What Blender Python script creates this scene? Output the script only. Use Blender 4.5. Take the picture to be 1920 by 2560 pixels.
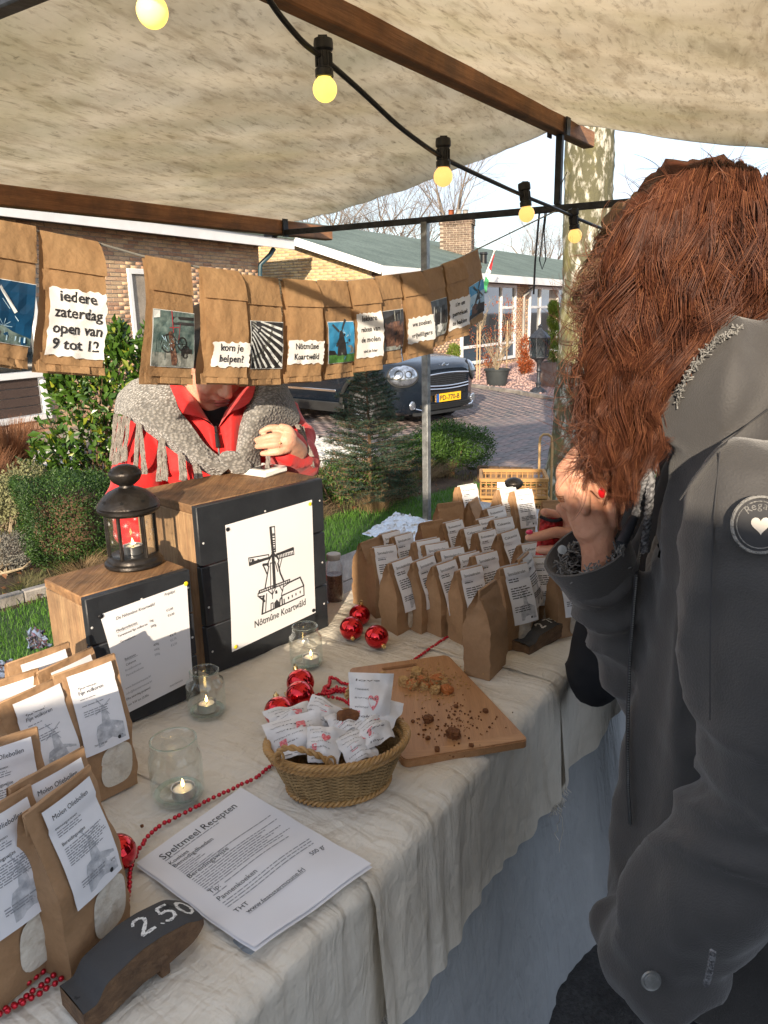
import bpy, math, random
import numpy as np
from mathutils import Matrix, Vector
PI = math.pi
rnd = random.Random(7)
rng = np.random.default_rng(7)
for o in list(bpy.data.objects): bpy.data.objects.remove(o)
sc = bpy.context.scene
C = sc.collection
# ------------------------------------------------------------------ camera
F_PX, PITCH, ROLL, EYE = 1900.0, math.radians(14.7), math.radians(1.2), 1.55
fw = np.array([0, math.cos(PITCH), -math.sin(PITCH)])
_r = np.array([1.0, 0, 0]); _u = np.cross(_r, fw)
rt = math.cos(ROLL) * _r - math.sin(ROLL) * _u
up = math.sin(ROLL) * _r + math.cos(ROLL) * _u
EYEV = np.array([0, 0, EYE])
cam = bpy.data.cameras.new('camera')
cam.sensor_fit = 'VERTICAL'; cam.sensor_height = 36.0; cam.lens = F_PX / 2560 * 36.0
cam.clip_start = 0.02; cam.clip_end = 900
camo = bpy.data.objects.new('camera', cam); C.objects.link(camo)
m = Matrix([[rt[i], up[i], -fw[i]] for i in range(3)]).to_4x4(); m.translation = EYEV
camo.matrix_world = m
sc.camera = camo
# ------------------------------------------------------------------ sky, sun, exposure
SUN_AZ = math.radians(191.0)      # compass style: 0 = +Y, 90 = +X (where the sun stands)
SUN_EL = math.radians(15.0)
sdir = np.array([math.sin(SUN_AZ) * math.cos(SUN_EL), math.cos(SUN_AZ) * math.cos(SUN_EL), math.sin(SUN_EL)])
w = bpy.data.worlds.new('World'); sc.world = w; w.use_nodes = True
nt = w.node_tree; nt.nodes.clear()
def _n(t, tree=None): return (tree or nt).nodes.new(t)
sky = _n('ShaderNodeTexSky'); sky.sky_type = 'NISHITA'; sky.sun_disc = False
sky.sun_elevation = SUN_EL; sky.sun_rotation = SUN_AZ
sky.air_density = 1.0; sky.dust_density = 1.2; sky.ozone_density = 1.6
tc = _n('ShaderNodeTexCoord'); mp = _n('ShaderNodeMapping'); mp.inputs['Scale'].default_value = (1.0, 1.0, 3.2)
cn = _n('ShaderNodeTexNoise'); cn.inputs['Scale'].default_value = 2.6; cn.inputs['Detail'].default_value = 8; cn.inputs['Roughness'].default_value = 0.55
cr = _n('ShaderNodeValToRGB'); cr.color_ramp.elements[0].position = 0.32; cr.color_ramp.elements[1].position = 0.58
cr.color_ramp.elements[0].color = (0.25, 0.25, 0.25, 1); cr.color_ramp.elements[1].color = (0.95, 0.95, 0.95, 1)
mx = _n('ShaderNodeMix'); mx.data_type = 'RGBA'; mx.inputs[7].default_value = (3.3, 3.55, 4.1, 1)
bg = _n('ShaderNodeBackground'); bg.inputs['Strength'].default_value = 0.125
out = _n('ShaderNodeOutputWorld')
L = nt.links.new
L(tc.outputs['Generated'], mp.inputs['Vector']); L(mp.outputs[0], cn.inputs['Vector']); L(cn.outputs['Fac'], cr.inputs['Fac'])
L(cr.outputs['Color'], mx.inputs[0]); L(sky.outputs[0], mx.inputs[6]); L(mx.outputs[2], bg.inputs['Color']); L(bg.outputs[0], out.inputs[0])
sun = bpy.data.lights.new('sun', 'SUN'); sun.energy = 3.5; sun.angle = math.radians(0.6); sun.color = (1.0, 0.84, 0.64)
suno = bpy.data.objects.new('sun', sun); C.objects.link(suno)
suno.rotation_euler = Vector(-sdir).to_track_quat('-Z', 'Y').to_euler()
vs = sc.view_settings; vs.view_transform = 'Standard'; vs.look = 'None'; vs.gamma = 1; vs.use_curve_mapping = False; vs.exposure = 1.36
sc.cycles.max_bounces = 8; sc.cycles.diffuse_bounces = 4; sc.cycles.transmission_bounces = 8; sc.cycles.transparent_max_bounces = 12
sc.cycles.sample_clamp_indirect = 6; sc.cycles.use_denoising = True; sc.cycles.caustics_refractive = False; sc.cycles.caustics_reflective = False
# ------------------------------------------------------------------ measuring helpers (photograph pixel -> point on a plane of the place)
def ray(x, y): return rt * (x - 960) / F_PX + up * (1280 - y) / F_PX + fw
def P(x, y, z):
 d = ray(x, y); return EYEV + d * ((z - EYE) / d[2])
def PD(x, y, Y):
 d = ray(x, y); return EYEV + d * (Y / d[1])
AZ = math.radians(34.3)
U = np.array([math.sin(AZ), math.cos(AZ), 0.0])      # along the stall
V = np.array([-math.cos(AZ), math.sin(AZ), 0.0])     # across the stall, away from the customers
Z = np.array([0, 0, 1.0])
def S(u, v, z): return U * u + V * v + Z * z          # stall coordinates -> world
def PL(x, y, p0, n):
 d = ray(x, y); return EYEV + d * (np.dot(np.array(p0) - EYEV, n) / np.dot(d, n))
TZ = 0.78
# ------------------------------------------------------------------ materials
def mat(name, col, rough=0.7, metal=0.0, vary=0.12, vscale=6.0, bump=0.0, bscale=60.0, col2=None, stretch=(1, 1, 1), detail=4,
  spec=0.4, emit=None, estr=0, trans=0.0, coat=0.0, sheen=0.0, sub=0.0, ramp=(0.35, 0.65), coord='Object', fine=0.0, aniso=0):
 m_ = bpy.data.materials.new(name); m_.use_nodes = True
 t = m_.node_tree; nd = t.nodes; b = nd['Principled BSDF']; l = t.links.new
 b.inputs['Roughness'].default_value = rough; b.inputs['Metallic'].default_value = metal
 b.inputs['Specular IOR Level'].default_value = spec
 b.inputs['Coat Weight'].default_value = coat
 b.inputs['Sheen Weight'].default_value = sheen
 if sub: b.inputs['Subsurface Weight'].default_value = sub; b.inputs['Subsurface Radius'].default_value = (0.012, 0.005, 0.003); b.inputs['Subsurface Scale'].default_value = 1.0
 tcn = nd.new('ShaderNodeTexCoord'); mpn = nd.new('ShaderNodeMapping'); mpn.inputs['Scale'].default_value = stretch
 l(tcn.outputs[coord], mpn.inputs['Vector'])
 c = tuple(col) + (1,)
 c2 = (tuple(col2) + (1,)) if col2 else tuple(max(0, x * (1 - vary * 1.6)) for x in col) + (1,)
 if not col2: c = tuple(min(1, x * (1 + vary * 0.7)) for x in col) + (1,)
 nz = nd.new('ShaderNodeTexNoise'); nz.inputs['Scale'].default_value = vscale; nz.inputs['Detail'].default_value = detail
 nz.inputs['Roughness'].default_value = 0.6
 l(mpn.outputs[0], nz.inputs['Vector'])
 rp = nd.new('ShaderNodeValToRGB'); rp.color_ramp.elements[0].position = ramp[0]; rp.color_ramp.elements[1].position = ramp[1]
 rp.color_ramp.elements[0].color = c2; rp.color_ramp.elements[1].color = c
 l(nz.outputs['Fac'], rp.inputs['Fac'])
 last = rp.outputs['Color']
 if fine:
  n2 = nd.new('ShaderNodeTexNoise'); n2.inputs['Scale'].default_value = vscale * 14; n2.inputs['Detail'].default_value = 3
  l(mpn.outputs[0], n2.inputs['Vector'])
  mr = nd.new('ShaderNodeMapRange'); mr.inputs[1].default_value = 0.3; mr.inputs[2].default_value = 0.7; mr.inputs[3].default_value = 1 - fine; mr.inputs[4].default_value = 1 + fine * .6
  l(n2.outputs['Fac'], mr.inputs[0])
  mm = nd.new('ShaderNodeMix'); mm.data_type = 'RGBA'; mm.blend_type = 'MULTIPLY'; mm.inputs[0].default_value = 1
  l(last, mm.inputs[6]); l(mr.outputs[0], mm.inputs[7]); last = mm.outputs[2]
 l(last, b.inputs['Base Color'])
 if emit: b.inputs['Emission Color'].default_value = tuple(emit) + (1,); b.inputs['Emission Strength'].default_value = estr
 if bump:
  bn = nd.new('ShaderNodeTexNoise'); bn.inputs['Scale'].default_value = bscale; bn.inputs['Detail'].default_value = 4
  l(mpn.outputs[0], bn.inputs['Vector'])
  bp = nd.new('ShaderNodeBump'); bp.inputs['Strength'].default_value = bump; bp.inputs['Distance'].default_value = 0.01
  l(bn.outputs['Fac'], bp.inputs['Height']); l(bp.outputs[0], b.inputs['Normal'])
 if trans:
  ob = nd['Material Output']; tr = nd.new('ShaderNodeBsdfTranslucent'); ms = nd.new('ShaderNodeMixShader'); ms.inputs[0].default_value = trans
  l(last, tr.inputs['Color']); l(b.outputs[0], ms.inputs[1]); l(tr.outputs[0], ms.inputs[2]); l(ms.outputs[0], ob.inputs['Surface'])
 return m_
def glass_mat(name, col=(0.985, 0.99, 0.985), rough=0.02):
 m_ = bpy.data.materials.new(name); m_.use_nodes = True
 t = m_.node_tree; nd = t.nodes; nd.remove(nd['Principled BSDF']); ob = nd['Material Output']
 fr = nd.new('ShaderNodeLayerWeight'); fr.inputs['Blend'].default_value = 0.35
 tp = nd.new('ShaderNodeBsdfTransparent'); tp.inputs['Color'].default_value = tuple(col) + (1,)
 gl = nd.new('ShaderNodeBsdfGlossy'); gl.inputs['Roughness'].default_value = rough; gl.inputs['Color'].default_value = (0.9, 0.95, 0.95, 1)
 ms = nd.new('ShaderNodeMixShader'); l = t.links.new
 ad = nd.new('ShaderNodeMapRange'); ad.inputs[1].default_value = 0; ad.inputs[2].default_value = 1; ad.inputs[3].default_value = 0.045; ad.inputs[4].default_value = 0.85
 pw = nd.new('ShaderNodeMath'); pw.operation = 'POWER'; pw.inputs[1].default_value = 2.1
 l(fr.outputs['Facing'], pw.inputs[0]); l(pw.outputs[0], ad.inputs[0])
 l(ad.outputs[0], ms.inputs[0]); l(tp.outputs[0], ms.inputs[1]); l(gl.outputs[0], ms.inputs[2]); l(ms.outputs[0], ob.inputs['Surface'])
 return m_
M = {}
M['ink'] = mat('ink', (0.03, 0.03, 0.035), 0.8, vary=0.1)
M['faint_ink'] = mat('faint_ink', (0.30, 0.31, 0.34), 0.8, vary=0.1)
M['paper'] = mat('paper', (0.80, 0.80, 0.83), 0.85, vary=0.02, vscale=3, trans=0.12)
M['label'] = mat('label_paper', (0.78, 0.79, 0.83), 0.8, vary=0.03, vscale=20)
M['label_print'] = mat('label_print', (0.62, 0.64, 0.68), 0.8, col2=(0.33, 0.35, 0.39), vscale=70, detail=5)
M['kraft'] = mat('kraft_paper', (0.43, 0.265, 0.145), 0.7, col2=(0.37, 0.22, 0.115), vscale=9, bump=0.5, bscale=28, fine=0.06, trans=0.12)
M['kraft_lit'] = mat('kraft_paper_garland', (0.46, 0.29, 0.15), 0.7, col2=(0.40, 0.24, 0.12), vscale=9, bump=0.55, bscale=24, fine=0.06, trans=0.25)
M['flour'] = mat('flour_behind_film', (0.66, 0.62, 0.54), 0.55, col2=(0.5, 0.44, 0.36), vscale=35, bump=0.35, bscale=120, ramp=(0.3, 0.5), coat=0.3)
M['film'] = mat('crumpled_film', (0.55, 0.50, 0.42), 0.28, col2=(0.42, 0.33, 0.24), vscale=30, bump=0.8, bscale=50, coat=0.5)
M['steel_dark'] = mat('dark_steel', (0.05, 0.055, 0.065), 0.5, 0.5, vary=0.3, vscale=25, bump=0.15)
M['galv'] = mat('galvanised_steel', (0.33, 0.34, 0.34), 0.45, 0.7, vary=0.25, vscale=30, bump=0.1)
M['black_plastic'] = mat('black_plastic', (0.012, 0.012, 0.013), 0.45, vary=0.2)
M['red_glass'] = mat('red_bauble', (0.62, 0.008, 0.018), 0.07, 0.9, vary=0.03, coat=0.6)
M['gold'] = mat('gold_cap', (0.75, 0.55, 0.25), 0.25, 1.0)
M['bead'] = mat('red_bead', (0.55, 0.012, 0.03), 0.2, 0.75, vary=0.05, coat=0.4)
M['wax'] = mat('wax', (0.85, 0.82, 0.76), 0.4, vary=0.03, sub=0.2)
M['alu'] = mat('aluminium_cup', (0.75, 0.76, 0.78), 0.28, 0.95, vary=0.1, vscale=60)
M['flame'] = mat('flame', (1, 0.7, 0.3), 0.5, emit=(1.0, 0.62, 0.2), estr=5)
M['glass'] = glass_mat('clear_glass')
def grain_mat(name, c1, c2, axis=0, scale=4.0, rough=0.7, bump=0.3, dirt=0.0, dirtcol=(0.05, 0.04, 0.03), fac=22):
 st = [fac, fac, fac]; st[axis] = 1.0
 m_ = mat(name, c1, rough, col2=c2, vscale=scale, stretch=tuple(st), bump=bump, bscale=scale * 3, detail=8, fine=0.18)
 if dirt:
  t = m_.node_tree; b = t.nodes['Principled BSDF']; src = b.inputs['Base Color'].links[0].from_socket
  n = t.nodes.new('ShaderNodeTexNoise'); n.inputs['Scale'].default_value = 9; n.inputs['Detail'].default_value = 7; n.inputs['Roughness'].default_value = .65
  tc_ = t.nodes.new('ShaderNodeTexCoord'); t.links.new(tc_.outputs['Object'], n.inputs['Vector'])
  r = t.nodes.new('ShaderNodeValToRGB'); r.color_ramp.elements[0].position = 0.42; r.color_ramp.elements[1].position = 0.66
  r.color_ramp.elements[0].color = (0, 0, 0, 1); r.color_ramp.elements[1].color = (dirt, dirt, dirt, 1)
  mm = t.nodes.new('ShaderNodeMix'); mm.data_type = 'RGBA'; mm.inputs[7].default_value = tuple(dirtcol) + (1,)
  t.links.new(n.outputs['Fac'], r.inputs['Fac']); t.links.new(r.outputs['Color'], mm.inputs[0]); t.links.new(src, mm.inputs[6]); t.links.new(mm.outputs[2], b.inputs['Base Color'])
 return m_
# ------------------------------------------------------------------ mesh helpers
BASE = {}
def thing(name, label, cat, loc, group=None, rz=0.0, kind=None):
 o = bpy.data.objects.new(name, None); o.empty_display_size = 0.05; C.objects.link(o)
 o.location = tuple(loc); o.rotation_euler = (0, 0, rz)
 o['label'] = label; o['category'] = cat
 if group: o['group'] = group
 BASE[o.name] = np.array(loc, float)
 return o
def tag(o, label=None, cat=None, group=None, kind=None):
 if label: o['label'] = label
 if cat: o['category'] = cat
 if group: o['group'] = group
 if kind: o['kind'] = kind
 return o
class MB:
 def __init__(s): s.v = []; s.f = []; s.mi = []; s.n = 0
 def add(s, v, f, mi=0):
  v = np.asarray(v, float).reshape(-1, 3); s.v.append(v)
  for q in f: s.f.append(tuple(int(i) + s.n for i in q))
  s.mi.extend([mi] * len(f)); s.n += len(v); return s
 def box(s, c, d, R=None, mi=0):
  h = np.array(d) / 2.0
  v = np.array([[x, y, z] for z in (-1, 1) for y in (-1, 1) for x in (-1, 1)]) * h
  if R is not None: v = v @ np.array(R).T
  return s.add(v + np.array(c), [(0, 2, 3, 1), (4, 5, 7, 6), (0, 1, 5, 4), (2, 6, 7, 3), (0, 4, 6, 2), (1, 3, 7, 5)], mi)
 def bbox(s, c, d, R=None, b=0.003, mi=0):      # box with chamfered edges
  h = np.array(d) / 2.0; b = min(b, min(h) * 0.8); vs_ = []; idx = {}
  for sx in (-1, 1):
   for sy in (-1, 1):
    for sz in (-1, 1):
     for a in range(3):
      p = np.array([sx, sy, sz]) * (h - b); p[a] = (sx, sy, sz)[a] * h[a]
      idx[(sx, sy, sz, a)] = len(vs_); vs_.append(p)
  v = np.array(vs_); f = []
  for a in range(3):
   o1, o2 = (a + 1) % 3, (a + 2) % 3
   for sg in (-1, 1):
    q = []
    for s1, s2 in ((-1, -1), (1, -1), (1, 1), (-1, 1)):
     k = [0, 0, 0]; k[a] = sg; k[o1] = s1; k[o2] = s2; q.append(idx[(k[0], k[1], k[2], a)])
    f.append(q if sg > 0 else q[::-1])
  for a in range(3):
   o1, o2 = (a + 1) % 3, (a + 2) % 3
   for s1 in (-1, 1):
    for s2 in (-1, 1):
     def g(e, ax):
      k = [0, 0, 0]; k[a] = e; k[o1] = s1; k[o2] = s2; return idx[(k[0], k[1], k[2], ax)]
     q = [g(-1, o1), g(1, o1), g(1, o2), g(-1, o2)]
     f.append(q if s1 * s2 < 0 else q[::-1])
  for sx in (-1, 1):
   for sy in (-1, 1):
    for sz in (-1, 1):
     q = [idx[(sx, sy, sz, a)] for a in range(3)]; f.append(q if sx * sy * sz > 0 else q[::-1])
  if R is not None: v = v @ np.array(R).T
  return s.add(v + np.array(c), f, mi)
 def tube(s, pts, r, n=8, caps=True, mi=0, flat=1.0):
  pts = np.asarray(pts, float); k = len(pts); r = np.broadcast_to(np.asarray(r, float), (k,))
  t = np.gradient(pts, axis=0); t /= np.linalg.norm(t, axis=1)[:, None] + 1e-12
  ref = np.array([0, 0, 1.0]) if abs(t[0][2]) < 0.9 else np.array([1.0, 0, 0])
  a = np.cross(t[0], ref); a /= np.linalg.norm(a); vs_ = []
  an = np.linspace(0, 2 * PI, n, endpoint=False)
  for i in range(k):
   a = a - t[i] * np.dot(a, t[i]); a /= np.linalg.norm(a) + 1e-12; b = np.cross(t[i], a)
   vs_.append(pts[i] + r[i] * (np.cos(an)[:, None] * a + flat * np.sin(an)[:, None] * b))
  f = [(i * n + j, i * n + (j + 1) % n, (i + 1) * n + (j + 1) % n, (i + 1) * n + j) for i in range(k - 1) for j in range(n)]
  if caps: f += [tuple(range(n))[::-1], tuple((k - 1) * n + j for j in range(n))]
  return s.add(np.concatenate(vs_), f, mi)
 def lathe(s, prof, n=24, c=(0, 0, 0), mi=0, ax=None, sx=1, sy=1, cap=True):
  prof = np.asarray(prof, float); an = np.linspace(0, 2 * PI, n, endpoint=False)
  v = np.array([[p[0] * math.cos(a) * sx, p[0] * math.sin(a) * sy, p[1]] for p in prof for a in an])
  if ax is not None: v = v @ np.array(ax).T
  k = len(prof)
  f = [(i * n + j, i * n + (j + 1) % n, (i + 1) * n + (j + 1) % n, (i + 1) * n + j) for i in range(k - 1) for j in range(n)]
  if cap and prof[0][0] > 1e-6: f.append(tuple(range(n))[::-1])
  if cap and prof[-1][0] > 1e-6: f.append(tuple((k - 1) * n + j for j in range(n)))
  return s.add(v + np.array(c), f, mi)
 def grid(s, fn, nu, nv, mi=0, thick=None):
  v = np.array([fn(i / nu, j / nv) for j in range(nv + 1) for i in range(nu + 1)], float)
  w_ = nu + 1
  f = [(j * w_ + i, j * w_ + i + 1, (j + 1) * w_ + i + 1, (j + 1) * w_ + i) for j in range(nv) for i in range(nu)]
  s.add(v, f, mi)
  if thick is not None:
   v2 = v + np.array(thick); s.add(v2, [q[::-1] for q in f], mi)
   o = s.n - 2 * len(v); e = [j for j in range(w_)] + [j * w_ + nu for j in range(1, nv + 1)] + [nv * w_ + i for i in range(nu - 1, -1, -1)] + [j * w_ for j in range(nv - 1, 0, -1)]
   for a, b in zip(e, e[1:] + e[:1]):
    s.f.append((o + b, o + a, o + len(v) + a, o + len(v) + b)); s.mi.append(mi)
  return s
 def poly(s, pts, mi=0): return s.add(pts, [tuple(range(len(pts)))], mi)
 def prism(s, pts, ext, mi=0):
  p = np.asarray(pts, float); n = len(p); q = p + np.array(ext)
  return s.add(np.concatenate([p, q]), [tuple(range(n))[::-1], tuple(range(n, 2 * n))] + [(i, (i + 1) % n, n + (i + 1) % n, n + i) for i in range(n)], mi)
 def ico(s, c, r, mi=0, jit=0.0, sc3=(1, 1, 1), g=None):
  ph = (1 + 5 ** .5) / 2
  v = np.array([(-1, ph, 0), (1, ph, 0), (-1, -ph, 0), (1, -ph, 0), (0, -1, ph), (0, 1, ph), (0, -1, -ph), (0, 1, -ph), (ph, 0, -1), (ph, 0, 1), (-ph, 0, -1), (-ph, 0, 1)]) / 1.902
  f = [(0, 11, 5), (0, 5, 1), (0, 1, 7), (0, 7, 10), (0, 10, 11), (1, 5, 9), (5, 11, 4), (11, 10, 2), (10, 7, 6), (7, 1, 8), (3, 9, 4), (3, 4, 2), (3, 2, 6), (3, 6, 8), (3, 8, 9), (4, 9, 5), (2, 4, 11), (6, 2, 10), (8, 6, 7), (9, 8, 1)]
  if jit: v = v * (1 + (g or rng).uniform(-jit, jit, (12, 1)))
  return s.add(v * r * np.array(sc3) + np.array(c), f, mi)
 def mesh(s, name, mats, smooth=True, off=None):
  v = np.concatenate(s.v) if s.v else np.zeros((0, 3))
  if off is not None: v = v - off
  me = bpy.data.meshes.new(name); me.from_pydata(v.tolist(), [], s.f)
  if not isinstance(mats, (list, tuple)): mats = [mats]
  for q in mats: me.materials.append(M[q] if isinstance(q, str) else q)
  if len(mats) > 1: me.polygons.foreach_set('material_index', s.mi)
  if smooth:
   me.polygons.foreach_set('use_smooth', [True] * len(me.polygons))
   if smooth != 'all': me.set_sharp_from_angle(angle=math.radians(38 if smooth is True else smooth))
  me.validate(); me.update(); return me
 def build(s, name, mats, parent=None, smooth=True, world=True, **kw):
  off = None
  if parent is not None and world: off = BASE[parent.name]
  me = s.mesh(name, mats, smooth, off)
  o = bpy.data.objects.new(name, me); C.objects.link(o)
  if parent is not None:
   o.parent = parent; BASE[o.name] = BASE[parent.name]
  else: BASE[o.name] = np.zeros(3)
  return tag(o, **kw)
def fast_mesh(name, verts, faces, mats, parent=None, smooth=False, midx=None, world=True, **kw):
 """numpy arrays of equal sized faces -> one mesh object"""
 verts = np.asarray(verts, np.float64); faces = np.asarray(faces, np.int32)
 if parent is not None and world: verts = verts - BASE[parent.name]
 me = bpy.data.meshes.new(name); nf, k = faces.shape
 me.vertices.add(len(verts)); me.vertices.foreach_set('co', verts.astype(np.float32).ravel())
 me.loops.add(nf * k); me.loops.foreach_set('vertex_index', faces.ravel())
 me.polygons.add(nf); me.polygons.foreach_set('loop_start', np.arange(0, nf * k, k, dtype=np.int32))
 if not isinstance(mats, (list, tuple)): mats = [mats]
 for q in mats: me.materials.append(M[q] if isinstance(q, str) else q)
 if midx is not None: me.polygons.foreach_set('material_index', np.asarray(midx, np.int32))
 if smooth: me.polygons.foreach_set('use_smooth', np.ones(nf, bool))
 me.update(calc_edges=True); me.validate()
 o = bpy.data.objects.new(name, me); C.objects.link(o)
 if parent is not None: o.parent = parent; BASE[o.name] = BASE[parent.name]
 else: BASE[o.name] = np.zeros(3)
 return tag(o, **kw)
def inst(name, me, parent=None, loc=(0, 0, 0), rot=None, scale=None, **kw):
 o = bpy.data.objects.new(name, me); C.objects.link(o)
 if parent is not None: o.parent = parent; BASE[o.name] = BASE[parent.name]
 o.location = tuple(loc)
 if rot is not None: o.rotation_euler = tuple(rot)
 if scale is not None: o.scale = (scale,) * 3 if isinstance(scale, (int, float)) else tuple(scale)
 return tag(o, **kw)
def copy_tree(o, parent=None):
 c = o.copy(); C.objects.link(c); c.parent = parent; BASE[c.name] = BASE.get(o.name, np.zeros(3))
 for ch in list(o.children): copy_tree(ch, c)
 return c
def frame(x, z=(0, 0, 1)):
 """rotation matrix (columns x, y, z)"""
 x = np.array(x, float); x /= np.linalg.norm(x); z = np.array(z, float); z = z - x * np.dot(x, z); z /= np.linalg.norm(z)
 return np.stack([x, np.cross(z, x), z], 1)
def rotz(a): c, s_ = math.cos(a), math.sin(a); return np.array([[c, -s_, 0], [s_, c, 0], [0, 0, 1]])
def rotx(a): c, s_ = math.cos(a), math.sin(a); return np.array([[1, 0, 0], [0, c, -s_], [0, s_, c]])
def roty(a): c, s_ = math.cos(a), math.sin(a); return np.array([[c, 0, s_], [0, 1, 0], [-s_, 0, c]])
# smooth pseudo noise for shaping meshes
_ph = rng.uniform(0, 2 * PI, (60, 4)); _dr = rng.normal(0, 1, (60, 3))
def wob(p, sc_=1.0, k0=0, n=6):
 p = np.asarray(p, float); r = 0
 for i in range(n):
  j = (k0 + i) % 60; r = r + math.sin(np.dot(_dr[j], p) * sc_ * (1 + 0.5 * i) + _ph[j][0]) / (1 + 0.5 * i)
 return r / 2.0
def wobv(p, sc_=1.0, k0=0, n=6):
 p = np.asarray(p, float); r = np.zeros(len(p))
 for i in range(n):
  j = (k0 + i) % 60; r += np.sin(p @ _dr[j] * sc_ * (1 + 0.5 * i) + _ph[j][0]) / (1 + 0.5 * i)
 return r / 2.0
# text -> 2D outline mesh
_tc = {}
def text2d(s_, bold=0.0, spacing=1.0):
 key = (s_, bold, spacing)
 if key in _tc: return _tc[key]
 cu = bpy.data.curves.new('lettering', 'FONT'); cu.body = s_; cu.size = 1.0; cu.offset = bold; cu.resolution_u = 2
 cu.space_character = spacing; cu.fill_mode = 'FRONT'
 o = bpy.data.objects.new('lettering', cu); me = o.to_mesh()
 v = np.zeros(len(me.vertices) * 3); me.vertices.foreach_get('co', v); v = v.reshape(-1, 3)[:, :2].copy()
 f = [tuple(p.vertices) for p in me.polygons]
 o.to_mesh_clear(); bpy.data.objects.remove(o); bpy.data.curves.remove(cu)
 if len(v): v[:, 0] -= v[:, 0].min()
 _tc[key] = (v, f); return _tc[key]
def put_text(mb, s_, x, y, h, fn, bold=0.0, align='l', mi=0, shear=0.0, spacing=1.0, width=None, sx=1.0):
 """text with cap height about 0.7 h; fn maps 2D sheet coordinates to 3D"""
 v, f = text2d(s_, bold, spacing)
 if not len(v): return
 v = v * h; v[:, 0] *= sx; wd = v[:, 0].max()
 if width: v[:, 0] *= width / wd; wd = width
 v[:, 0] += shear * v[:, 1]
 if align == 'c': v[:, 0] -= wd / 2
 if align == 'r': v[:, 0] -= wd
 v = v + np.array([x, y])
 mb.add([fn(a, b) for a, b in v], f, mi)
def put_lines(mb, x0, x1, y0, dy, n, h, fn, seed=0, mi=0, ragged=0.25):
 """rows of tiny words too small to read"""
 g = random.Random(seed)
 for i in range(n):
  y = y0 - i * dy; x = x0; xe = x1 - g.random() ** 2 * ragged * (x1 - x0)
  while x < xe:
   w_ = g.uniform(1.2, 5.0) * h
   a, b = x, min(x + w_, xe)
   mb.add([fn(a, y), fn(b, y), fn(b, y + h * .55), fn(a, y + h * .55)], [(0, 1, 2, 3)], mi)
   x = b + h * 0.6
def stroke(mb, pts, w_, fn, mi=0):
 for a, b in zip(pts[:-1], pts[1:]):
  a = np.array(a, float); b = np.array(b, float); d = b - a; l_ = np.linalg.norm(d)
  if l_ < 1e-9: continue
  n = np.array([-d[1], d[0]]) / l_ * w_ / 2; e = d / l_ * w_ * 0.3
  mb.add([fn(*(a - n - e)), fn(*(b - n + e)), fn(*(b + n + e)), fn(*(a + n - e))], [(0, 1, 2, 3)], mi)
# ================================================================== SETTING
M['asphalt'] = mat('asphalt', (0.045, 0.045, 0.047), 0.85, col2=(0.022, 0.022, 0.024), vscale=8, bump=0.9, bscale=220, fine=0.5)
M['soil'] = mat('soil', (0.10, 0.065, 0.04), 0.95, col2=(0.045, 0.028, 0.018), vscale=5, bump=1, bscale=40, fine=0.4)
M['grass_base'] = mat('turf', (0.07, 0.13, 0.03), 0.9, col2=(0.04, 0.07, 0.02), vscale=3, bump=1, bscale=60, fine=0.3)
M['grass'] = mat('grass_blade', (0.115, 0.26, 0.035), 0.55, col2=(0.06, 0.15, 0.02), vscale=1.6, trans=0.35, spec=0.3)
M['joint_sand'] = mat('joint_sand', (0.11, 0.10, 0.09), 0.95, vary=0.2, bump=0.5)
M['paver_a'] = mat('paver', (0.23, 0.175, 0.165), 0.8, col2=(0.17, 0.14, 0.135), vscale=0.9, bump=0.4, bscale=60, fine=0.25)
M['paver_b'] = mat('paver_dark', (0.18, 0.155, 0.15), 0.8, col2=(0.13, 0.12, 0.12), vscale=1.1, bump=0.4, bscale=60, fine=0.25)
M['pink_base'] = mat('pink_grit', (0.40, 0.27, 0.24), 0.9, col2=(0.27, 0.17, 0.15), vscale=9, bump=1, bscale=70, fine=0.4)
M['pink_stone'] = mat('pink_stone', (0.48, 0.33, 0.29), 0.85, col2=(0.30, 0.20, 0.18), vscale=3)
M['white_stone'] = mat('white_stone', (0.62, 0.60, 0.56), 0.8, col2=(0.42, 0.40, 0.37), vscale=5)
M['sand'] = mat('pale_sand', (0.42, 0.36, 0.29), 0.95, col2=(0.30, 0.25, 0.20), vscale=6, bump=0.8, bscale=50, fine=0.3)
M['kerb'] = mat('kerb_stone', (0.24, 0.22, 0.20), 0.85, vary=0.25, vscale=4, bump=0.4)
def sheet(name, pts, z, mt, **kw):
 mb = MB(); mb.poly([(p[0], p[1], z) for p in pts]); return mb.build(name, mt, None, smooth=False, kind='structure', **kw)
def SUV(*uv): return [S(a, b, 0) for a, b in uv]
sheet('ground', [(-300, -60), (300, -60), (300, 420), (-300, 420)], 0, 'soil')
sheet('asphalt_pavement', SUV((-8, -12), (30, -12), (30, -1.2), (9, 1.42), (-8, 1.42)), 0.004, 'asphalt')
LAWN = SUV((-5, 1.426), (8.9, 1.426), (7.4, 1.9), (6.35, 2.6), (6.3, 3.1), (4.56, 3.6), (2.2, 3.9), (-5, 5.0))
lawn = sheet('lawn', LAWN, 0.008, 'grass_base')
DRV = SUV((6.45, 2.75), (6.75, 3.35), (7.05, 4.7), (7.7, 6.3), (8.3, 8.4), (7.0, 16), (17, 16), (14.3, 7.7), (13.2, 5.85), (12.3, 4.75), (11.9, 3.2), (12.8, 1.5), (8.9, 1.5), (7.4, 1.95), (6.5, 2.6))
sheet('driveway_base', DRV, 0.012, 'joint_sand')
GRV = SUV((11.95, 3.2), (12.38, 4.75), (13.28, 5.85), (14.4, 7.7), (16.9, 15.8), (26, 16), (30, 4), (16, 1.5))
sheet('pink_gravel_bed', GRV, 0.016, 'pink_base')
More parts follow.
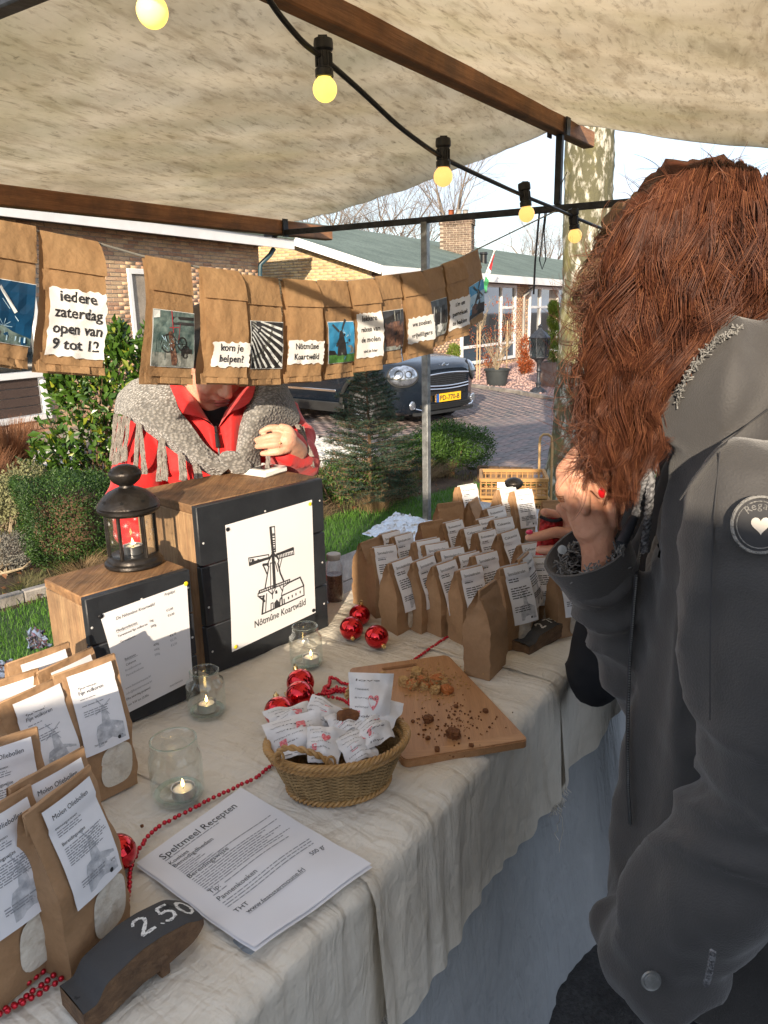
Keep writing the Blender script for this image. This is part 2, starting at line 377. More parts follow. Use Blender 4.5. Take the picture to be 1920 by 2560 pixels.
WGR = SUV((5.2, 5.3), (6.3, 4.6), (6.95, 4.75), (7.6, 6.35), (8.2, 8.4), (7.0, 12), (4.6, 8.0))
sheet('white_gravel_bed', WGR, 0.014, 'joint_sand')
sheet('sand_strip', SUV((2.0, 8.2), (9.5, 9.0), (12.5, 11.5), (2.5, 11.5)), 0.018, 'sand')
def inpoly(pts, poly):
 x, y = pts[:, 0], pts[:, 1]; r = np.zeros(len(pts), bool); n = len(poly)
 for i in range(n):
  x1, y1 = poly[i][0], poly[i][1]; x2, y2 = poly[(i + 1) % n][0], poly[(i + 1) % n][1]
  c = ((y1 > y) != (y2 > y)); r ^= c & (x < (x2 - x1) * (y - y1) / (y2 - y1 + 1e-12) + x1)
 return r
def to_px(p):
 q = np.asarray(p, float) - EYEV; d = q @ fw
 return 960 + F_PX * (q @ rt) / d, 1280 - F_PX * (q @ up) / d, d
# kerb between driveway and gravel: one stone after another
kb = MB(); pth = [np.array(a) for a in SUV((11.9, 3.0), (12.34, 4.75), (13.24, 5.85), (14.35, 7.7), (16.9, 15.8))]
kt = thing('gravel_kerb', 'low stone edging between the brick driveway and the pink gravel', 'kerb', (*pth[0][:2], 0));
for a, b in zip(pth[:-1], pth[1:]):
 d = b - a; l_ = np.linalg.norm(d); n = max(1, int(l_ / 0.8)); e = d / l_
 for i in range(n):
  q = MB(); c = a + d * (i + .5) / n; q.bbox((0, 0, 0), (l_ / n - .012, .07, .11), frame(e), .008)
  inst('kerb_stone', q.mesh('kerb_stone', 'kerb'), kt, c - pth[0] + Z * 0.035)
# pavers
pu = np.arange(6.3, 17, 0.205); pv = np.arange(1.5, 12, 0.105)
cen = []
for i, b in enumerate(pv):
 for a in pu: cen.append(S(a + (0.1025 if i % 2 else 0), b, 0))
cen = np.array(cen); cen = cen[inpoly(cen, DRV)]
x_, y_, d_ = to_px(cen)
vis = (x_ > 1085) & (x_ < 1420) & (y_ > 1000) & (y_ < 1250) & (d_ > 0)
order = np.argsort(np.where(vis, d_, 1e9)); near = set(order[:290].tolist())
drv = MB(); drv.poly([(p[0], p[1], 0.013) for p in SUV((6.6, 3.3), (7.0, 3.3), (7.0, 3.5))]);
drvo = drv.build('driveway', 'joint_sand', None, smooth=False, kind='structure')
pm = []
for k in range(4):
 q = MB(); q.bbox((0, 0, 0), (0.197, 0.097, 0.03), None, 0.004); pm.append(q.mesh('paver', 'paver_a' if k % 3 else 'paver_b', False))
fv, ff, fm = [], [], []; tp = np.array([[-1, -1], [1, -1], [1, 1], [-1, 1]]) * np.array([0.0985, 0.0485])
R2 = np.stack([U[:2], V[:2]], 1)
for i, c in enumerate(cen):
 h = 0.026 + rnd.uniform(-.0025, .0025)
 if i in near: inst('paver', pm[rnd.randrange(4)], drvo, (c[0], c[1], h - 0.015), (rnd.uniform(-.01, .01), rnd.uniform(-.01, .01), math.atan2(U[1], U[0]) + rnd.uniform(-.012, .012)))
 else:
  o = len(fv) ; e = (tp @ R2.T) + c[:2]; g = (tp * 0.97 @ R2.T) + c[:2]
  for p in e: fv.append((p[0], p[1], h - 0.012))
  for p in g: fv.append((p[0], p[1], h))
  ff.append((o + 4, o + 5, o + 6, o + 7)); fm.append(0)
  for a in range(4): ff.append((o + a, o + (a + 1) % 4, o + 4 + (a + 1) % 4, o + 4 + a)); fm.append(0)
  if rnd.random() < .3: fm[-5:] = [1] * 5
fast_mesh('paving', fv, ff, ['paver_a', 'paver_b'], drvo, midx=fm, kind='stuff')
# stones as stuff
def stones(name, poly, n, r0, r1, mt, view=None, z=0.01, **kw):
 p = np.array(poly)[:, :2]; lo, hi = p.min(0), p.max(0); g = rng.uniform(lo, hi, (n * 4, 2)); g = g[inpoly(g, poly)]
 q = np.c_[g, np.zeros(len(g))]; x, y, d = to_px(q); k = (x > view[0]) & (x < view[2]) & (y > view[1]) & (y < view[3]) & (d > 0); g = g[k][:n]
 mb = MB(); mb.ico((0, 0, 0), 1); bv = np.concatenate(mb.v); bf = np.array(mb.f)
 rr = rng.uniform(r0, r1, len(g)); V_ = bv[None] * rng.uniform(.7, 1.15, (len(g), 12, 1)) * rr[:, None, None] * np.array([1, 1, .75]); V_ = V_ + np.c_[g, z + rr * .4][:, None]
 F_ = bf[None] + (np.arange(len(g)) * 12)[:, None, None]
 return fast_mesh(name, V_.reshape(-1, 3), F_.reshape(-1, 3), mt, None, kind='stuff', **kw)
stones('white_pebbles', WGR, 5200, .022, .05, 'white_stone', (700, 1000, 960, 1260))
stones('white_pebbles_by_bush', SUV((4.6, 6.6), (6.6, 6.4), (6.6, 8.6), (4.6, 8.8)), 900, .02, .045, 'white_stone', (60, 1000, 200, 1200))
stones('pink_gravel', GRV, 9000, .016, .035, 'pink_stone', (1130, 880, 1480, 1030))
# lawn blades
def blades(n, poly, view, h0, h1, wd, mt, name, lean=.4, dens=None, **kw):
 p = np.array(poly)[:, :2]; lo, hi = p.min(0), p.max(0); g = rng.uniform(lo, hi, (n * 6, 2)); g = g[inpoly(g, poly)]
 q = np.c_[g, np.zeros(len(g))]; x, y, d = to_px(q); k = (x > view[0]) & (x < view[2]) & (y > view[1]) & (y < view[3]) & (d > 0); g = g[k]
 if dens is not None: g = g[dens(g) > rng.uniform(0, 1, len(g))]
 g = g[:n]; n = len(g); a = rng.uniform(0, 2 * PI, n); h = rng.uniform(h0, h1, n); ln = rng.uniform(-lean, lean, (n, 2)) * h[:, None]
 dx = np.c_[np.cos(a), np.sin(a)] * wd / 2
 v0 = np.c_[g - dx, np.zeros(n)]; v1 = np.c_[g + dx, np.zeros(n)]; v2 = np.c_[g + ln * .4 + dx * .7, h * .6]; v3 = np.c_[g + ln * .4 - dx * .7, h * .6]; v4 = np.c_[g + ln, h]
 vv = np.stack([v0, v1, v2, v3, v4, v4 + 1e-4], 1); f = np.array([[0, 1, 2, 3], [3, 2, 4, 5]])
 F_ = f[None] + (np.arange(n) * 6)[:, None, None]
 return fast_mesh(name, vv.reshape(-1, 3), F_.reshape(-1, 4), mt, None, kind='stuff', **kw)
blades(75000, LAWN, (-500, 1150, 1420, 2000), .025, .055, .005, 'grass', 'grass_blades')
BED = SUV((-2, 4.9), (2.2, 3.9), (4.56, 3.6), (6.3, 3.1), (6.6, 3.6), (6.9, 4.7), (5.2, 6), (3, 9), (-2, 9))
M['weed'] = mat('weed', (0.13, 0.17, 0.05), 0.7, col2=(0.16, 0.12, 0.06), vscale=3, trans=0.3)
M['dry_grass'] = mat('dry_grass', (0.34, 0.25, 0.13), 0.8, col2=(0.20, 0.13, 0.07), vscale=4, trans=0.3)
M['dead_leaf'] = mat('dead_leaf', (0.25, 0.10, 0.045), 0.8, col2=(0.13, 0.06, 0.03), vscale=4, trans=0.2)
blades(14000, BED, (-40, 1050, 1420, 1660), .02, .06, .006, 'weed', 'bed_weeds', dens=lambda g: (wobv(np.c_[g, g[:, :1] * 0], 1.5, 3) > 0.05) * 1.0)
def leafcloud(c, n, size, fill, mt, shape='ell', jitter=.3, up_=0.35, g=rng, asp=.5, R=None, fold=.25):
 """n leaf faces (two quads folded along the rib) on points given by fill(n)"""
 p = fill(n); n = len(p)
 nrm = p - np.array(c); nrm /= np.linalg.norm(nrm, axis=1)[:, None] + 1e-9
 ax = nrm * up_ + g.normal(0, 1, (n, 3)) * .6 + np.array([0, 0, .35]); ax /= np.linalg.norm(ax, axis=1)[:, None]
 side = np.cross(ax, nrm + g.normal(0, .5, (n, 3))); side /= np.linalg.norm(side, axis=1)[:, None] + 1e-9
 nn = np.cross(side, ax); s_ = size * g.uniform(.55, 1.15, n)[:, None]; w_ = s_ * asp
 v = np.stack([p, p + ax * s_ * .5 + side * w_ * .5 + nn * w_ * fold, p + ax * s_, p + ax * s_ * .5 - side * w_ * .5 + nn * w_ * fold,
     p + ax * s_ * .5], 1)
 # 0 base,1 right,2 tip,3 left,4 mid
 f = np.array([[0, 1, 4], [1, 2, 4], [0, 4, 3], [4, 2, 3]])
 F_ = f[None] + (np.arange(n) * 5)[:, None, None]
 return v.reshape(-1, 3), F_.reshape(-1, 3)
def fill_lumps(cs, rs, shell=.55, g=rng):
 cs = np.array(cs, float); rs = np.array(rs, float)
 def f(n):
  k = g.integers(0, len(cs), n); d = g.normal(0, 1, (n, 3)); d /= np.linalg.norm(d, axis=1)[:, None]
  r = (shell + (1 - shell) * g.uniform(0, 1, n)) ; q = cs[k] + d * rs[k] * r[:, None]
  return q[q[:, 2] > 0.02]
 return f
def fill_box(c, d, rot=0, g=rng):
 def f(n):
  p = g.uniform(-1, 1, (n, 3)); ax = g.integers(0, 3, n); sg = np.sign(g.uniform(-1, 1, n));
  p[np.arange(n), ax] = sg * g.uniform(.72, 1.06, n)
  p += .07 * np.sin(p[:, ::-1] * 5 + 1)
  return (p * np.array(d) / 2) @ rotz(rot).T + np.array(c)
 return f
M['laurel'] = mat('laurel_leaf', (0.075, 0.15, 0.02), 0.28, col2=(0.035, 0.085, 0.012), vscale=2.5, trans=0.22, spec=.6)
M['laurel_y'] = mat('yellowing_leaf', (0.30, 0.32, 0.03), 0.35, col2=(0.16, 0.22, 0.03), vscale=4, trans=0.3)
M['box_leaf'] = mat('box_leaf', (0.045, 0.10, 0.02), 0.5, col2=(0.018, 0.045, 0.010), vscale=6, trans=0.25)
M['hedge_leaf'] = mat('hedge_leaf', (0.10, 0.20, 0.025), 0.5, col2=(0.045, 0.10, 0.015), vscale=4, trans=0.3)
M['spruce'] = mat('spruce_needle', (0.045, 0.085, 0.045), 0.6, col2=(0.02, 0.042, 0.026), vscale=4, trans=0.15)
M['lime_conifer'] = mat('lime_conifer', (0.20, 0.27, 0.03), 0.7, col2=(0.10, 0.16, 0.02), vscale=5, trans=0.3)
M['red_leaf'] = mat('red_leaf', (0.42, 0.11, 0.03), 0.6, col2=(0.24, 0.06, 0.02), vscale=6, trans=0.35)
M['heather'] = mat('heather', (0.26, 0.11, 0.05), 0.85, col2=(0.14, 0.07, 0.035), vscale=6, trans=0.2)
M['grey_leaf'] = mat('grey_leaf', (0.27, 0.27, 0.24), 0.8, col2=(0.16, 0.15, 0.13), vscale=6, trans=0.2)
M['pale_leaf'] = mat('pale_green_leaf', (0.26, 0.27, 0.13), 0.8, col2=(0.15, 0.15, 0.07), vscale=6, trans=0.2)
M['twig'] = mat('twig', (0.14, 0.085, 0.05), 0.9, vary=0.3, vscale=10)
M['twig_pale'] = mat('pale_twig', (0.30, 0.24, 0.16), 0.9, vary=0.3, vscale=10)
def bush(name, label, base, lumps, n, size, mt, cat='bush', stems=14, asp=.5, group=None, second=None, leafparts=0, stemmat='twig'):
 b = np.array([base[0], base[1], 0.0]); t = thing(name, label, cat, b, group)
 cs = [b + np.array(l[:3]) for l in lumps]; rs = [l[3] if isinstance(l[3], (tuple, list)) else (l[3],) * 3 for l in lumps]
 mid = np.mean(cs, 0); mid[2] *= .6
 v, f = leafcloud(mid, n, size, fill_lumps(cs, rs), mt, asp=asp)
 if leafparts:
  nl = len(v) // 5; vv = v.reshape(nl, 5, 3); x, y, d = to_px(vv[:, 4]); order = np.argsort(d)[:leafparts]; keep = np.ones(nl, bool); keep[order] = False
  for i in order:
   mb = MB(); mb.add(vv[i] - vv[i][0], [(0, 1, 4), (1, 2, 4), (0, 4, 3), (4, 2, 3)]); inst('leaf', mb.mesh('leaf', mt if rnd.random() > .1 else 'laurel_y', False), t, vv[i][0] - b)
  v = vv[keep].reshape(-1, 3); f = (np.array([[0, 1, 4], [1, 2, 4], [0, 4, 3], [4, 2, 3]])[None] + (np.arange(keep.sum()) * 5)[:, None, None]).reshape(-1, 3)
 midx = None; mats = [mt]
 if second: mats = [mt, second[0]]; midx = np.repeat((rng.uniform(0, 1, len(f) // 4) < second[1]).astype(int), 4)
 fast_mesh('foliage', v, f, mats, t, midx=midx, kind='stuff')
 mb = MB()
 for i in range(stems):
  k = rnd.randrange(len(cs)); e = cs[k] + rng.normal(0, 1, 3) * np.array(rs[k]) * .55; s0 = b + np.array([rnd.uniform(-.06, .06), rnd.uniform(-.06, .06), 0])
  e[2] = max(e[2], .05); m_ = (s0 + e) / 2 + rng.normal(0, .04, 3); mb.tube([s0, (s0 + m_) / 2, m_, (m_ + e) / 2 + rng.normal(0, .02, 3), e], np.linspace(.010, .002, 5), 4)
 mb.build('stem', stemmat, t)
 return t
def wisps(name, label, base, n, h, spread, mt, cat='dry grass', wd=.004, curl=.6, up_=1.0, stem=True):
 b = np.array([base[0], base[1], 0.0]); t = thing(name, label, cat, b)
 a = rng.uniform(0, 2 * PI, n); r = np.abs(rng.normal(0, .35, n)); dirs = np.c_[np.cos(a), np.sin(a), np.zeros(n)]
 root = b + dirs * (r * spread * .5)[:, None]; hh = h * rng.uniform(.5, 1.1, n); out_ = spread * rng.uniform(.2, 1.0, n)
 pts = []
 for k in range(5):
  q = k / 4; z = hh * (q * up_ - curl * .6 * q ** 2.2); pts.append(root + dirs * (out_ * q ** 1.5)[:, None] + np.c_[rng.normal(0, .006, (n, 2)), np.maximum(z, 0.005)])
 pts = np.array(pts); sd = np.c_[-np.sin(a + .8), np.cos(a + .8), np.zeros(n)] * wd / 2
 vv = np.stack([pts[k] + s_ * sd * (1 - k / 5) for k in range(5) for s_ in (-1, 1)], 1)
 f = np.array([[2 * k, 2 * k + 1, 2 * k + 3, 2 * k + 2] for k in range(4)]); F_ = f[None] + (np.arange(n) * 10)[:, None, None]
 fast_mesh('blades', vv.reshape(-1, 3), F_.reshape(-1, 4), mt, t, kind='stuff'); return t
lb = PD(255, 1236, 6.9)
bush('laurel_bush', 'tall glossy green broad-leaved bush behind the clipped box shrub at left', lb,
  [(.1, 0, .35, .42), (.35, .1, .55, .45), (-.15, .0, .45, .40), (.1, 0, .8, (.40, .4, .36)), (.35, 0, 1.05, (.30, .3, .32)), (.02, .1, 1.08, (.2, .2, .26)), (.55, .1, .9, (.3, .3, .38)), (-.35, -.05, .30, .28), (.3, 0, 1.32, (.12, .12, .2)), (.7, .1, .6, .4), (.6, 0, 1.25, (.16, .16, .22)), (-.22, 0, .95, (.14, .14, .2))],
  3600, .105, 'laurel', leafparts=295, second=('laurel_y', .10), stems=30, asp=.52)
bx = PD(185, 1425, 4.75)
t = thing('box_shrub', 'dark green clipped box shrub, cube-shaped, below the tall laurel bush', 'shrub', (bx[0], bx[1], 0))
v_, f_ = leafcloud((bx[0], bx[1], .3), 26000, .017, fill_box((bx[0], bx[1], .32), (.52, .5, .5), .6), 'box_leaf', asp=.6)
fast_mesh('foliage', v_, f_, ['box_leaf', 'hedge_leaf'], t, midx=np.repeat((rng.uniform(0, 1, len(f_) // 4) < .08).astype(int), 4), kind='stuff')
mb = MB(); mb.lathe([(.17, .1), (.21, .2), (.21, .45), (.15, .5)], 10, (bx[0], bx[1], 0)); mb.build('inner_twigs', 'twig', t)
hb = PD(1125, 1192, 7.3)
bush('round_shrub', 'bright green shrub right of the steel post, beside the brick driveway', (hb[0], hb[1]), [(-.2, 0, .26, .24), (.05, 0, .28, .26), (.24, .05, .26, .22), (-.05, .1, .32, .22), (-.38, 0, .2, .2)], 16000, .03, 'hedge_leaf', 'shrub', asp=.4, second=('box_leaf', .3))
hb = PD(820, 1262, 6.1)
bush('low_shrub', 'low yellow-green shrub left of the young spruce', (hb[0], hb[1]), [(-.12, 0, .18, .18), (.1, 0, .22, .2), (.28, .1, .25, .2)], 9000, .03, 'hedge_leaf', 'shrub', asp=.3, second=('dry_grass', .25))
hb = PD(735, 1270, 5.6)
bush('low_shrub', 'low green shrub beside the seller, left of the spruce', (hb[0], hb[1]), [(-.12, 0, .16, .16), (.05, 0, .2, .17)], 5000, .03, 'box_leaf', 'shrub', asp=.3, second=('dry_grass', .25))
hb = PD(985, 1270, 6.3)
bush('feathery_shrub', 'straw-green feathery plant between the spruce and the steel post', (hb[0], hb[1]), [(-.1, 0, .16, .15), (.08, 0, .16, .13)], 3500, .05, 'dry_grass', 'shrub', asp=.12, second=('hedge_leaf', .5))
# young spruce
sb = PD(925, 1275, 6.1); b0 = np.array([sb[0], sb[1], 0])
t = thing('young_spruce', 'young blue-green spruce standing before the black car', 'spruce', b0)
tr_ = MB(); tr_.tube([b0, b0 + [0.01, 0, .6], b0 + [-.01, 0, 1.22]], [.022, .014, .004], 6)
tr_.build('trunk', 'twig', t); nv, nf = [], []; bt = MB()
g = np.random.default_rng(3)
for i in range(130):
 z = .05 + 1.1 * (i / 130) ** 1.1; ln = (.46 * (1 - z / 1.27) ** .8 + .05) * g.uniform(.75, 1.15); a = i * 2.4 + g.uniform(-.3, .3)
 d = np.array([math.cos(a), math.sin(a), .25]); st = b0 + [0, 0, z]
 subs = [(st, d, ln)]
 for k in range(7):
  q = .25 + .1 * k; dd = np.array([math.cos(a + (.7 if k % 2 else -.7)), math.sin(a + (.7 if k % 2 else -.7)), g.uniform(0, .35)]); subs.append((st + d * ln * q, dd, ln * (.45 * (1 - q) + .12)))
 for (s0, d0, l0) in subs:
  e = s0 + d0 * l0 + [0, 0, -.04 * l0]; bt.tube([s0, e], [.0035, .0015], 3, caps=False)
  n = int(l0 * 210) + 6; q = g.uniform(0.05, 1.04, n); pp = s0 + np.outer(q, e - s0); nd = g.normal(0, 1, (n, 3)) + (d0 / np.linalg.norm(d0)) * .9; nd /= np.linalg.norm(nd, axis=1)[:, None]
  sd = np.cross(nd, g.normal(0, 1, (n, 3))); sd /= np.linalg.norm(sd, axis=1)[:, None]
  nv.append(np.stack([pp - sd * .0022, pp + sd * .0022, pp + nd * .024 + sd * .0008, pp + nd * .024 - sd * .0008], 1).reshape(-1, 3))
nv = np.concatenate(nv); nf = np.arange(len(nv)).reshape(-1, 4)
fast_mesh('needles', nv, nf, 'spruce', t, kind='stuff'); bt.build('branches', 'twig', t)
# low growth of the bed at left
q = PD(35, 1215, 7.3); wisps('heather_clump', 'rust-brown upright heather clump by the house wall at far left', q, 2200, .62, .32, 'heather', 'heather', wd=.007, curl=.05)
q = PD(-30, 1260, 6.4); wisps('heather_clump', 'smaller brown heather in front of the tall rust-brown clump', q, 900, .5, .3, 'heather', 'heather', wd=.007, curl=.1)
q = PD(20, 1330, 5.6); bush('pale_shrub', 'pale olive dried shrub under the rust-brown heather', (q[0], q[1]), [(-.1, 0, .22, .2), (.1, 0, .25, .2), (.1, .2, .3, .2)], 5200, .03, 'pale_leaf', 'shrub', stemmat='twig_pale')
q = PD(15, 1452, 4.6); bush('lavender_clump', 'silver-grey lavender clump at the left edge', (q[0], q[1]), [(-.1, 0, .14, .14), (.08, 0, .14, .13)], 5200, .022, 'grey_leaf', 'lavender', asp=.25, stemmat='twig_pale')
for k, (px, py, Y, n, h, sp, mt, lb_) in enumerate([(150, 1330, 5.4, 420, .38, .34, 'dry_grass', 'dry reddish grass tuft left of the box shrub'), (210, 1465, 4.5, 420, .22, .32, 'dry_grass', 'straw-coloured grass tuft below the box shrub'),
  (90, 1400, 5.0, 300, .26, .3, 'heather', 'thin reddish stems beside the lavender'), (300, 1470, 4.6, 300, .2, .28, 'dry_grass', 'dry grass tuft behind the black lantern'), (1060, 1235, 7.0, 320, .32, .34, 'dry_grass', 'pale dry grass behind the steel post'),
  (1100, 1215, 7.2, 220, .28, .3, 'dry_grass', 'pale dry grass arching right of the green shrub'), (780, 1290, 5.7, 260, .2, .3, 'dry_grass', 'dry grass tuft under the low green shrub'), (940, 1290, 5.9, 380, .3, .3, 'dry_grass', 'straw tuft at the foot of the spruce'), (60, 1500, 4.25, 260, .12, .3, 'weed', 'weedy tuft at the edge of the lawn')]):
 wisps('grass_tuft', lb_, PD(px, py, Y), n, h, sp, mt, 'grass tuft', wd=.004)
# fallen leaves
g = rng.uniform(0, 1, (1500, 2)); uu = -1 + 8 * g[:, 0]; vv_ = 3.3 + 3.2 * g[:, 1]; pp = uu[:, None] * U + vv_[:, None] * V + Z * .012; pp = pp[inpoly(pp, BED)]
v_, f_ = leafcloud((0, 0, -50), 9999, .055, lambda n: pp, 'dead_leaf', asp=.6, up_=.1)
v_[:, 2] = np.clip(v_[:, 2], .012, .05) * .8
fast_mesh('fallen_leaves', v_, f_, 'dead_leaf', None, kind='stuff')
mb = MB()
pth = [S(a, b, .03) for a, b in ((-2, 4.55), (0, 4.35), (2.2, 4.0), (2.9, 3.88))]
for a, b in zip(pth[:-1], pth[1:]):
 d = b - a; mb.bbox((a + b) / 2, (np.linalg.norm(d), .06, .07), frame(d), .008)
mb.build('lawn_edging', 'kerb', None, label='grey edging strip between the lawn and the flower bed', cat='edging')
mb = MB(); a0, b0_ = S(6.35, 3.25, .05), S(6.5, 2.75, .05)
for k in range(5):
 c = a0 + (b0_ - a0) * (k + .5) / 5; mb = MB(); mb.bbox((0, 0, 0), (.1, .05, .16), frame(b0_ - a0), .006)
 if k == 0: bt_ = thing('bed_edging', 'short brown wooden palisade where the bed meets the driveway', 'edging', a0)
 inst('stake', mb.mesh('stake', 'twig'), bt_, c - a0)
# ------------------------------------------------------------------ houses
M['mortar'] = mat('mortar', (0.36, 0.31, 0.25), 0.95, vary=0.15, bump=0.5, fine=0.2)
BR = []
for i, (a, b) in enumerate([((.68, .47, .30), (.54, .35, .22)), ((.63, .42, .26), (.50, .31, .19)), ((.64, .46, .28), (.52, .35, .21)), ((.52, .31, .20), (.42, .24, .15))]):
 M['brick%d' % i] = mat('brick', a, .9, col2=b, vscale=4, bump=.5, bscale=80, fine=.2); BR.append('brick%d' % i)
YR = []
for i, (a, b) in enumerate([((.60, .46, .24), (.48, .34, .17)), ((.55, .40, .20), (.44, .29, .15)), ((.64, .50, .29), (.52, .38, .2))]):
 M['ybrick%d' % i] = mat('yellow_brick', a, .9, col2=b, vscale=4, bump=.5, bscale=80, fine=.2); YR.append('ybrick%d' % i)
M['white_paint'] = mat('white_paint', (0.80, 0.80, 0.78), 0.45, vary=0.04, vscale=4)
M['green_roof'] = mat('green_roof_felt', (0.155, 0.20, 0.165), 0.9, col2=(0.10, 0.135, 0.11), vscale=1.2, bump=0.6, bscale=60, fine=0.3)
M['pane'] = mat('window_pane', (0.035, 0.05, 0.06), 0.04, vary=0.5, vscale=1.5, spec=1.0, coat=1.0)
M['curtain'] = mat('curtain', (0.5, 0.48, 0.44), 0.9, vary=0.2)
M['blue_panel'] = mat('blue_panel', (0.03, 0.06, 0.09), 0.35, vary=0.1)
M['dark_plank'] = grain_mat('dark_plank', (0.10, 0.065, 0.05), (0.045, 0.03, 0.025), 0, 3)
M['drain'] = mat('grey_pipe', (0.30, 0.30, 0.28), 0.5, vary=0.1)
M['blue_pipe'] = mat('blue_pipe', (0.03, 0.075, 0.10), 0.4, vary=0.15)
M['concrete'] = mat('concrete', (0.28, 0.26, 0.24), 0.9, vary=0.25, vscale=5, bump=0.5)
def brickfield(parent, org, ax, nrm, s0, s1, z0, z1, holes, mats, proud=.007, maxparts=0, view=None, top=None, bw=.21, bh=.05, jt=.012, off=np.zeros(3)):
 """courses of bricks standing proud of a mortar wall; the nearest ones in view become parts, the rest one stuff mesh"""
 R = np.stack([ax, -nrm, Z], 1); L_ = []
 r = 0; z = z0
 while z < z1:
  s_ = s0 + (bw / 2 if r % 2 else 0) + jt
  while s_ < s1 - bw * .4:
   e = min(s_ + bw, s1); c = ((s_ + e) / 2, z + bh / 2)
   if e - s_ > .04 and not any(h[0] - .01 < c[0] < h[1] + .01 and h[2] - .01 < c[1] < h[3] + .01 for h in holes) and (top is None or c[1] < top(c[0]) - .03): L_.append((c[0], c[1], e - s_))
   s_ = e + jt
  z += bh + jt; r += 1
 L_ = np.array(L_); P3 = org + L_[:, :1] * ax + L_[:, 1:2] * Z
 x, y, d = to_px(P3); near = set()
 if maxparts:
  ok = (x > view[0]) & (x < view[2]) & (y > view[1]) & (y < view[3]) & (d > 0); near = set(np.argsort(np.where(ok, d, 1e9))[:maxparts].tolist())
 ms = []
 for k in range(len(mats)):
  q = MB(); q.bbox((0, 0, 0), (bw, .02, bh), None, .003); ms.append(q.mesh('brick', mats[k], False))
 fv, ff, fm = [], [], []; g = random.Random(5); rz_ = math.atan2(ax[1], ax[0])
 cr_ = np.array([[-1, -1], [1, -1], [1, 1], [-1, 1]]) / 2
 for i, (a, z, w_) in enumerate(L_):
  k = g.randrange(len(mats)); pr = proud + g.uniform(-.002, .0025)
  if i in near and w_ > bw * .95: inst('brick', ms[k], parent, P3[i] + nrm * (pr - .01) - BASE[parent.name], (0, 0, rz_ + g.uniform(-.006, .006)))
  else:
   o = len(fv);
   for q in cr_: fv.append(P3[i] + ax * q[0] * w_ + Z * q[1] * bh - nrm * .002)
   for q in cr_: fv.append(P3[i] + ax * q[0] * (w_ - .006) + Z * q[1] * (bh - .006) + nrm * pr)
   ff.append((o + 4, o + 5, o + 6, o + 7))
   for a_ in range(4): ff.append((o + a_, o + (a_ + 1) % 4, o + 4 + (a_ + 1) % 4, o + 4 + a_))
   fm += [k] * 5
 fast_mesh('brickwork', fv, ff, mats, parent, midx=fm, kind='stuff')
def window(parent, org, ax, nrm, s0, s1, z0, z1, vbars=(), hbars=(), fr=.07, panel=None, dark=None):
 """frame, bars, panes; hbars = list of (s0, s1, z)"""
 R = np.stack([ax, -nrm, Z], 1)
 def at(s_, z, o): return org + ax * s_ + Z * z + nrm * o
 mb = MB()
 for (a, b, c, d) in ((s0, s1, z1 - fr, z1), (s0, s1, z0, z0 + fr)): mb.bbox(at((a + b) / 2, (c + d) / 2, -.03), (b - a, .07, d - c), R, .005)
 for (a, b) in ((s0, s0 + fr), (s1 - fr, s1)): mb.bbox(at((a + b) / 2, (z0 + z1) / 2, -.03), (b - a, .066, z1 - z0 - 2 * fr), R, .005)
 f = mb.build('window_frame', 'white_paint', parent)
 mb = MB()
 for s_ in vbars: mb.bbox(at(s_, (z0 + z1) / 2, -.03), (.07, .06, z1 - z0 - 2 * fr), R, .005)
 for (a, b, z) in hbars: mb.bbox(at((a + b) / 2, z, -.032), (b - a, .055, .07), R, .005)
 if vbars or hbars: mb.build('glazing_bar', 'white_paint', f)
 xs = [s0 + fr] + sorted(vbars) + [s1 - fr]
 for a, b in zip(xs[:-1], xs[1:]):
  mb = MB(); mb.box(at((a + b) / 2, (z0 + z1) / 2, -.06 + rnd.uniform(-.004, .004)), (b - a, .006, z1 - z0 - fr), R @ rotz(rnd.uniform(-.006, .006))); mb.build('pane', 'pane', f)
 return f
az1 = math.radians(26.5); h1 = np.array([math.sin(az1), math.cos(az1), 0]); n1 = np.array([math.cos(az1), -math.sin(az1), 0])   # n1 points to us
FA = np.array([-4.68, 10.07, 0.0]); W1 = FA - n1 * .4
house = thing('brick_house', 'bungalow of orange and yellow brick with green felt roofs behind the garden', 'house', W1)
def s_at(px, org, ax, y=900):
 d = ray(px, y); # solve org + s*ax and eye + t*d in plan
 A = np.array([[ax[0], -d[0]], [ax[1], -d[1]]]); r = np.linalg.solve(A, (EYEV - org)[:2]); return r[0]
e1 = s_at(650, W1, h1, 700); wa, wb = s_at(84, W1, h1, 900) , s_at(323, W1, h1, 750)
W1L = -4.0
mb = MB(); mb.box(W1 + h1 * (W1L + e1) / 2 - n1 * .15 + Z * 1.425, (e1 - W1L, .3, 2.85), frame(h1)); mb.build('left_wall', 'mortar', house, smooth=False)
holes1 = [(wa - 2.3, wa + .12, .22, 2.45), (wb, wb + .95, .95, 2.3)]
brickfield(house, W1, h1, n1, W1L, e1, .0, 2.82, holes1, BR, maxparts=290, view=(90, 560, 640, 1080))
mb = MB(); mb.box(W1 + h1 * (wa - 1.1) + n1 * .004 + Z * 1.33, (2.44, .012, 2.24), frame(h1)); mb.build('window_reveal', 'white_paint', house, smooth=False)
window(house, W1 + n1 * .07, h1, n1, wa - 2.3, wa + .12, .78, 2.45, vbars=(wa - 1.1,), fr=.09)
mb = MB(); mb.bbox(W1 + h1 * (wa - 1.09) + n1 * .03 + Z * .235, (2.46, .07, .09), frame(h1), .01); mb.bbox(W1 + h1 * (wa + .08) + n1 * .03 + Z * .51, (.09, .06, .46), frame(h1), .006); mb.build('panel_frame', 'white_paint', house)
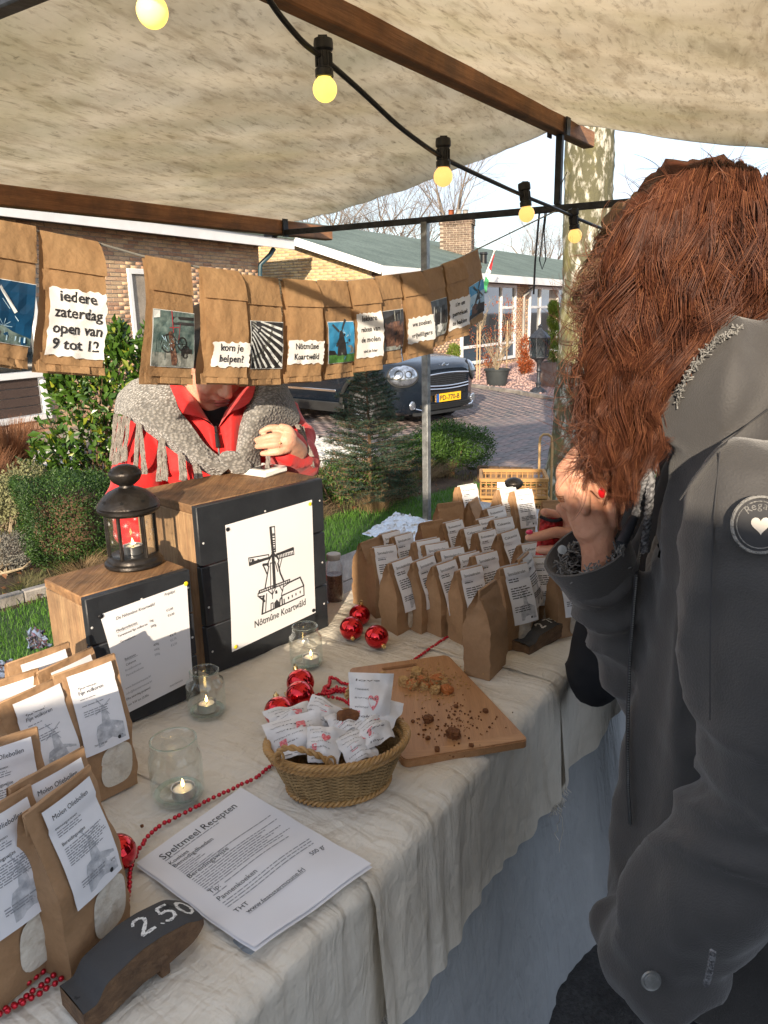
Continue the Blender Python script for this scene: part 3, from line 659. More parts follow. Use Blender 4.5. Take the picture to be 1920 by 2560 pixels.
for k in range(4):
 mb = MB(); mb.bbox((0, 0, 0), (2.3, .02, .118), frame(h1), .004); inst('plank', mb.mesh('plank', 'dark_plank'), house, h1 * (wa - 1.15) + n1 * .022 + Z * (.345 + .124 * k))
window(house, W1 + n1 * .03, h1, n1, wb, wb + .95, .95, 2.3, vbars=(), fr=.08)
# vertical brick sill course under the left window
for k in range(30):
 mb = MB()
 if k == 0: mb.bbox((0, 0, 0), (.055, .03, .12), frame(h1), .004); smh = mb.mesh('sill_brick', 'brick3')
 inst('sill_brick', smh, house, h1 * (wa - 1.9 + .068 * k) + n1 * .012 + Z * .13)
mb = MB(); mb.bbox(FA + h1 * (W1L + 6.7) / 2 - n1 * .0 + Z * 2.9, (6.7 - W1L, .03, .19), frame(h1), .004); mb.build('fascia', 'white_paint', house)
mb = MB(); mb.box(FA + h1 * (W1L + 6.65) / 2 - n1 * 2.2 + Z * 2.93, (6.6 - W1L, 4.3, .06), frame(h1)); mb.build('soffit', 'dark_plank', house, smooth=False)
mb = MB(); mb.box(FA + h1 * (W1L + 6.65) / 2 - n1 * 2.4 + Z * 3.02, (6.7 - W1L, 4.9, .06), frame(h1)); mb.build('flat_roof', 'green_roof', house, smooth=False)
q0 = W1 + h1 * (e1 - .1) + n1 * .08
mb = MB(); mb.tube([q0 + Z * 2.8 + n1 * .22 + h1 * .2, q0 + Z * 2.68 + n1 * .18 + h1 * .12, q0 + Z * 2.5 + n1 * .02, q0 + Z * 2.3, q0 + Z * 0.05], .045, 10); mb.build('downpipe', 'blue_pipe', house)
# right wing
az2 = math.radians(31); h2 = np.array([math.sin(az2), math.cos(az2), 0]); n2 = np.array([math.cos(az2), -math.sin(az2), 0])
C2 = np.array([-.149, 16.45, 0.0]); g2 = -n2      # g2 = gable direction (left, away)
HW = 4.3; EZ = 2.5; RZ = 3.85; LEN = 26
mb = MB()
mb.prism([C2 + n2 * 0 , C2 + g2 * HW * 2, C2 + g2 * HW * 2 + Z * EZ, C2 + g2 * HW + Z * RZ, C2 + Z * EZ], h2 * .25); mb.build('gable_wall', 'mortar', house, smooth=False)
mb = MB(); mb.box(C2 + h2 * (.25 + LEN / 2) - n2 * .15 + Z * 1.25, (LEN, .3, 2.5), frame(h2)); mb.build('front_wall', 'mortar', house, smooth=False)
brickfield(house, C2, g2, -h2, 0, HW * 1.3, 0, RZ, [], YR, top=lambda s_: EZ + (RZ - EZ) * min(1, s_ / HW))
p1, p2, p3, p4 = s_at(1150, C2, h2, 800), s_at(1286, C2, h2, 800), s_at(1320, C2, h2, 800), s_at(1440, C2, h2, 800)
hl = [(p1 - .02, p2 + .02, .12, 2.28), (p3 - .02, p4, .12, 2.28)]
brickfield(house, C2, h2, n2, 0, p4 + 2, 0, 2.45, hl, BR)
m1 = s_at(1250, C2, h2, 800)
window(house, C2 + n2 * .06, h2, n2, p1, p2, .15, 2.26, vbars=(m1,), hbars=((m1, p2 - .07, 1.62), (p1 + .07, p2 - .07, .62)), fr=.09)
mb = MB(); mb.box(C2 + h2 * (p1 + p2) / 2 + n2 * .012 + Z * .38, (p2 - p1 - .18, .02, .36), frame(h2)); mb.build('lower_panel', 'blue_panel', house, smooth=False)
m2, m3 = s_at(1347, C2, h2, 800), s_at(1390, C2, h2, 800)
window(house, C2 + n2 * .06, h2, n2, p3, p4, .15, 2.26, vbars=(m2, m3), hbars=((p3 + .07, p4 - .07, 1.62),), fr=.09)
mb = MB(); mb.box(C2 + h2 * (p3 + p4) / 2 + n2 * .012 + Z * .38, (p4 - p3 - .18, .02, .3), frame(h2)); mb.build('lower_panel', 'blue_panel', house, smooth=False)
qd = C2 + h2 * (s_at(1301, C2, h2, 800)) + n2 * .1
mb = MB(); mb.tube([qd + h2 * .5 + n2 * .3 + Z * 2.36, qd + h2 * .45 + n2 * .25 + Z * 2.3, qd + Z * 1.95, qd + Z * 1.9, qd + Z * .3, qd + Z * .02], .04, 10); mb.build('downpipe', 'drain', house)
# roofs with overhang and fascia boards
ov = .45; d = np.array([0, 0, 0.0]); sl = (RZ - EZ) / HW
eA = C2 + n2 * ov - h2 * .35 + Z * (EZ - ov * sl); rA = C2 + g2 * HW - h2 * .35 + Z * RZ; eB = C2 + g2 * (2 * HW + ov) - h2 * .35 + Z * (EZ - ov * sl)
mb = MB(); mb.prism([eA, rA, eB, eB + Z * .1, rA + Z * .1, eA + Z * .1], h2 * (LEN + .7)); mb.build('roof', 'green_roof', house, smooth=False)
mb = MB()
for a, b in ((eA, rA), (rA, eB)):
 dd = b - a; mb.bbox((a + b) / 2 - h2 * .012 + Z * .02, (np.linalg.norm(dd) + .02, .022, .17), frame(dd, Z), .003)
mb.build('verge_board', 'white_paint', house)
mb = MB(); mb.bbox(eA + h2 * (LEN + .7) / 2 + n2 * .012 + Z * .0, (LEN + .7, .022, .2), frame(h2), .003); mb.build('fascia', 'white_paint', house)
mb = MB(); mb.box(C2 + h2 * LEN / 2 + n2 * .2 + Z * 2.315, (LEN, .42, .02), frame(h2)); mb.build('soffit', 'dark_plank', house, smooth=False)
# chimney on the near slope
cc = PD(1143, 640, 25.5); cz0, cz1 = 3.0, 4.35
chn = MB(); chn.box((cc[0], cc[1], (cz0 + cz1) / 2), (.98, .7, cz1 - cz0), rotz(-.25)); ch = chn.build('chimney', 'mortar', house, smooth=False)
cax = np.array([math.cos(-.25), math.sin(-.25), 0]); cnr = np.array([math.sin(-.25), -math.cos(-.25), 0]); fv, ff, fm = [], [], []
for side in range(3):
 ax, nr, ln, of = [(cax, cnr, .98, .35), (-cnr, cax, .7, .49), (cnr, -cax, .7, .49)][side]
 for r in range(21):
  wid = ln + (.06 if r > 17 else 0); x = -wid / 2 + (.1 if r % 2 else 0)
  while x < wid / 2 - .03:
   e = min(x + .2, wid / 2); c = np.array([cc[0], cc[1], cz0 + .03 + r * .064]) + ax * (x + e) / 2 + nr * (of + (.03 if r > 17 else 0)); o = len(fv)
   pr = rnd.uniform(.004, .02)
   for q in ((-1, -1), (1, -1), (1, 1), (-1, 1)): fv.append(c + ax * q[0] * (e - x) / 2 + Z * q[1] * .027 - nr * .04)
   for q in ((-1, -1), (1, -1), (1, 1), (-1, 1)): fv.append(c + ax * q[0] * (e - x - .008) / 2 + Z * q[1] * .024 + nr * pr)
   ff.append((o + 4, o + 5, o + 6, o + 7)); ff += [(o + a_, o + (a_ + 1) % 4, o + 4 + (a_ + 1) % 4, o + 4 + a_) for a_ in range(4)]; fm += [rnd.randrange(2)] * 5
   x = e + .012
M['old_brick'] = mat('old_brick', (.26, .19, .14), .95, col2=(.15, .11, .085), vscale=6, bump=.8, fine=.3); M['old_brick2'] = mat('old_brick_dark', (.20, .14, .11), .95, col2=(.12, .09, .07), vscale=6, bump=.8, fine=.3)
o_ = fast_mesh('brickwork', fv, ff, ['old_brick', 'old_brick2'], ch, midx=fm, kind='stuff')
for dx, mt in ((-.2, 'red_leaf'), (.05, 'concrete'), (.25, 'concrete')):
 mb = MB(); mb.lathe([(.09, 0), (.08, .22), (.1, .24), (.07, .26)], 10, (cc[0] + dx, cc[1], cz1 + .02)); mb.build('chimney_pot', mt, ch)
mb = MB(); q = PD(1209, 648, 24); mb.lathe([(.1, -.5), (.1, .12), (.13, .14), (.11, .2)], 10, q); mb.build('vent_pipe', 'black_plastic', house)
# flag
fp = PD(1236, 627, 19.0); fq = PD(1196, 735, 19.4)
t = thing('flag', 'red, white and green flag furled along a slanting pole on the far house wall', 'flag', fq)
mb = MB(); mb.tube([fq, fp], [.015, .012], 8); mb.lathe([(0, -.03), (.03, 0), (0, .03)], 8, fp); mb.build('flag_pole', 'white_paint', t)
M['flag_red'] = mat('flag_red', (.6, .03, .04), .7, vary=.05); M['flag_green'] = mat('flag_green', (.04, .25, .1), .7, vary=.05); M['flag_white'] = mat('flag_white', (.8, .8, .8), .7, vary=.03)
d = fq - fp
for k, (a, b, mt) in enumerate([(.06, .38, 'flag_red'), (.38, .56, 'flag_white'), (.56, .80, 'flag_green')]):
 mb = MB(); mb.grid(lambda s_, r: fp + d * (a + (b - a) * s_) + np.array([.01 + .12 * r * (a + (b - a) * s_) + .01, .04 * math.sin(9 * s_ + 4 * r), -.01 - .20 * r * (a + (b - a) * s_)]), 6, 5); mb.build('flag_stripe', mt, t)
# ------------------------------------------------------------------ bare trees beyond the roofs
def bare_tree(name, label, base, h, n0, seed, mt='twig', spread=.5, r0=.14, group=None, depth=5):
 g = random.Random(seed); b = np.array(base, float); t = thing(name, label, 'tree', b, group)
 tw = MB(); tk = MB(); vv, ff = [], []
 def tri(a, c, r1, r2):
  d = c - a; l_ = np.linalg.norm(d); x = np.cross(d, [.3, .2, .9]); x /= np.linalg.norm(x) + 1e-9; y = np.cross(d / l_, x); o = len(vv)
  for p, r in ((a, r1), (c, r2)):
   for k in range(3): q = 2 * PI * k / 3; vv.append(p + r * (math.cos(q) * x + math.sin(q) * y))
  for k in range(3): ff.append((o + k, o + (k + 1) % 3, o + 3 + (k + 1) % 3, o + 3 + k))
 def br(p, d, l_, r, lv):
  n = 3; q = p
  for i in range(n):
   d = d + np.array([g.gauss(0, .13), g.gauss(0, .13), .04]); d /= np.linalg.norm(d); e = q + d * l_ / n; r2 = r * .8
   tri(q, e, r, r2)
   if lv > 0:
    for k in range(2 if lv > 1 else 2):
     a = g.uniform(0, 2 * PI); s_ = np.cross(d, [math.cos(a), math.sin(a), .3]); s_ /= np.linalg.norm(s_) + 1e-9
     if g.random() < .85: br(e, d * .72 + s_ * g.uniform(.35, .75), l_ * g.uniform(.45, .7), r2 * .55, lv - 1)
   q = e; r = r2
 tk.tube([b, b + [0, 0, h * .2], b + [g.uniform(-.2, .2), 0, h * .38]], [r0, r0 * .8, r0 * .6], 8); tk.build('trunk', mt, t)
 top = b + np.array([0, 0, h * .33])
 for i in range(n0):
  a = 2 * PI * i / n0 + g.uniform(-.4, .4); br(top + Z * g.uniform(-.1, .1) * h, np.array([math.cos(a) * spread, math.sin(a) * spread, .8 + g.uniform(-.2, .2)]), h * .36, r0 * .5, depth - 1)
 fast_mesh('crown', vv, ff, mt, t, kind='stuff'); return t
M['far_twig'] = mat('far_twig', (.24, .20, .17), .9, vary=.3, vscale=2)
for i, (px, Y, ty, lb_, sp, n0) in enumerate([(800, 40, 520, 'pale bare tree leftmost behind the green roof, against the canopy edge', .5, 6), (900, 46, 505, 'dense bare tree behind the green roof left of the steel post', .6, 7), (985, 50, 520, 'bare tree just left of the brick chimney', .55, 6),
  (1125, 44, 468, 'tall thin bare tree rising behind the brick chimney', .35, 5), (1345, 48, 628, 'rounded bare tree between the flag and the birch trunk', .6, 7), (1040, 60, 540, 'faint bare tree between post and chimney', .6, 6), (1225, 62, 655, 'small bare tree behind the flag', .6, 5)]):
 p = PD(px, 760, Y); top = PD(px, ty, Y)[2]; bare_tree('bare_tree', lb_, (p[0], p[1], 0), top * 1.55, n0, 20 + i, 'far_twig', sp, .16, 'bare winter trees behind the house', 5)
# ------------------------------------------------------------------ birch
def bark_mat():
 m_ = mat('birch_bark', (.56, .54, .47), .85, col2=(.10, .095, .055), vscale=19, detail=10, ramp=(.50, .64), stretch=(1, 1, .45), bump=1.0, bscale=24, fine=.25)
 t = m_.node_tree; b = t.nodes['Principled BSDF']; src = b.inputs['Base Color'].links[0].from_socket
 n = t.nodes.new('ShaderNodeTexNoise'); n.inputs['Scale'].default_value = 4; n.inputs['Detail'].default_value = 6
 tc_ = t.nodes.new('ShaderNodeTexCoord'); t.links.new(tc_.outputs['Object'], n.inputs['Vector'])
 r = t.nodes.new('ShaderNodeValToRGB'); r.color_ramp.elements[0].position = .5; r.color_ramp.elements[1].position = .62
 r.color_ramp.elements[0].color = (0, 0, 0, 1); r.color_ramp.elements[1].color = (.8, .8, .8, 1)
 mm = t.nodes.new('ShaderNodeMix'); mm.data_type = 'RGBA'; mm.inputs[7].default_value = (.17, .155, .06, 1)
 t.links.new(n.outputs['Fac'], r.inputs['Fac']); t.links.new(r.outputs['Color'], mm.inputs[0]); t.links.new(src, mm.inputs[6]); t.links.new(mm.outputs[2], b.inputs['Base Color']); return m_
M['birch'] = bark_mat()
bc = [PD(x, y, 6.2) for x, y in ((1432, 1262), (1434, 1235), (1440, 1150), (1448, 1000), (1456, 850), (1465, 700), (1470, 500), (1474, 345))]; bc[0][2] = -.05
bc += [bc[-1] + [.02, 0, .8], bc[-1] + [.1, .1, 2.2], bc[-1] + [.1, .3, 4.0]]; br_ = [.33, .27, .225, .20, .19, .183, .178, .176, .17, .14, .09]
bb = np.array(bc[0]); bb[2] = 0
birch = thing('birch_tree', 'thick birch trunk with white and mossy bark behind the red-haired woman', 'tree', bb)
zz = np.array([p[2] for p in bc]); zq = np.linspace(zz[0], zz[-1], 170); cx_, cy_, rr_ = [np.interp(zq, zz, np.array([p[0] for p in bc])), np.interp(zq, zz, np.array([p[1] for p in bc])), np.interp(zq, zz, br_)]
NB = 72; an = np.linspace(0, 2 * PI, NB, endpoint=False); vv = []
for i in range(170):
 dirs = np.c_[np.cos(an), np.sin(an), np.zeros(NB)]; q = dirs * .25 + Z * zq[i]
 r = rr_[i] * (1 + .045 * wobv(q, 9, 5) + .035 * wobv(q * np.array([1, 1, .6]), 42, 20) + .02 * wobv(q, 95, 33)); r += .05 * np.maximum(0, .45 - zq[i]) * (1 + np.sin(an * 5 + 1))
 vv.append(dirs * r[:, None] + [cx_[i], cy_[i], zq[i]])
vv = np.concatenate(vv); ff = [(i * NB + j, i * NB + (j + 1) % NB, (i + 1) * NB + (j + 1) % NB, (i + 1) * NB + j) for i in range(169) for j in range(NB)]
fast_mesh('trunk', vv, ff, 'birch', birch, smooth=True)
mb = MB()
for k in range(9):
 a = k * 2.1; p = bc[-2] + np.array([0, 0, -.6 + .25 * k]); e = p + np.array([math.cos(a) * 1.6, math.sin(a) * 1.6, 1.6]); mb.tube([p, (p + e) / 2 + [0, 0, .3], e], [.05, .03, .008], 6)
mb.build('branch', 'twig', birch)
# ------------------------------------------------------------------ things on the far gravel
M['pot_grey'] = mat('dark_pot', (.035, .042, .045), .6, vary=.15)
pp = PD(1242, 965, 16.2); pp[2] = .01; t = thing('plant_pot', 'round dark plastic pot on the pink gravel with a bare shrub in it', 'pot', pp)
mb = MB(); mb.lathe([(.19, 0), (.2, .02), (.25, .31), (.275, .315), (.28, .35), (.255, .35), (.25, .33), (0, .30)], 28, pp); mb.build('pot_body', 'pot_grey', t)
def twigplant(name, label, base, n, h, sp, mt='twig_pale', r=.007, seed=1, leaf=None):
 g = random.Random(seed); t = thing(name, label, 'shrub', base); mb = MB(); tips = []
 for i in range(n):
  a = g.uniform(0, 2 * PI); d = np.array([math.cos(a) * sp, math.sin(a) * sp, 1]) ; hh = h * g.uniform(.6, 1); p = [base + d * np.array([q ** 1.3, q ** 1.3, q]) * hh + np.array([g.gauss(0, .012), g.gauss(0, .012), 0]) for q in (0, .3, .6, 1)]
  mb.tube(p, [r, r * .8, r * .6, r * .35], 4)
  for k in range(3):
   s0 = p[1 + k % 3]; e = s0 + np.array([g.uniform(-.2, .2), g.uniform(-.2, .2), g.uniform(.08, .25)]) * h * .7; mb.tube([s0, e], [r * .5, r * .25], 3); tips.append(e)
 mb.build('stem', mt, t)
 if leaf:
  tp_ = np.array(tips); v, f = leafcloud(base, leaf[1], leaf[2], lambda n: tp_[rng.integers(0, len(tp_), n)] + rng.normal(0, leaf[3], (n, 3)), leaf[0]); fast_mesh('leaves', v, f, leaf[0], t, kind='stuff')
 return t
twigplant('potted_shrub', 'leafless pale-stemmed shrub growing in the round dark pot', pp + Z * .3, 22, .95, .55, leaf=None)
M['stake'] = mat('stake', (.45, .33, .20), .8, vary=.15)
for k, (px, lb_) in enumerate([(1192, 'thin wooden stake left of the potted shrub'), (1199, 'pale stem tied beside the left stake'), (1266, 'wooden stake right of the potted shrub')]):
 p = PD(px, 940, 17.5); p[2] = 0; mb = MB(); mb.tube([p, p + [0, 0, 1.12 + .1 * k]], [.016, .014], 6); mb.build('garden_stake', 'stake', None, label=lb_, cat='stake')
q = PD(1196, 930, 17.6); q[2] = 0; twigplant('bare_sapling', 'bare sapling with upswept branches by the left stake', q + Z * .9, 9, .9, .35, r=.008, seed=4)
q = PD(1266, 925, 17.6); q[2] = 0; twigplant('bare_sapling', 'sapling with a few dark red leaves by the right stake', q + Z * .75, 9, .9, .4, r=.008, seed=6, leaf=('red_leaf', 500, .05, .07))
q = PD(1225, 925, 18.2); q[2] = 0; twigplant('red_shrub', 'dark red-leaved shrub in front of the tall window', q, 16, .95, .5, seed=8, leaf=('red_leaf', 900, .05, .09))
q = PD(1311, 925, 19.0); q[2] = 0
bush('orange_shrub', 'narrow orange-leaved shrub against the brick pier', (q[0], q[1]), [(0, 0, .3, (.16, .16, .3)), (0, 0, .65, (.15, .15, .3)), (.05, 0, .2, (.2, .16, .2))], 2200, .055, 'red_leaf', 'shrub')
M['planter_black'] = mat('planter_black', (.02, .022, .024), .5, vary=.1); M['planter_wood'] = mat('planter_weathered', (.24, .21, .19), .85, col2=(.15, .10, .085), vscale=4, bump=.4)
q = PD(1135, 962, 16.6); q[2] = .01; t = thing('planter_box', 'square black planter box behind the car bonnet', 'planter', q)
R_ = frame(h2); mb = MB()
for sx in (-1, 1): mb.bbox(q + R_ @ np.array([sx * .36, 0, .21]), (.03, .42, .42), R_, .006); mb.bbox(q + R_ @ np.array([0, sx * .2, .211]), (.69, .03, .418), R_, .006)
mb.box(q + Z * .36, (.68, .38, .02), R_); mb.build('box_body', 'planter_black', t)
bush('planter_conifer', 'small bright green conifer growing in the black planter box', (q[0], q[1]), [(-.1, 0, .5, (.24, .2, .18)), (0, 0, .68, (.16, .16, .2)), (.2, 0, .42, (.16, .14, .12))], 5000, .05, 'lime_conifer', 'conifer', stems=5, asp=.3)
q = PD(1392, 966, 15.9); q[2] = .01; t = thing('trough_planter', 'weathered grey trough planter partly behind the birch', 'planter', q)
mb = MB(); mb.prism([q + R_ @ np.array([-.34, -.22, 0]), q + R_ @ np.array([.34, -.22, 0]), q + R_ @ np.array([.34, .22, 0]), q + R_ @ np.array([-.34, .22, 0])], Z * .02)
for s_ in (-1, 1):
 for ax in (0, 1):
  a = np.array([-.34, s_ * .22, 0]) if ax else np.array([s_ * .34, -.22, 0]); b = np.array([.34, s_ * .22, 0]) if ax else np.array([s_ * .34, .22, 0])
  k = np.array([1.25, 1.25, 1]); mb.prism([q + R_ @ a, q + R_ @ b, q + R_ @ (b * k + [0, 0, .5]), q + R_ @ (a * k + [0, 0, .5])], R_ @ (np.array([0, -s_ * .03, 0]) if ax else np.array([-s_ * .03, 0, 0])))
mb.box(q + Z * .42, (.74, .46, .02), R_); mb.build('trough_body', 'planter_wood', t, smooth=False)
bush('tall_conifer', 'yellow-green pyramid conifer in the trough behind the black garden lamp', (q[0] - .02, q[1]), [(0, 0, .7, (.26, .22, .25)), (.0, 0, 1.0, (.24, .2, .25)), (-.05, 0, 1.3, (.18, .16, .2)), (-.1, 0, 1.55, (.12, .12, .16))], 9000, .06, 'lime_conifer', 'conifer', stems=6, asp=.25)
# garden lamp
q = PD(1345, 986, 14.6); q[2] = .02; t = thing('garden_lamp', 'black cast-iron garden lamp on a turned foot standing on pink gravel', 'lamp', q)
mb = MB(); mb.lathe([(.17, 0), (.16, .03), (.09, .08), (.05, .1), (.045, .14), (.06, .17), (.035, .2), (.03, .38), (.05, .4), (.035, .44), (.045, .55), (.09, .6), (.1, .62)], 16, q); mb.build('foot', 'steel_dark', t)
mb = MB(); mb.lathe([(.13, .62), (.17, .65), (.17, .67)], 6, q); mb.lathe([(.19, 1.0), (.205, 1.02), (.13, 1.1), (.05, 1.16), (.03, 1.2), (.045, 1.22), (0, 1.27)], 6, q)
for k in range(6):
 a = k * PI / 3; mb.tube([q + [.165 * math.cos(a), .165 * math.sin(a), .66], q + [.19 * math.cos(a), .19 * math.sin(a), 1.01]], .012, 5)
 a1 = a + PI / 6; cpt = q + [.15 * math.cos(a1), .15 * math.sin(a1), .83]; tn = np.array([-math.sin(a1), math.cos(a1), 0])
 for s_ in (-1, 1): mb.tube([cpt + tn * s_ * .05 - Z * .12, cpt, cpt + tn * s_ * .06 + Z * .13], .007, 4)
mb.build('lamp_head', 'steel_dark', t)
mb = MB(); mb.lathe([(.145, .67), (.165, 1.0)], 6, q); mb.build('lamp_glass', 'pane', t, smooth=False)
# ================================================================== MARKET STALL
def canvas_mat(name):
 m_ = mat(name, (.86, .78, .64), .9, col2=(.72, .64, .50), vscale=3.2, detail=9, trans=.72, bump=.22, bscale=30, stretch=(1, 1, 1), ramp=(.36, .62))
 t = m_.node_tree; b = t.nodes['Principled BSDF']; src = b.inputs['Base Color'].links[0].from_socket; tcc = t.nodes.new('ShaderNodeTexCoord')
 mpp = t.nodes.new('ShaderNodeMapping'); mpp.inputs['Rotation'].default_value = (0, 0, AZ - .15); mpp.inputs['Scale'].default_value = (1, 1, 1); t.links.new(tcc.outputs['Object'], mpp.inputs[0])
 mp2 = t.nodes.new('ShaderNodeMapping'); mp2.inputs['Scale'].default_value = (9, 2.2, 4); t.links.new(mpp.outputs[0], mp2.inputs[0])
 last = src
 for k, (s_, lo, hi, f, col) in enumerate([(2.6, .50, .74, .55, (.42, .33, .22)), (9, .54, .72, .6, (.27, .20, .135)), (1.3, .5, .7, .3, (.52, .50, .30)), (46, .63, .74, .75, (.16, .12, .085))]):
  n = t.nodes.new('ShaderNodeTexNoise'); n.inputs['Scale'].default_value = s_; n.inputs['Detail'].default_value = 8; n.inputs['Roughness'].default_value = .68; n.inputs['Distortion'].default_value = .5
  t.links.new((mp2 if k in (0, 1) else mpp).outputs[0], n.inputs['Vector'])
  r = t.nodes.new('ShaderNodeValToRGB'); r.color_ramp.elements[0].position = lo; r.color_ramp.elements[1].position = hi; r.color_ramp.elements[0].color = (0, 0, 0, 1); r.color_ramp.elements[1].color = (f, f, f, 1)
  mm = t.nodes.new('ShaderNodeMix'); mm.data_type = 'RGBA'; mm.inputs[7].default_value = tuple(col) + (1,)
  t.links.new(n.outputs['Fac'], r.inputs['Fac']); t.links.new(r.outputs['Color'], mm.inputs[0]); t.links.new(last, mm.inputs[6]); last = mm.outputs[2]
 t.links.new(last, b.inputs['Base Color'])
 for n in t.nodes:
  if n.type == 'BSDF_TRANSLUCENT': t.links.new(last, n.inputs['Color'])
 return m_
M['canvas'] = canvas_mat('stained_canvas')
M['beam'] = grain_mat('brown_beam', (.42, .20, .09), (.25, .115, .055), 0, 2.2, bump=.25, dirt=.55, dirtcol=(.07, .05, .04))
M['plank'] = grain_mat('weathered_plank', (.46, .47, .48), (.26, .26, .27), 1, 2.0, .8, .5, dirt=.3, dirtcol=(.13, .12, .11), fac=14)
stall = thing('market_stall', 'market stall with stained canvas roof, brown wooden beams, steel frame and plank table', 'market stall', (0, 0, 0))
UN, UF = .42, 2.66          # near and far end of the roof
UE = 2.53
RS = frame(U)
def beam(u0, u1, v, z, dv, dz, mt='beam', name='roof_beam'):
 c = S((u0 + u1) / 2, v, z); mb = MB(); mb.bbox((0, 0, 0), (u1 - u0, dv, dz), None, .004)
 o = inst(name, mb.mesh(name, mt), stall, c, (0, 0, math.atan2(U[1], U[0]))); return o
beam(UN, 2.81, 1.017, 2.117, .042, .052)
beam(UN, 2.86, 2.218, 1.897, .045, .058)
beam(UN, 2.84, -.24, 1.867, .045, .058)
def steel(p, q, w_, mt='steel_dark', name='crossbar'):
 mb = MB(); d = np.array(q) - np.array(p); mb.bbox((np.array(p) + q) / 2, (np.linalg.norm(d), w_, w_), frame(d, (0, 0, 1) if abs(d[2]) < .1 else U), .002); return mb.build(name, mt, stall)
for ue in (UE, .52):
 steel(S(ue, 2.30, 1.878), S(ue, -.40, 1.858), .021)
 steel(S(ue, 1.012, 1.88), S(ue, 1.012, 2.09), .021, name='ridge_post')
 mb = MB()
 for v_, z_ in ((2.218, 1.86), (-.24, 1.83), (1.017, 2.085)):
  for s_ in (-1, 1): mb.box(S(ue, v_ + s_ * .031, z_ + .035), (.03, .005, .07), RS)
 mb.build('beam_bracket', 'steel_dark', stall)
 mb = MB(); mb.tube([S(ue + .01, 2.30 - .04, 1.87), S(ue + .01, 2.30 - .04, 1.93)], .006, 6); mb.build('hook', 'steel_dark', stall)
 steel(S(ue, 1.518, 0.008), S(ue, 1.518, 1.866), .026, 'galv', 'post')
 steel(S(ue, -.38, 0.008) if ue < 1 else S(ue + .1, -.38, .008), S(ue + (.1 if ue > 1 else 0), -.38, 1.85), .026, 'galv', 'post')
# canvas: two slopes hanging a little between ridge and eaves, with a scalloped far edge
def canvas(v0, z0, v1, z1, name, k0):
 def fn(a, b):
  u_ = UN + (UF - UN) * a; v_ = v0 + (v1 - v0) * b; z = z0 + (z1 - z0) * b - .028 * math.sin(PI * b)
  fe = max(0, (a - .75) / .25)
  z -= .030 * fe ** 3 * math.sin(PI * b); u_ -= .10 * fe ** 4 * math.sin(PI * b)
  z += .006 * wob((u_, v_, 0), 4, k0) + .0025 * wob((u_ * .6, v_ * 2, 0), 16, k0 + 5)
  return S(u_, v_, z)
 mb = MB(); mb.grid(fn, 120, 50, thick=(0, 0, .003)); mb.build(name, 'canvas', stall, smooth='all')
canvas(1.035, 2.149, 2.30, 1.927, 'canvas_roof', 1); canvas(1.03, 2.151, -.42, 1.895, 'canvas_roof', 14)
# table: four grey planks on trestle rails
def plank_edge(k, u_):
 f = .60; b = 1.60 - .119 * (u_ - 1.2) if u_ > .4 else 1.695; b = min(b, 1.70); return f + (b - f) * k / 5
for k in range(5):
 mb = MB(); g_ = .004; u0, u1 = -1.3 + rnd.uniform(-.03, .03), 2.80 + (.0 if k < 3 else .0) + rnd.uniform(-.02, .02)
 pts = [S(u0, plank_edge(k, u0) + g_, 0), S(u1, plank_edge(k, u1) + g_, 0), S(u1, plank_edge(k + 1, u1) - g_, 0), S(u0, plank_edge(k + 1, u0) - g_, 0)]
 mb.prism([p + Z * (TZ - .034) for p in pts], Z * (.030 + rnd.uniform(-.002, .001))); mb.build('table_plank', 'plank', stall, smooth=False)
for u_ in (-1.1, .7, 2.5):
 steel(S(u_, .62, TZ - .05), S(u_, 1.5, TZ - .05), .03, name='table_rail')
 for v_ in (.66, 1.46): steel(S(u_, v_, .008), S(u_, v_, TZ - .066), .03, 'galv', 'trestle_leg')
# steel wire loops hanging from the crossbar
mb = MB(); mb.tube([S(UE, 1.075, 1.86), S(UE - .01, 1.075, 1.80), S(UE - .012, 1.08, 1.70), S(UE - .012, 1.082, 1.60)], .0035, 6)
mb.tube([S(UE, 1.05, 1.862), S(UE - .01, 1.052, 1.80), S(UE - .01, 1.043, 1.71), S(UE - .01, 1.055, 1.68), S(UE - .01, 1.065, 1.71), S(UE - .01, 1.056, 1.80), S(UE, 1.055, 1.862)], .0022, 6)
mb.build('tie_cord', 'steel_dark', None, label='dark tie cords hanging in a loop from the crossbar beside the ridge post', cat='cord')
# ------------------------------------------------------------------ string of bulbs
BP = [(-.38, .75, 1.875), None]
bulbs = [PL(x, y, S(0, .93, 0), V) + Z * .066 for x, y in ((380, 20), (812, 217), (1108, 437), (1309, 532), (1431, 587))]
# enlarge towards the camera only as far as the photograph shows: first bulb hangs nearest
t = thing('string_lights', 'black cable with glowing round bulbs slung under the canvas roof', 'string lights', bulbs[1])
cab = [bulbs[0] + [-.20, -.28, .10], bulbs[0] + [0, 0, .012], bulbs[0] + [.10, .12, .03]]
px = [(640, -50), (700, 40), (760, 110), (812, 148), (900, 225), (1000, 320), (1100, 392), (1200, 440), (1305, 488), (1390, 522), (1440, 545), (1500, 570), (1560, 590)]
cab += [PL(x, y, S(0, .93, 0), V) for x, y in px]
mb = MB(); cab = np.array(cab); q = np.linspace(0, len(cab) - 1, 90); cc_ = np.stack([np.interp(q, range(len(cab)), cab[:, i]) for i in range(3)], 1)
for _ in range(3): cc_[1:-1] = (cc_[:-2] + 2 * cc_[1:-1] + cc_[2:]) / 4
mb.tube(cc_, .0052, 8); mb.build('cable', 'black_plastic', t)
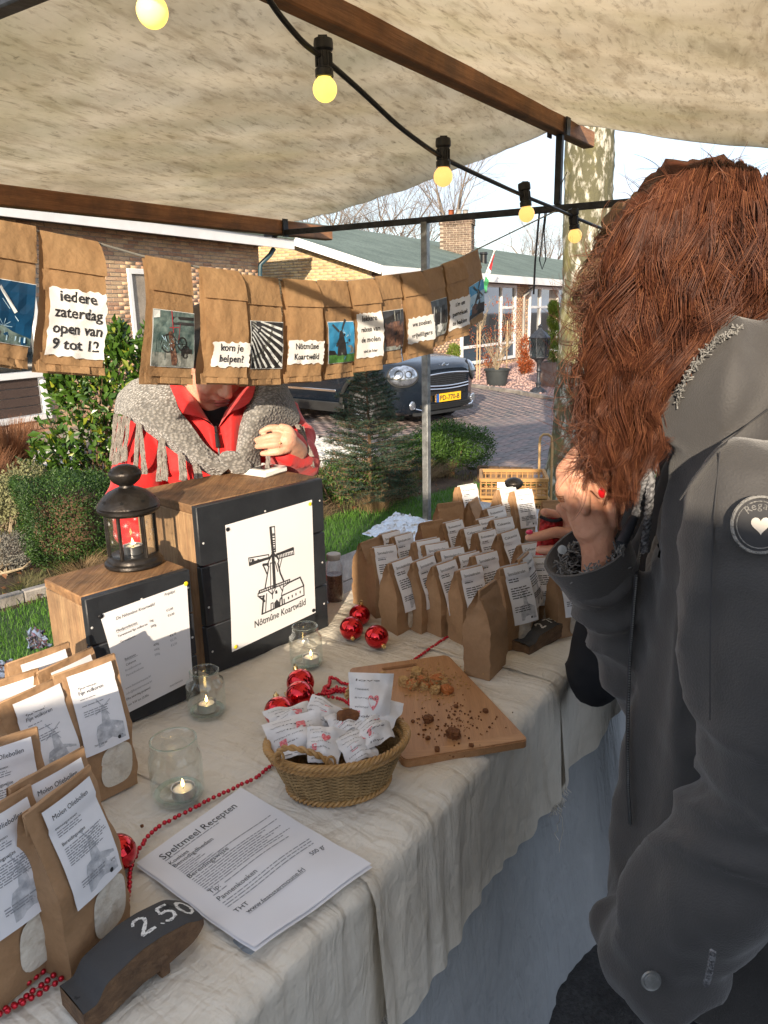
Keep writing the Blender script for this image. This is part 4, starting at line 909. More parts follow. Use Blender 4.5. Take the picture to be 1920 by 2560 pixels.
M['bulb'] = mat('lit_bulb', (.9, .75, .35), .3, emit=(1.0, .74, .13), estr=.62); M['bulb_warm'] = mat('lit_bulb_warm', (.8, .5, .25), .3, emit=(1.0, .52, .14), estr=.55)
for i, b in enumerate(bulbs):
 tilt = rotx(.0) if i < 2 else roty(-.12 if i > 2 else 0)
 mb = MB(); mb.lathe([(.012, .012), (.0165, .010), (.0175, .004), (.0175, -.006), (.014, -.010), (.0135, -.036), (.0165, -.038), (.0165, -.050), (.012, -.051)], 16, b, ax=tilt)
 mb.box(b + [.0, 0, .006], (.016, .030, .014));
 for k in range(12):
  a = k * PI / 6; mb.tube([b + tilt @ np.array([.0142 * math.cos(a), .0142 * math.sin(a), -.012]), b + tilt @ np.array([.0142 * math.cos(a), .0142 * math.sin(a), -.034])], .0015, 4)
 s_ = mb.build('socket', 'black_plastic', t)
 mb = MB(); r = .0218; mb.lathe([(.010, -.048), (.013, -.052)] + [(r * math.sin(a), -.070 - r * .98 * math.cos(a)) for a in np.linspace(2.55, 0.0, 14)][0:0] + [(r * math.sin(a), -.070 + r * math.cos(a)) for a in np.linspace(.62, PI, 14)], 20, b, ax=tilt)
 bo = mb.build('bulb', 'bulb' if i < 2 else 'bulb_warm', None, smooth='all'); bo.parent = s_; bo.data.transform(Matrix.Translation(tuple(-BASE[s_.name]))); BASE[bo.name] = BASE[s_.name]
# ------------------------------------------------------------------ garland of paper bags
GV = 1.2
def gpl(x, y, o=0): return PL(x, y, S(0, GV + o, 0), V)
GB = [((-62, 545), (87, 571), (72, 927), (-75, 905)), ((91, 579), (244, 609), (251, 942), (91, 931)), ((354, 642), (473, 663), (483, 965), (358, 961)), ((491, 669), (595, 682), (610, 963), (502, 961)), ((597, 689), (692, 699), (703, 964), (608, 967)),
  ((699, 699), (785, 705), (794, 955), (707, 960)), ((786, 703), (863, 706), (888, 943), (809, 953)), ((862, 705), (931, 699), (943, 923), (888, 935)), ((931, 694), (993, 687), (1004, 907), (944, 916)), ((994, 688), (1050, 680), (1076, 885), (1015, 903)),
  ((1051, 680), (1100, 668), (1115, 861), (1069, 876)), ((1101, 662), (1148, 646), (1163, 839), (1115, 858)), ((1148, 646), (1191, 625), (1209, 800), (1163, 829))]
GB[7] = ((864, 705), (931, 699), (947, 925), (880, 935))
rope = [gpl(-120, 530), gpl(-62, 543), gpl(90, 577), gpl(244, 608), gpl(354, 640), gpl(480, 665), gpl(597, 687), gpl(697, 699), gpl(785, 704), gpl(863, 704), gpl(931, 696), gpl(994, 686), gpl(1050, 679), gpl(1100, 666), gpl(1148, 646), gpl(1191, 624)] + [PL(1400, 522, S(UE, 0, 0), U)]
mb = MB(); mb.tube(rope, .0022, 6); mb.tube([rope[-1], rope[-1] + S(0, .012, .05), rope[-1] + S(0, -.02, .11)], .0018, 5)
mb.build('garland_cord', 'drain', None, label='thin grey cord from which the printed paper bags hang, tied to the stall frame', cat='cord')
M['photo_blue'] = mat('print_sky_blue', (.05, .32, .62), .35, vary=.12, vscale=8); M['photo_deep'] = mat('print_dusk_blue', (.01, .09, .22), .3, col2=(.01, .04, .09), vscale=10)
M['photo_dark'] = mat('print_dark', (.05, .045, .045), .35, col2=(.015, .015, .015), vscale=40); M['photo_green'] = mat('print_green', (.08, .22, .05), .4, vary=.3, vscale=50)
M['photo_teal'] = mat('print_teal', (.20, .27, .26), .35, col2=(.05, .09, .09), vscale=55, detail=6); M['photo_brown'] = mat('print_brown', (.22, .12, .08), .4, col2=(.07, .035, .03), vscale=160, detail=3)
M['photo_white'] = mat('print_white', (.72, .76, .78), .4, vary=.05); M['photo_pale'] = mat('print_pale_cloud', (.42, .62, .78), .35, vary=.1, vscale=30); M['photo_grey'] = mat('print_grey', (.34, .36, .34), .4, col2=(.12, .13, .12), vscale=60)
M['torn'] = mat('torn_paper', (.82, .82, .82), .8, vary=.03)
M['red_print'] = mat('print_red', (.55, .03, .05), .5, vary=.05)
def mill_print(mb, fn, cx, cy, s_, mi, sails=.6, ang=.35):
 """silhouette of a windmill on a stage"""
 for q in ([(-.28, -.5), (.28, -.5), (.2, 0), (-.2, 0)], [(-.19, 0), (.19, 0), (.1, .42), (.03, .5), (-.03, .5), (-.1, .42)]): mb.poly([fn(cx + a * s_, cy + b * s_) for a, b in q], mi)
 stroke(mb, [(cx - .34 * s_, cy), (cx + .34 * s_, cy)], .03 * s_, fn, mi)
 for k in range(4):
  a = ang + k * PI / 2; d = np.array([math.cos(a), math.sin(a)]); n = np.array([-d[1], d[0]]); c = np.array([cx, cy + .40 * s_])
  stroke(mb, [c, c + d * sails * s_], .03 * s_, fn, mi); mb.poly([fn(*(c + d * .15 * s_)), fn(*(c + d * sails * s_)), fn(*(c + (d * sails + n * .09) * s_)), fn(*(c + (d * .15 + n * .09) * s_))], mi)
def garland_bag(i, q, label, kind, arg):
 tl, tr, br_, bl = [gpl(*p) for p in q]
 w_ = np.linalg.norm(tr - tl); c0 = (tl + tr) / 2; dn = ((bl - tl) + (br_ - tr)) / 2; h = np.linalg.norm(dn); ex = (tr - tl) / w_; ez = -dn / h; ez = ez - ex * np.dot(ez, ex) * .0; nr = np.cross(ex, ez); nr /= np.linalg.norm(nr)   # nr faces the camera (towards -V)
 if np.dot(nr, -V) < 0: nr = -nr
 t = thing('hanging_paper_bag', label, 'paper bag', c0, 'printed kraft paper bags hanging in a row on the garland cord')
 k0 = i * 3
 def fn(x, y, o=0):    # x in 0..1 across, y in 0..1 downwards
  b = tl + (tr - tl) * x; b2 = bl + (br_ - bl) * x; p = b + (b2 - b) * y
  return p + nr * (.004 + .012 * math.sin(PI * min(1, y * 1.1)) + .004 * wob((x * 1.3, y * 1.6, 0), 3.5, k0) * y + .0012 * wob((x, y, 0), 17, k0 + 9) + o + (x - .5) * w_ * (.10 if i % 2 else -.05) * min(1, y * 6) + (.006 if i % 2 else 0) * (1 if y > .05 else y * 20))
 f2 = lambda x, y: fn(x, 1 - y)
 mb = MB(); mb.grid(lambda a, b: fn(.03 + .02 * b + a * (.95 - .05 * b), b * .93), 12, 30);
 # back sheet, a little wider and longer, with folded block bottom
 mb.grid(lambda a, b: fn(.02 - .03 * b + a * (.96 + .03 * b), b) - nr * (.006 + .012 * b), 8, 20); mb.build('bag_body', 'kraft_lit', t, smooth='all')
 mb = MB(); mb.grid(lambda a, b: fn(a * .96 + .02, -.012 + b * .262, .003 + .0015 * b), 10, 6); mb.build('folded_top', 'kraft_lit', t, smooth='all')
 mb = MB()
 for (a, b, c, d, o) in ((.02, .36, .905, .985, -.004), (.34, .74, .915, .985, -.0015), (.72, 1.0, .905, .99, -.003)): mb.grid(lambda s_, r: fn(a + (b - a) * s_, c + (d - c) * r, o), 3, 2, thick=tuple(-nr * .001))
 mb.build('folded_bottom', 'kraft_lit', t, smooth=False)
 if kind == 'text':
  y0, y1, rows = arg[0], arg[1], arg[2]; g = random.Random(i); pts = []
  x0, x1 = arg[3] if len(arg) > 3 else (.08, .97)
  n = 14
  for k in range(n): pts.append((x0 + (x1 - x0) * k / n, y1 + g.uniform(-.012, .012)))
  for k in range(n): pts.append((x1 + g.uniform(-.02, .02), y1 + (y0 - y1) * k / n))
  for k in range(n): pts.append((x1 + (x0 - x1) * k / n, y0 + g.uniform(-.012, .012)))
  for k in range(n): pts.append((x0 + g.uniform(-.02, .02), y0 + (y1 - y0) * k / n))
  cx, cy = (x0 + x1) / 2, (y0 + y1) / 2; mb = MB(); N = len(pts)
  ring = [pts] + [[(cx + (a - cx) * s_, cy + (b - cy) * s_) for a, b in pts] for s_ in (.8, .5, .2)]
  for r in ring: mb.v.append(np.array([fn(a, 1 - b, .0032) for a, b in r]));
  mb.v.append(np.array([fn(cx, 1 - cy, .0032)])); mb.n = 4 * N + 1
  for r in range(3): mb.f += [(r * N + k, r * N + (k + 1) % N, (r + 1) * N + (k + 1) % N, (r + 1) * N + k) for k in range(N)]
  mb.f += [(3 * N + k, 3 * N + (k + 1) % N, 4 * N) for k in range(N)]; mb.mi = [0] * len(mb.f)
  nt_ = mb.build('torn_note', 'torn', t, smooth='all')
  mb = MB(); n = len(rows); fx = lambda a, b: fn(a, 1 - b, .0042)
  for k, rw in enumerate(rows):
   s_, hh = rw if isinstance(rw, tuple) else (rw, None)
   y = y1 - (y1 - y0) * (k + .78) / (n + .25); ht = (hh or arg[4]) * .96; v, f = text2d(s_, .02); wd = v[:, 0].max() * ht * h / w_
   v = np.c_[v[:, 0] * ht * h / w_, v[:, 1] * ht] ; mxw = (x1 - x0) * .84
   if wd > mxw: v[:, 0] *= mxw / wd; wd = mxw
   v += [cx - wd / 2, y]; mb.add([fx(a, b) for a, b in v], f)
  mb.build('lettering', 'ink', t, smooth=False)
 else:
  y0, y1 = arg[0], arg[1]; x0, x1 = .07, .95
  def f3(a, b): return fn(x0 + (x1 - x0) * a, 1 - (y0 + (y1 - y0) * b), .0035 + f3.o)
  f3.o = 0; mb = MB()
  mats = ['photo_white', 'photo_blue', 'photo_deep', 'photo_dark', 'photo_green', 'photo_teal', 'photo_brown', 'photo_pale', 'photo_grey', 'red_print', 'bead']
  def area(mi, x0_, x1_, y0_, y1_, o):
   f3.o = o; mb.grid(lambda a, b: f3(x0_ + (x1_ - x0_) * a, y0_ + (y1_ - y0_) * b), 6, 6, mi)
  area(0, -.015, 1.015, -.01, 1.01, 0)
  g = random.Random(i)
  if kind == 'mill':
   area(1, 0, 1, .02, .99, .0005); area(4, 0, 1, 0, .2, .001)
   f3.o = .0008
   for k in range(6): stroke(mb, [(g.random(), g.uniform(.35, .95)), (g.random(), g.uniform(.5, .95))], g.uniform(.01, .03), f3, 7)
   f3.o = .0014; mb.poly([f3(.45, .2), f3(.95, .22), f3(.95, .34), f3(.85, .42), f3(.5, .38)], 8); mb.poly([f3(0, .2), f3(.3, .2), f3(.22, .3), f3(0, .32)], 3)
   f3.o = .0017; mill_print(mb, f3, .48, .48, .62, 3, .62, .95)
  elif kind == 'dusk':
   area(2, 0, 1, 0, 1, .0005); f3.o = .001
   stroke(mb, [(.3, .88), (.62, .52)], .06, f3, 0); stroke(mb, [(.36, .70), (.7, .38)], .012, f3, 7)
   mb.poly([f3(0, 0), f3(1, 0), f3(1, .12), f3(.6, .2), f3(.4, .28), f3(.2, .2), f3(0, .22)], 5)
   for k in range(9): a = k * .7; stroke(mb, [(.42, .27), (.42 + .17 * math.cos(a), .27 + .12 * math.sin(a))], .008, f3, 7)
   f3.o = .0014; mb.poly([f3(.27, .06), f3(.36, .06), f3(.36, .18), f3(.27, .18)], 10)
   for k in range(5): stroke(mb, [(.5 + .09 * k, .05), (.5 + .09 * k, .12)], .03, f3, 7)
  elif kind == 'machine':
   area(5, 0, 1, 0, 1, .0005); area(8, 0, 1, 0, .25, .001); f3.o = .0014
   mb.poly([f3(0, .85), f3(.14, .87), f3(.14, .99), f3(0, .99)], 0)
   for k in range(2): a0 = .42; stroke(mb, [(.45, .88 - .09 * k), (.97, .90 - .1 * k)], .055, f3, 3)
   stroke(mb, [(.42, 1), (.44, .62)], .015, f3, 9); stroke(mb, [(.36, .7), (.58, .72)], .012, f3, 9); stroke(mb, [(.62, .78), (.58, .45)], .012, f3, 9)
   for cx_, cy_, r in ((.35, .42, .15), (.68, .42, .11), (.78, .28, .1)):
    pp = [(cx_ + r * math.cos(a), cy_ + r * 1.1 * math.sin(a)) for a in np.linspace(0, 2 * PI, 20)]; stroke(mb, pp, .025, f3, 3)
    for a in np.linspace(0, PI, 4): stroke(mb, [(cx_ - r * math.cos(a), cy_ - r * math.sin(a)), (cx_ + r * math.cos(a), cy_ + r * math.sin(a))], .01, f3, 3)
   for k in range(26): x = g.uniform(.02, .5); stroke(mb, [(x, g.uniform(.25, .6)), (x + g.uniform(-.05, .2), g.uniform(.1, .5))], .012, f3, g.choice([5, 5, 8, 7]))
   f3.o = .002; mb.poly([f3(.32, .62), f3(.40, .64), f3(.58, .12), f3(.56, .02), f3(.46, .03)], 6)
   area(3, .66, .95, .2, .34, .0012)
  elif kind == 'stone':
   area(3, 0, 1, 0, 1, .0005); f3.o = .001
   for k in range(15):
    a = -.12 + k * .115; c = np.array([-.35, 1.15]); d = np.array([math.cos(-a), math.sin(-a)]); e = c + d * 1.9
    p = c + d * .45; n = np.array([-d[1], d[0]])
    def cl(q): return (min(1, max(0, q[0])), min(1, max(0, q[1])))
    if k % 1 == 0:
     for j in range(18):
      s0, s1 = .45 + j * .08, .45 + (j + .97) * .08; q0, q1 = c + d * s0, c + d * s1
      if 0 < q0[0] < 1 and 0 < q0[1] < 1 and 0 < q1[0] < 1 and 0 < q1[1] < 1: stroke(mb, [q0, q1], .012 + .035 * s0, f3, 0 if j % 7 else 8)
  elif kind == 'beans':
   area(3, 0, 1, 0, 1, .0005); area(6, .05, .95, .05, .72, .001); area(8, 0, 1, 0, .1, .0013); f3.o = .0014
   mb.poly([f3(0, 1), f3(1, 1), f3(1, .75), f3(.8, .62), f3(.5, .72), f3(.2, .66), f3(0, .8)], 3);
   for k in range(6): stroke(mb, [(.1 + .15 * k, .98), (.14 + .14 * k, .74)], .02, f3, 8)
   mb.poly([f3(0, 0), f3(.2, 0), f3(.1, .5), f3(0, .6)], 8); mb.poly([f3(1, 0), f3(.85, 0), f3(.93, .5), f3(1, .6)], 3)
  elif kind == 'indoor':
   area(3, 0, 1, 0, 1, .0005); area(8, 0, 1, 0, .3, .001); f3.o = .0014
   for k in range(8): x = g.uniform(.05, .9); stroke(mb, [(x, g.uniform(.1, .5)), (x + .04, g.uniform(.5, .95))], g.uniform(.02, .07), f3, g.choice([6, 8, 3, 0]))
   for k in range(12): mb.poly([f3(*(np.array([g.uniform(.3, .7), g.uniform(.08, .35)]) + q)) for q in np.array([(0, 0), (.06, 0), (.06, .03), (0, .03)])], 0)
  elif kind == 'millsky':
   area(1, 0, 1, 0, 1, .0005); area(7, .0, 1, .3, .7, .0008); area(3, 0, 1, 0, .14, .001); f3.o = .0014
   mb.poly([f3(.15, .1), f3(.55, .1), f3(.55, .34), f3(.35, .44), f3(.15, .36)], 6); mb.poly([f3(.55, .1), f3(1, .1), f3(1, .3), f3(.6, .36)], 3); f3.o = .0017; mill_print(mb, f3, .58, .5, .6, 3, .62, .9)
  mb.build('photo_print', mats, t, smooth=False)
GI = [('paper bag with a dusk-blue photo, at the left picture edge', 'dusk', (.17, .60)), ('paper bag whose torn note reads iedere zaterdag open van 9 tot 12', 'text', (.13, .62, ['iedere', 'zaterdag', 'open van', '9 tot 12'], (.08, .95), .115)),
  ('paper bag with a photo of green mill machinery, above the black lantern', 'machine', (.155, .60)), ('paper bag whose torn note reads kom je helpen?', 'text', (.16, .38, ['kom je', 'helpen?'], (.16, .97), .092)),
  ('paper bag with a black and white photo of a grooved millstone', 'stone', (.17, .60)), ('paper bag whose torn note reads Nôtmûne Koartwâld', 'text', (.19, .42, ['Nôtmûne', 'Koartwâld'], (.04, .97), .085)),
  ('paper bag with a windmill photo under bright blue sky', 'mill', (.18, .60)), ('paper bag whose torn note reads lekkere mixen van de molen vind je hier', 'text', (.17, .66, [('lekkere', .088), ('mixen van', .08), ('de molen', .085), ('vind je hier', .05)], (.08, .92), .09)),
  ('paper bag with a photo of brown beans in a sack', 'beans', (.17, .62)), ('paper bag whose torn note reads we zoeken vrijwilligers', 'text', (.2, .50, ['we zoeken', 'vrijwilligers'], (.02, .98), .08)),
  ('paper bag with a small dark interior photo, third from the right end', 'indoor', (.16, .62)), ('paper bag whose torn note reads zin om pannekoek te bakken', 'text', (.15, .54, ['zin om', 'pannekoek', 'te bakken'], (.04, .97), .082)),
  ('paper bag with a dark windmill photo, last on the cord at right', 'millsky', (.14, .60))]
for i, (q, inf) in enumerate(zip(GB, GI)): garland_bag(i, q, *inf)
# ------------------------------------------------------------------ cloths
def cloth_mat(name, col, col2, weave=420, trans=.12, bump=.25, vs_=3.0):
 m_ = mat(name, col, .9, col2=col2, vscale=vs_, detail=8, trans=trans, spec=.15, ramp=(.3, .6), fine=.03)
 t = m_.node_tree; b = t.nodes['Principled BSDF']; tc_ = t.nodes.new('ShaderNodeTexCoord'); h = None
 mp_ = t.nodes.new('ShaderNodeMapping'); mp_.inputs['Rotation'].default_value = (0, 0, AZ); t.links.new(tc_.outputs['Object'], mp_.inputs[0])
 for i, (sc_, st) in enumerate(((170, (1, 1, 1)), (7, (1, 3.5, 1)), (22, (3, 1, 1)), (60, (1, 1, 1)))):
  m2 = t.nodes.new('ShaderNodeMapping'); m2.inputs['Scale'].default_value = st; n = t.nodes.new('ShaderNodeTexNoise'); n.inputs['Scale'].default_value = sc_; n.inputs['Detail'].default_value = 3; n.inputs['Distortion'].default_value = .6 if i else 0
  t.links.new(mp_.outputs[0], m2.inputs[0]); t.links.new(m2.outputs[0], n.inputs['Vector']); bp = t.nodes.new('ShaderNodeBump'); bp.inputs['Strength'].default_value = (bump, .5, .42, .4)[i]; bp.inputs['Distance'].default_value = (.002, .03, .012, .004)[i]
  t.links.new(n.outputs['Fac'], bp.inputs['Height'])
  if h: t.links.new(h, bp.inputs['Normal'])
  h = bp.outputs[0]
 t.links.new(h, b.inputs['Normal']); return m_
M['linen'] = cloth_mat('linen', (.80, .74, .64), (.69, .62, .51)); M['sack'] = cloth_mat('printed_sack_cloth', (.78, .73, .64), (.65, .59, .49)); M['sheet'] = cloth_mat('grey_under_sheet', (.40, .42, .44), (.31, .33, .35), 300, .1, .1, 2.0)
M['thread'] = mat('loose_thread', (.75, .70, .62), .9)
VE = .548
def cloth(name, label, u0, u1, vb, over, dz, mt, VE=VE, nu=150, fold=1.0, k0=0, wr=1.0, hemwob=.01, edge_r=.018, out=0.0, print_=None, slant=0.0, hemfold=.0):
 """a cloth lying on the table and falling over the front edge"""
 Lt = vb - VE; Lr = PI / 2 * edge_r
 def P_(u_, s_):                       # s_ = distance along the cloth from its back edge
  L_o = over(u_) + hemwob * wob((u_, 0, 0), 9, k0 + 2); tot = Lt + Lr + L_o; s_ = s_ * tot
  n1_ = wob((u_ * 1.1, 0, .3), 7, k0 + 4); n2_ = wob((u_, 0, 0), 21, k0 + 11); n3_ = wob((u_, .2, 0), 48, k0 + 17)
  f_ = 0
  if s_ < Lt:
   v_ = vb - s_; z = TZ + dz; f_ = max(0, 1 - (Lt - s_) / .22)
   z += wr * (.0022 * wob((u_, v_, 0), 10, k0) + .0012 * wob((u_, v_, 0), 33, k0 + 7)) + .0045 * wr * max(0, math.sin(11 * u_ + 17 * v_ + 2 * wob((u_, v_, 0), 4, k0))) ** 8
   z = max(z, TZ + dz * .6); z += f_ ** 2 * .006 * n3_ * wr
   v_ += 0
  elif s_ < Lt + Lr:
   a = (s_ - Lt) / edge_r; v_ = VE - edge_r * math.sin(a) - dz * math.sin(a); z = TZ + dz - edge_r * (1 - math.cos(a)) ; f_ = 1; z += .006 * n3_ * wr * math.cos(a); v_ -= .004 * n3_ * math.sin(a)
  else:
   q = s_ - Lt - Lr; r = q / .25; v_ = VE - edge_r - dz - out * q; z = TZ + dz - edge_r - q
   v_ -= fold * (.010 * n1_ * min(1.5, r) + (.006 * n2_) * min(1.3, .3 + r) + .004 * n3_ * (1 - .4 * min(1, r))) + .006 * fold * r
  return u_ + slant * max(0, s_ - Lt), v_, z
 nv = 74
 mb = MB(); mb.grid(lambda a, b: S(*P_(u0 + (u1 - u0) * a, b)), nu, nv, thick=None)
 o = mb.build(name, mt, None, smooth='all', label=label, cat=name.replace('_', ' ')); return o, P_
cloth('under_sheet', 'plain grey-blue sheet hanging down to the ground below the linen cloths', -.9, 2.62, .76, lambda u_: .74, .0, 'sheet', VE=.588, nu=190, fold=1.0, k0=30, wr=.15, hemwob=.0, out=.13, edge_r=.008)
co, PA = cloth('tablecloth', 'cream linen tablecloth with a frayed hem under the recipe sheets, left part of the table', -.95, .80, 1.42, lambda u_: .20 + .06 * math.sin(3 * u_), .003, 'linen', VE, 170, 1.1, 3, 1, .012)
co2, PB = cloth('tablecloth', 'cream linen tablecloth creased over the table edge below the wicker basket', .715, 1.46, 1.30, lambda u_: .27 - .02 * (u_ - .7), .006, 'linen', VE, 150, 1.5, 20, 1.2, .008)
co3, PC = cloth('sack_cloth', 'printed cream sack cloth under the small flour bags and the 2.75 block', 1.40, 2.02, 1.22, lambda u_: .25 - .05 * (u_ - 1.4), .009, 'sack', VE, 120, 1.5, 41, 1.3, .008, slant=.12)
# frayed hems and loose threads
M['sun_blocker'] = cloth_mat('sun_blocker', (.20, .22, .20), (.14, .16, .15), 200, .05)  # unseen cloth screen added to keep the sun off table and customers
def wc(a, b, v0=-.1, v1=1.25, h=1.52): return S(-1.32 + .02 * wob((a * 2, b, v0), 5, 8), v0 + (v1 - v0) * a, h - (h - .04) * b + .015 * math.sin(PI * a * 3))
mb = MB(); mb.grid(wc, 24, 14, thick=tuple(U * .004)); mb.grid(lambda a, b: wc(a, b, -2.3, -.08, 1.96), 30, 16, thick=tuple(U * .004)); t = thing('sun_blocker', 'added dark green cloth, out of view, keeping sun off the table and customers', 'cloth', S(-1.32, 0, 0)); mb.build('cloth_panel', 'sun_blocker', t, smooth='all')
for v_, h_ in ((-.1, 2.03), (1.26, 1.58), (-2.3, 2.03)):  # posts carrying the added screen, out of view as well
 mb = MB(); mb.tube([S(-1.34, v_, .008), S(-1.34, v_, h_)], .014, 8); mb.build('post', 'galv', t)
def fringe(Pf, u0, u1, n, ln, label, seed):
 g = random.Random(seed); mb = MB()
 for i in range(n):
  u_ = u0 + (u1 - u0) * (i + g.random()) / n; p = S(*Pf(u_, 1.0)); e = p + np.array([g.uniform(-.012, .012), g.uniform(-.008, .008), -g.uniform(.3, 1) * ln]); m_ = (p + e) / 2 + np.array([g.uniform(-.006, .006), g.uniform(-.006, .003), 0]); mb.tube([p + [0, 0, .004], m_, e], .0007, 3, caps=False)
 return mb
mb = fringe(PA, .05, .80, 620, .022, '', 1); o = mb.build('fringe', 'thread', co, kind='stuff')
mb = MB(); g = random.Random(9)
for u_, l_ in ((.66, .2), (.665, .16), (.60, .22), (.58, .24), (1.40, .1), (1.405, .13)):
 p = S(*(PA if u_ < .7 else PB)(u_, 1.0)) + Z * .004; pts = [p + np.array([g.gauss(0, .004), g.gauss(0, .004), -l_ * k / 8]) for k in range(9)]; pts[0] = p; mb.tube(pts, .0008, 4)
mb.build('loose_threads', 'thread', co)
mb = fringe(PB, 1.36, 1.46, 60, .02, '', 2); mb.build('fringe', 'thread', co2, kind='stuff')
M['cloth_print'] = mat('faded_print', (.47, .45, .42), .9, col2=(.66, .63, .57), vscale=60, ramp=(.35, .55))
mb = MB()
def onC(u_, v_, o=.0008):
 s_ = (1.22 - v_); tot = 1.22 - VE + PI / 2 * .018 + .25 - .05 * (u_ - 1.4) + .008 * wob((u_, 0, 0), 9, 43)
 return S(*PC(u_, s_ / tot)) + (Z if v_ > VE else -V) * o + (-V * o if v_ < VE + .02 else 0)
for s_, u_, v_, h, rot in (('0902OSO', 1.88, .60, .055, PI), ('MEEL24KG', 1.90, .685, .035, PI), ('50KG', 1.75, .74, .03, PI)):
 mb = MB(); v, f = text2d(s_, .03); v = v * h; c, s2 = math.cos(rot), math.sin(rot); v = np.c_[v[:, 0] * c - v[:, 1] * s2, v[:, 0] * s2 + v[:, 1] * c]; mb.add([onC(u_ + a, v_ + b) for a, b in v], f); mb.build('cloth_lettering', 'cloth_print', co3, smooth=False)
mb = MB()
# ring of dots / emblem printed on the cloth near the baubles
mb = MB()
for k in range(40):
 a = k * 2 * PI / 40
 for r in (.062, .05): mb.add([onC(1.58 + r * math.cos(a + d_) , .98 + r * math.sin(a + d_) , .001) for d_ in (0, .10)] + [onC(1.58 + (r + .006) * math.cos(a + d_), .98 + (r + .006) * math.sin(a + d_), .001) for d_ in (.10, 0)], [(0, 1, 2, 3)])
mb.build('cloth_emblem', 'cloth_print', co3, smooth=False)
# ================================================================== CAR
M['car_paint'] = mat('black_car_paint', (.006, .010, .017), .22, vary=.1, coat=.45, spec=.35); M['car_trim'] = mat('car_trim', (.02, .021, .022), .55, vary=.1)
M['chrome'] = mat('chrome', (.75, .77, .8), .12, 1.0, vary=.02); M['car_glass'] = mat('car_glass', (.02, .028, .03), .04, spec=1.0, coat=1.0, vary=.1)
M['lamp_lens'] = mat('lamp_lens', (.50, .54, .60), .10, .85, col2=(.16, .18, .20), vscale=9, coat=1.0, ramp=(.42, .55)); M['plate'] = mat('yellow_plate', (.85, .48, .02), .4, vary=.02); M['plate_blue'] = mat('plate_blue', (.02, .09, .35), .4, vary=.02)
M['tyre'] = mat('tyre', (.018, .018, .018), .85, vary=.2); M['rim'] = mat('alloy_rim', (.3, .31, .32), .35, .8)
caz = math.radians(134); CH = np.array([math.sin(caz), math.cos(caz), 0]); CL = np.array([CH[1], -CH[0], 0])   # CH = heading, CL = towards image left
if CL[0] > 0: CL = -CL
q = PD(1112, 1000, 10.55); CF = np.array([q[0], q[1], 0]) + CH * .02
car = thing('parked_car', 'black compact car parked nose towards the stall, yellow number plate PD-770-B', 'car', CF)
def cp(x, y, z): return CF - CH * x + CL * y + Z * z      # x backwards from the nose, y to image left, z up
RC = np.stack([-CH, CL, Z], 1)
W_ = .90
def pw(x): # half width of the body in plan
 return np.interp(x, [0, .06, .16, .32, .6, 1.2, 3.3, 3.8, 4.05, 4.1], [.50, .66, .78, .86, .895, .90, .90, .86, .74, .6])
def topz(x): return np.interp(x, [0, .05, .15, .35, .7, 1.15, 1.3, 3.6, 4.0, 4.1], [.80, .86, .90, .945, .995, 1.03, 1.04, 1.04, .98, .9])
def botz(x): return np.interp(x, [0, .1, .3, 3.8, 4.1], [.24, .20, .19, .2, .28])
wheels = (.74, 3.32)
def section(x):
 hw, tz, bz = pw(x), topz(x), botz(x); out = []
 arch = 0
 for wx in wheels:
  dx = abs(x - wx)
  if dx < .40: arch = max(arch, math.sqrt(.40 ** 2 - dx ** 2))
 lip = max(bz, .31 + arch * .92) if arch > 0 else bz
 for (fy, z) in ((0, bz), (.6, bz), (.80, bz + .01), (.93, max(bz + .06, min(lip, .68))), (.985, max(.40, min(lip + .02, .70))), (1.0, max(.55, min(lip + .04, .72))), (1.0, .72), (.985, .80), (.95, .88), (.88, .94), (.70, 1.0), (.4, 1.02), (0, 1.03)):
  zz_ = z if z < .86 else .86 + (z - .86) / .17 * (tz - .86)
  if z > .72 and tz < .9: zz_ = .70 + (z - .70) / .33 * (tz - .70)
  out.append((hw * fy, zz_))
 return out
xs = np.unique(np.r_[0, .02, .05, .1, .16, .24, np.arange(.32, 4.0, .045), 4.05, 4.1]); rows = []
for x in xs:
 s_ = section(x); full = [(-y, z) for y, z in s_[::-1]] + s_[1:]; full = [(y, z) for y, z in full]
 # order: top centre -> right side down -> bottom -> left side up
 s2 = [(y, z) for y, z in s_[::-1]] + [(-y, z) for y, z in s_[1:]]
 rows.append([cp(x + .10 * (1 - min(1, x / .2)) * (1 if False else 0) , y, z) for y, z in s2])
n = len(rows[0]); mb = MB(); mb.add(np.array(rows).reshape(-1, 3), [(i * n + j, i * n + (j + 1) % n, (i + 1) * n + (j + 1) % n, (i + 1) * n + j) for i in range(len(xs) - 1) for j in range(n)] + [tuple(range(n)), tuple((len(xs) - 1) * n + j for j in range(n))[::-1]])
body = mb.build('body', 'car_paint', car, smooth=45)
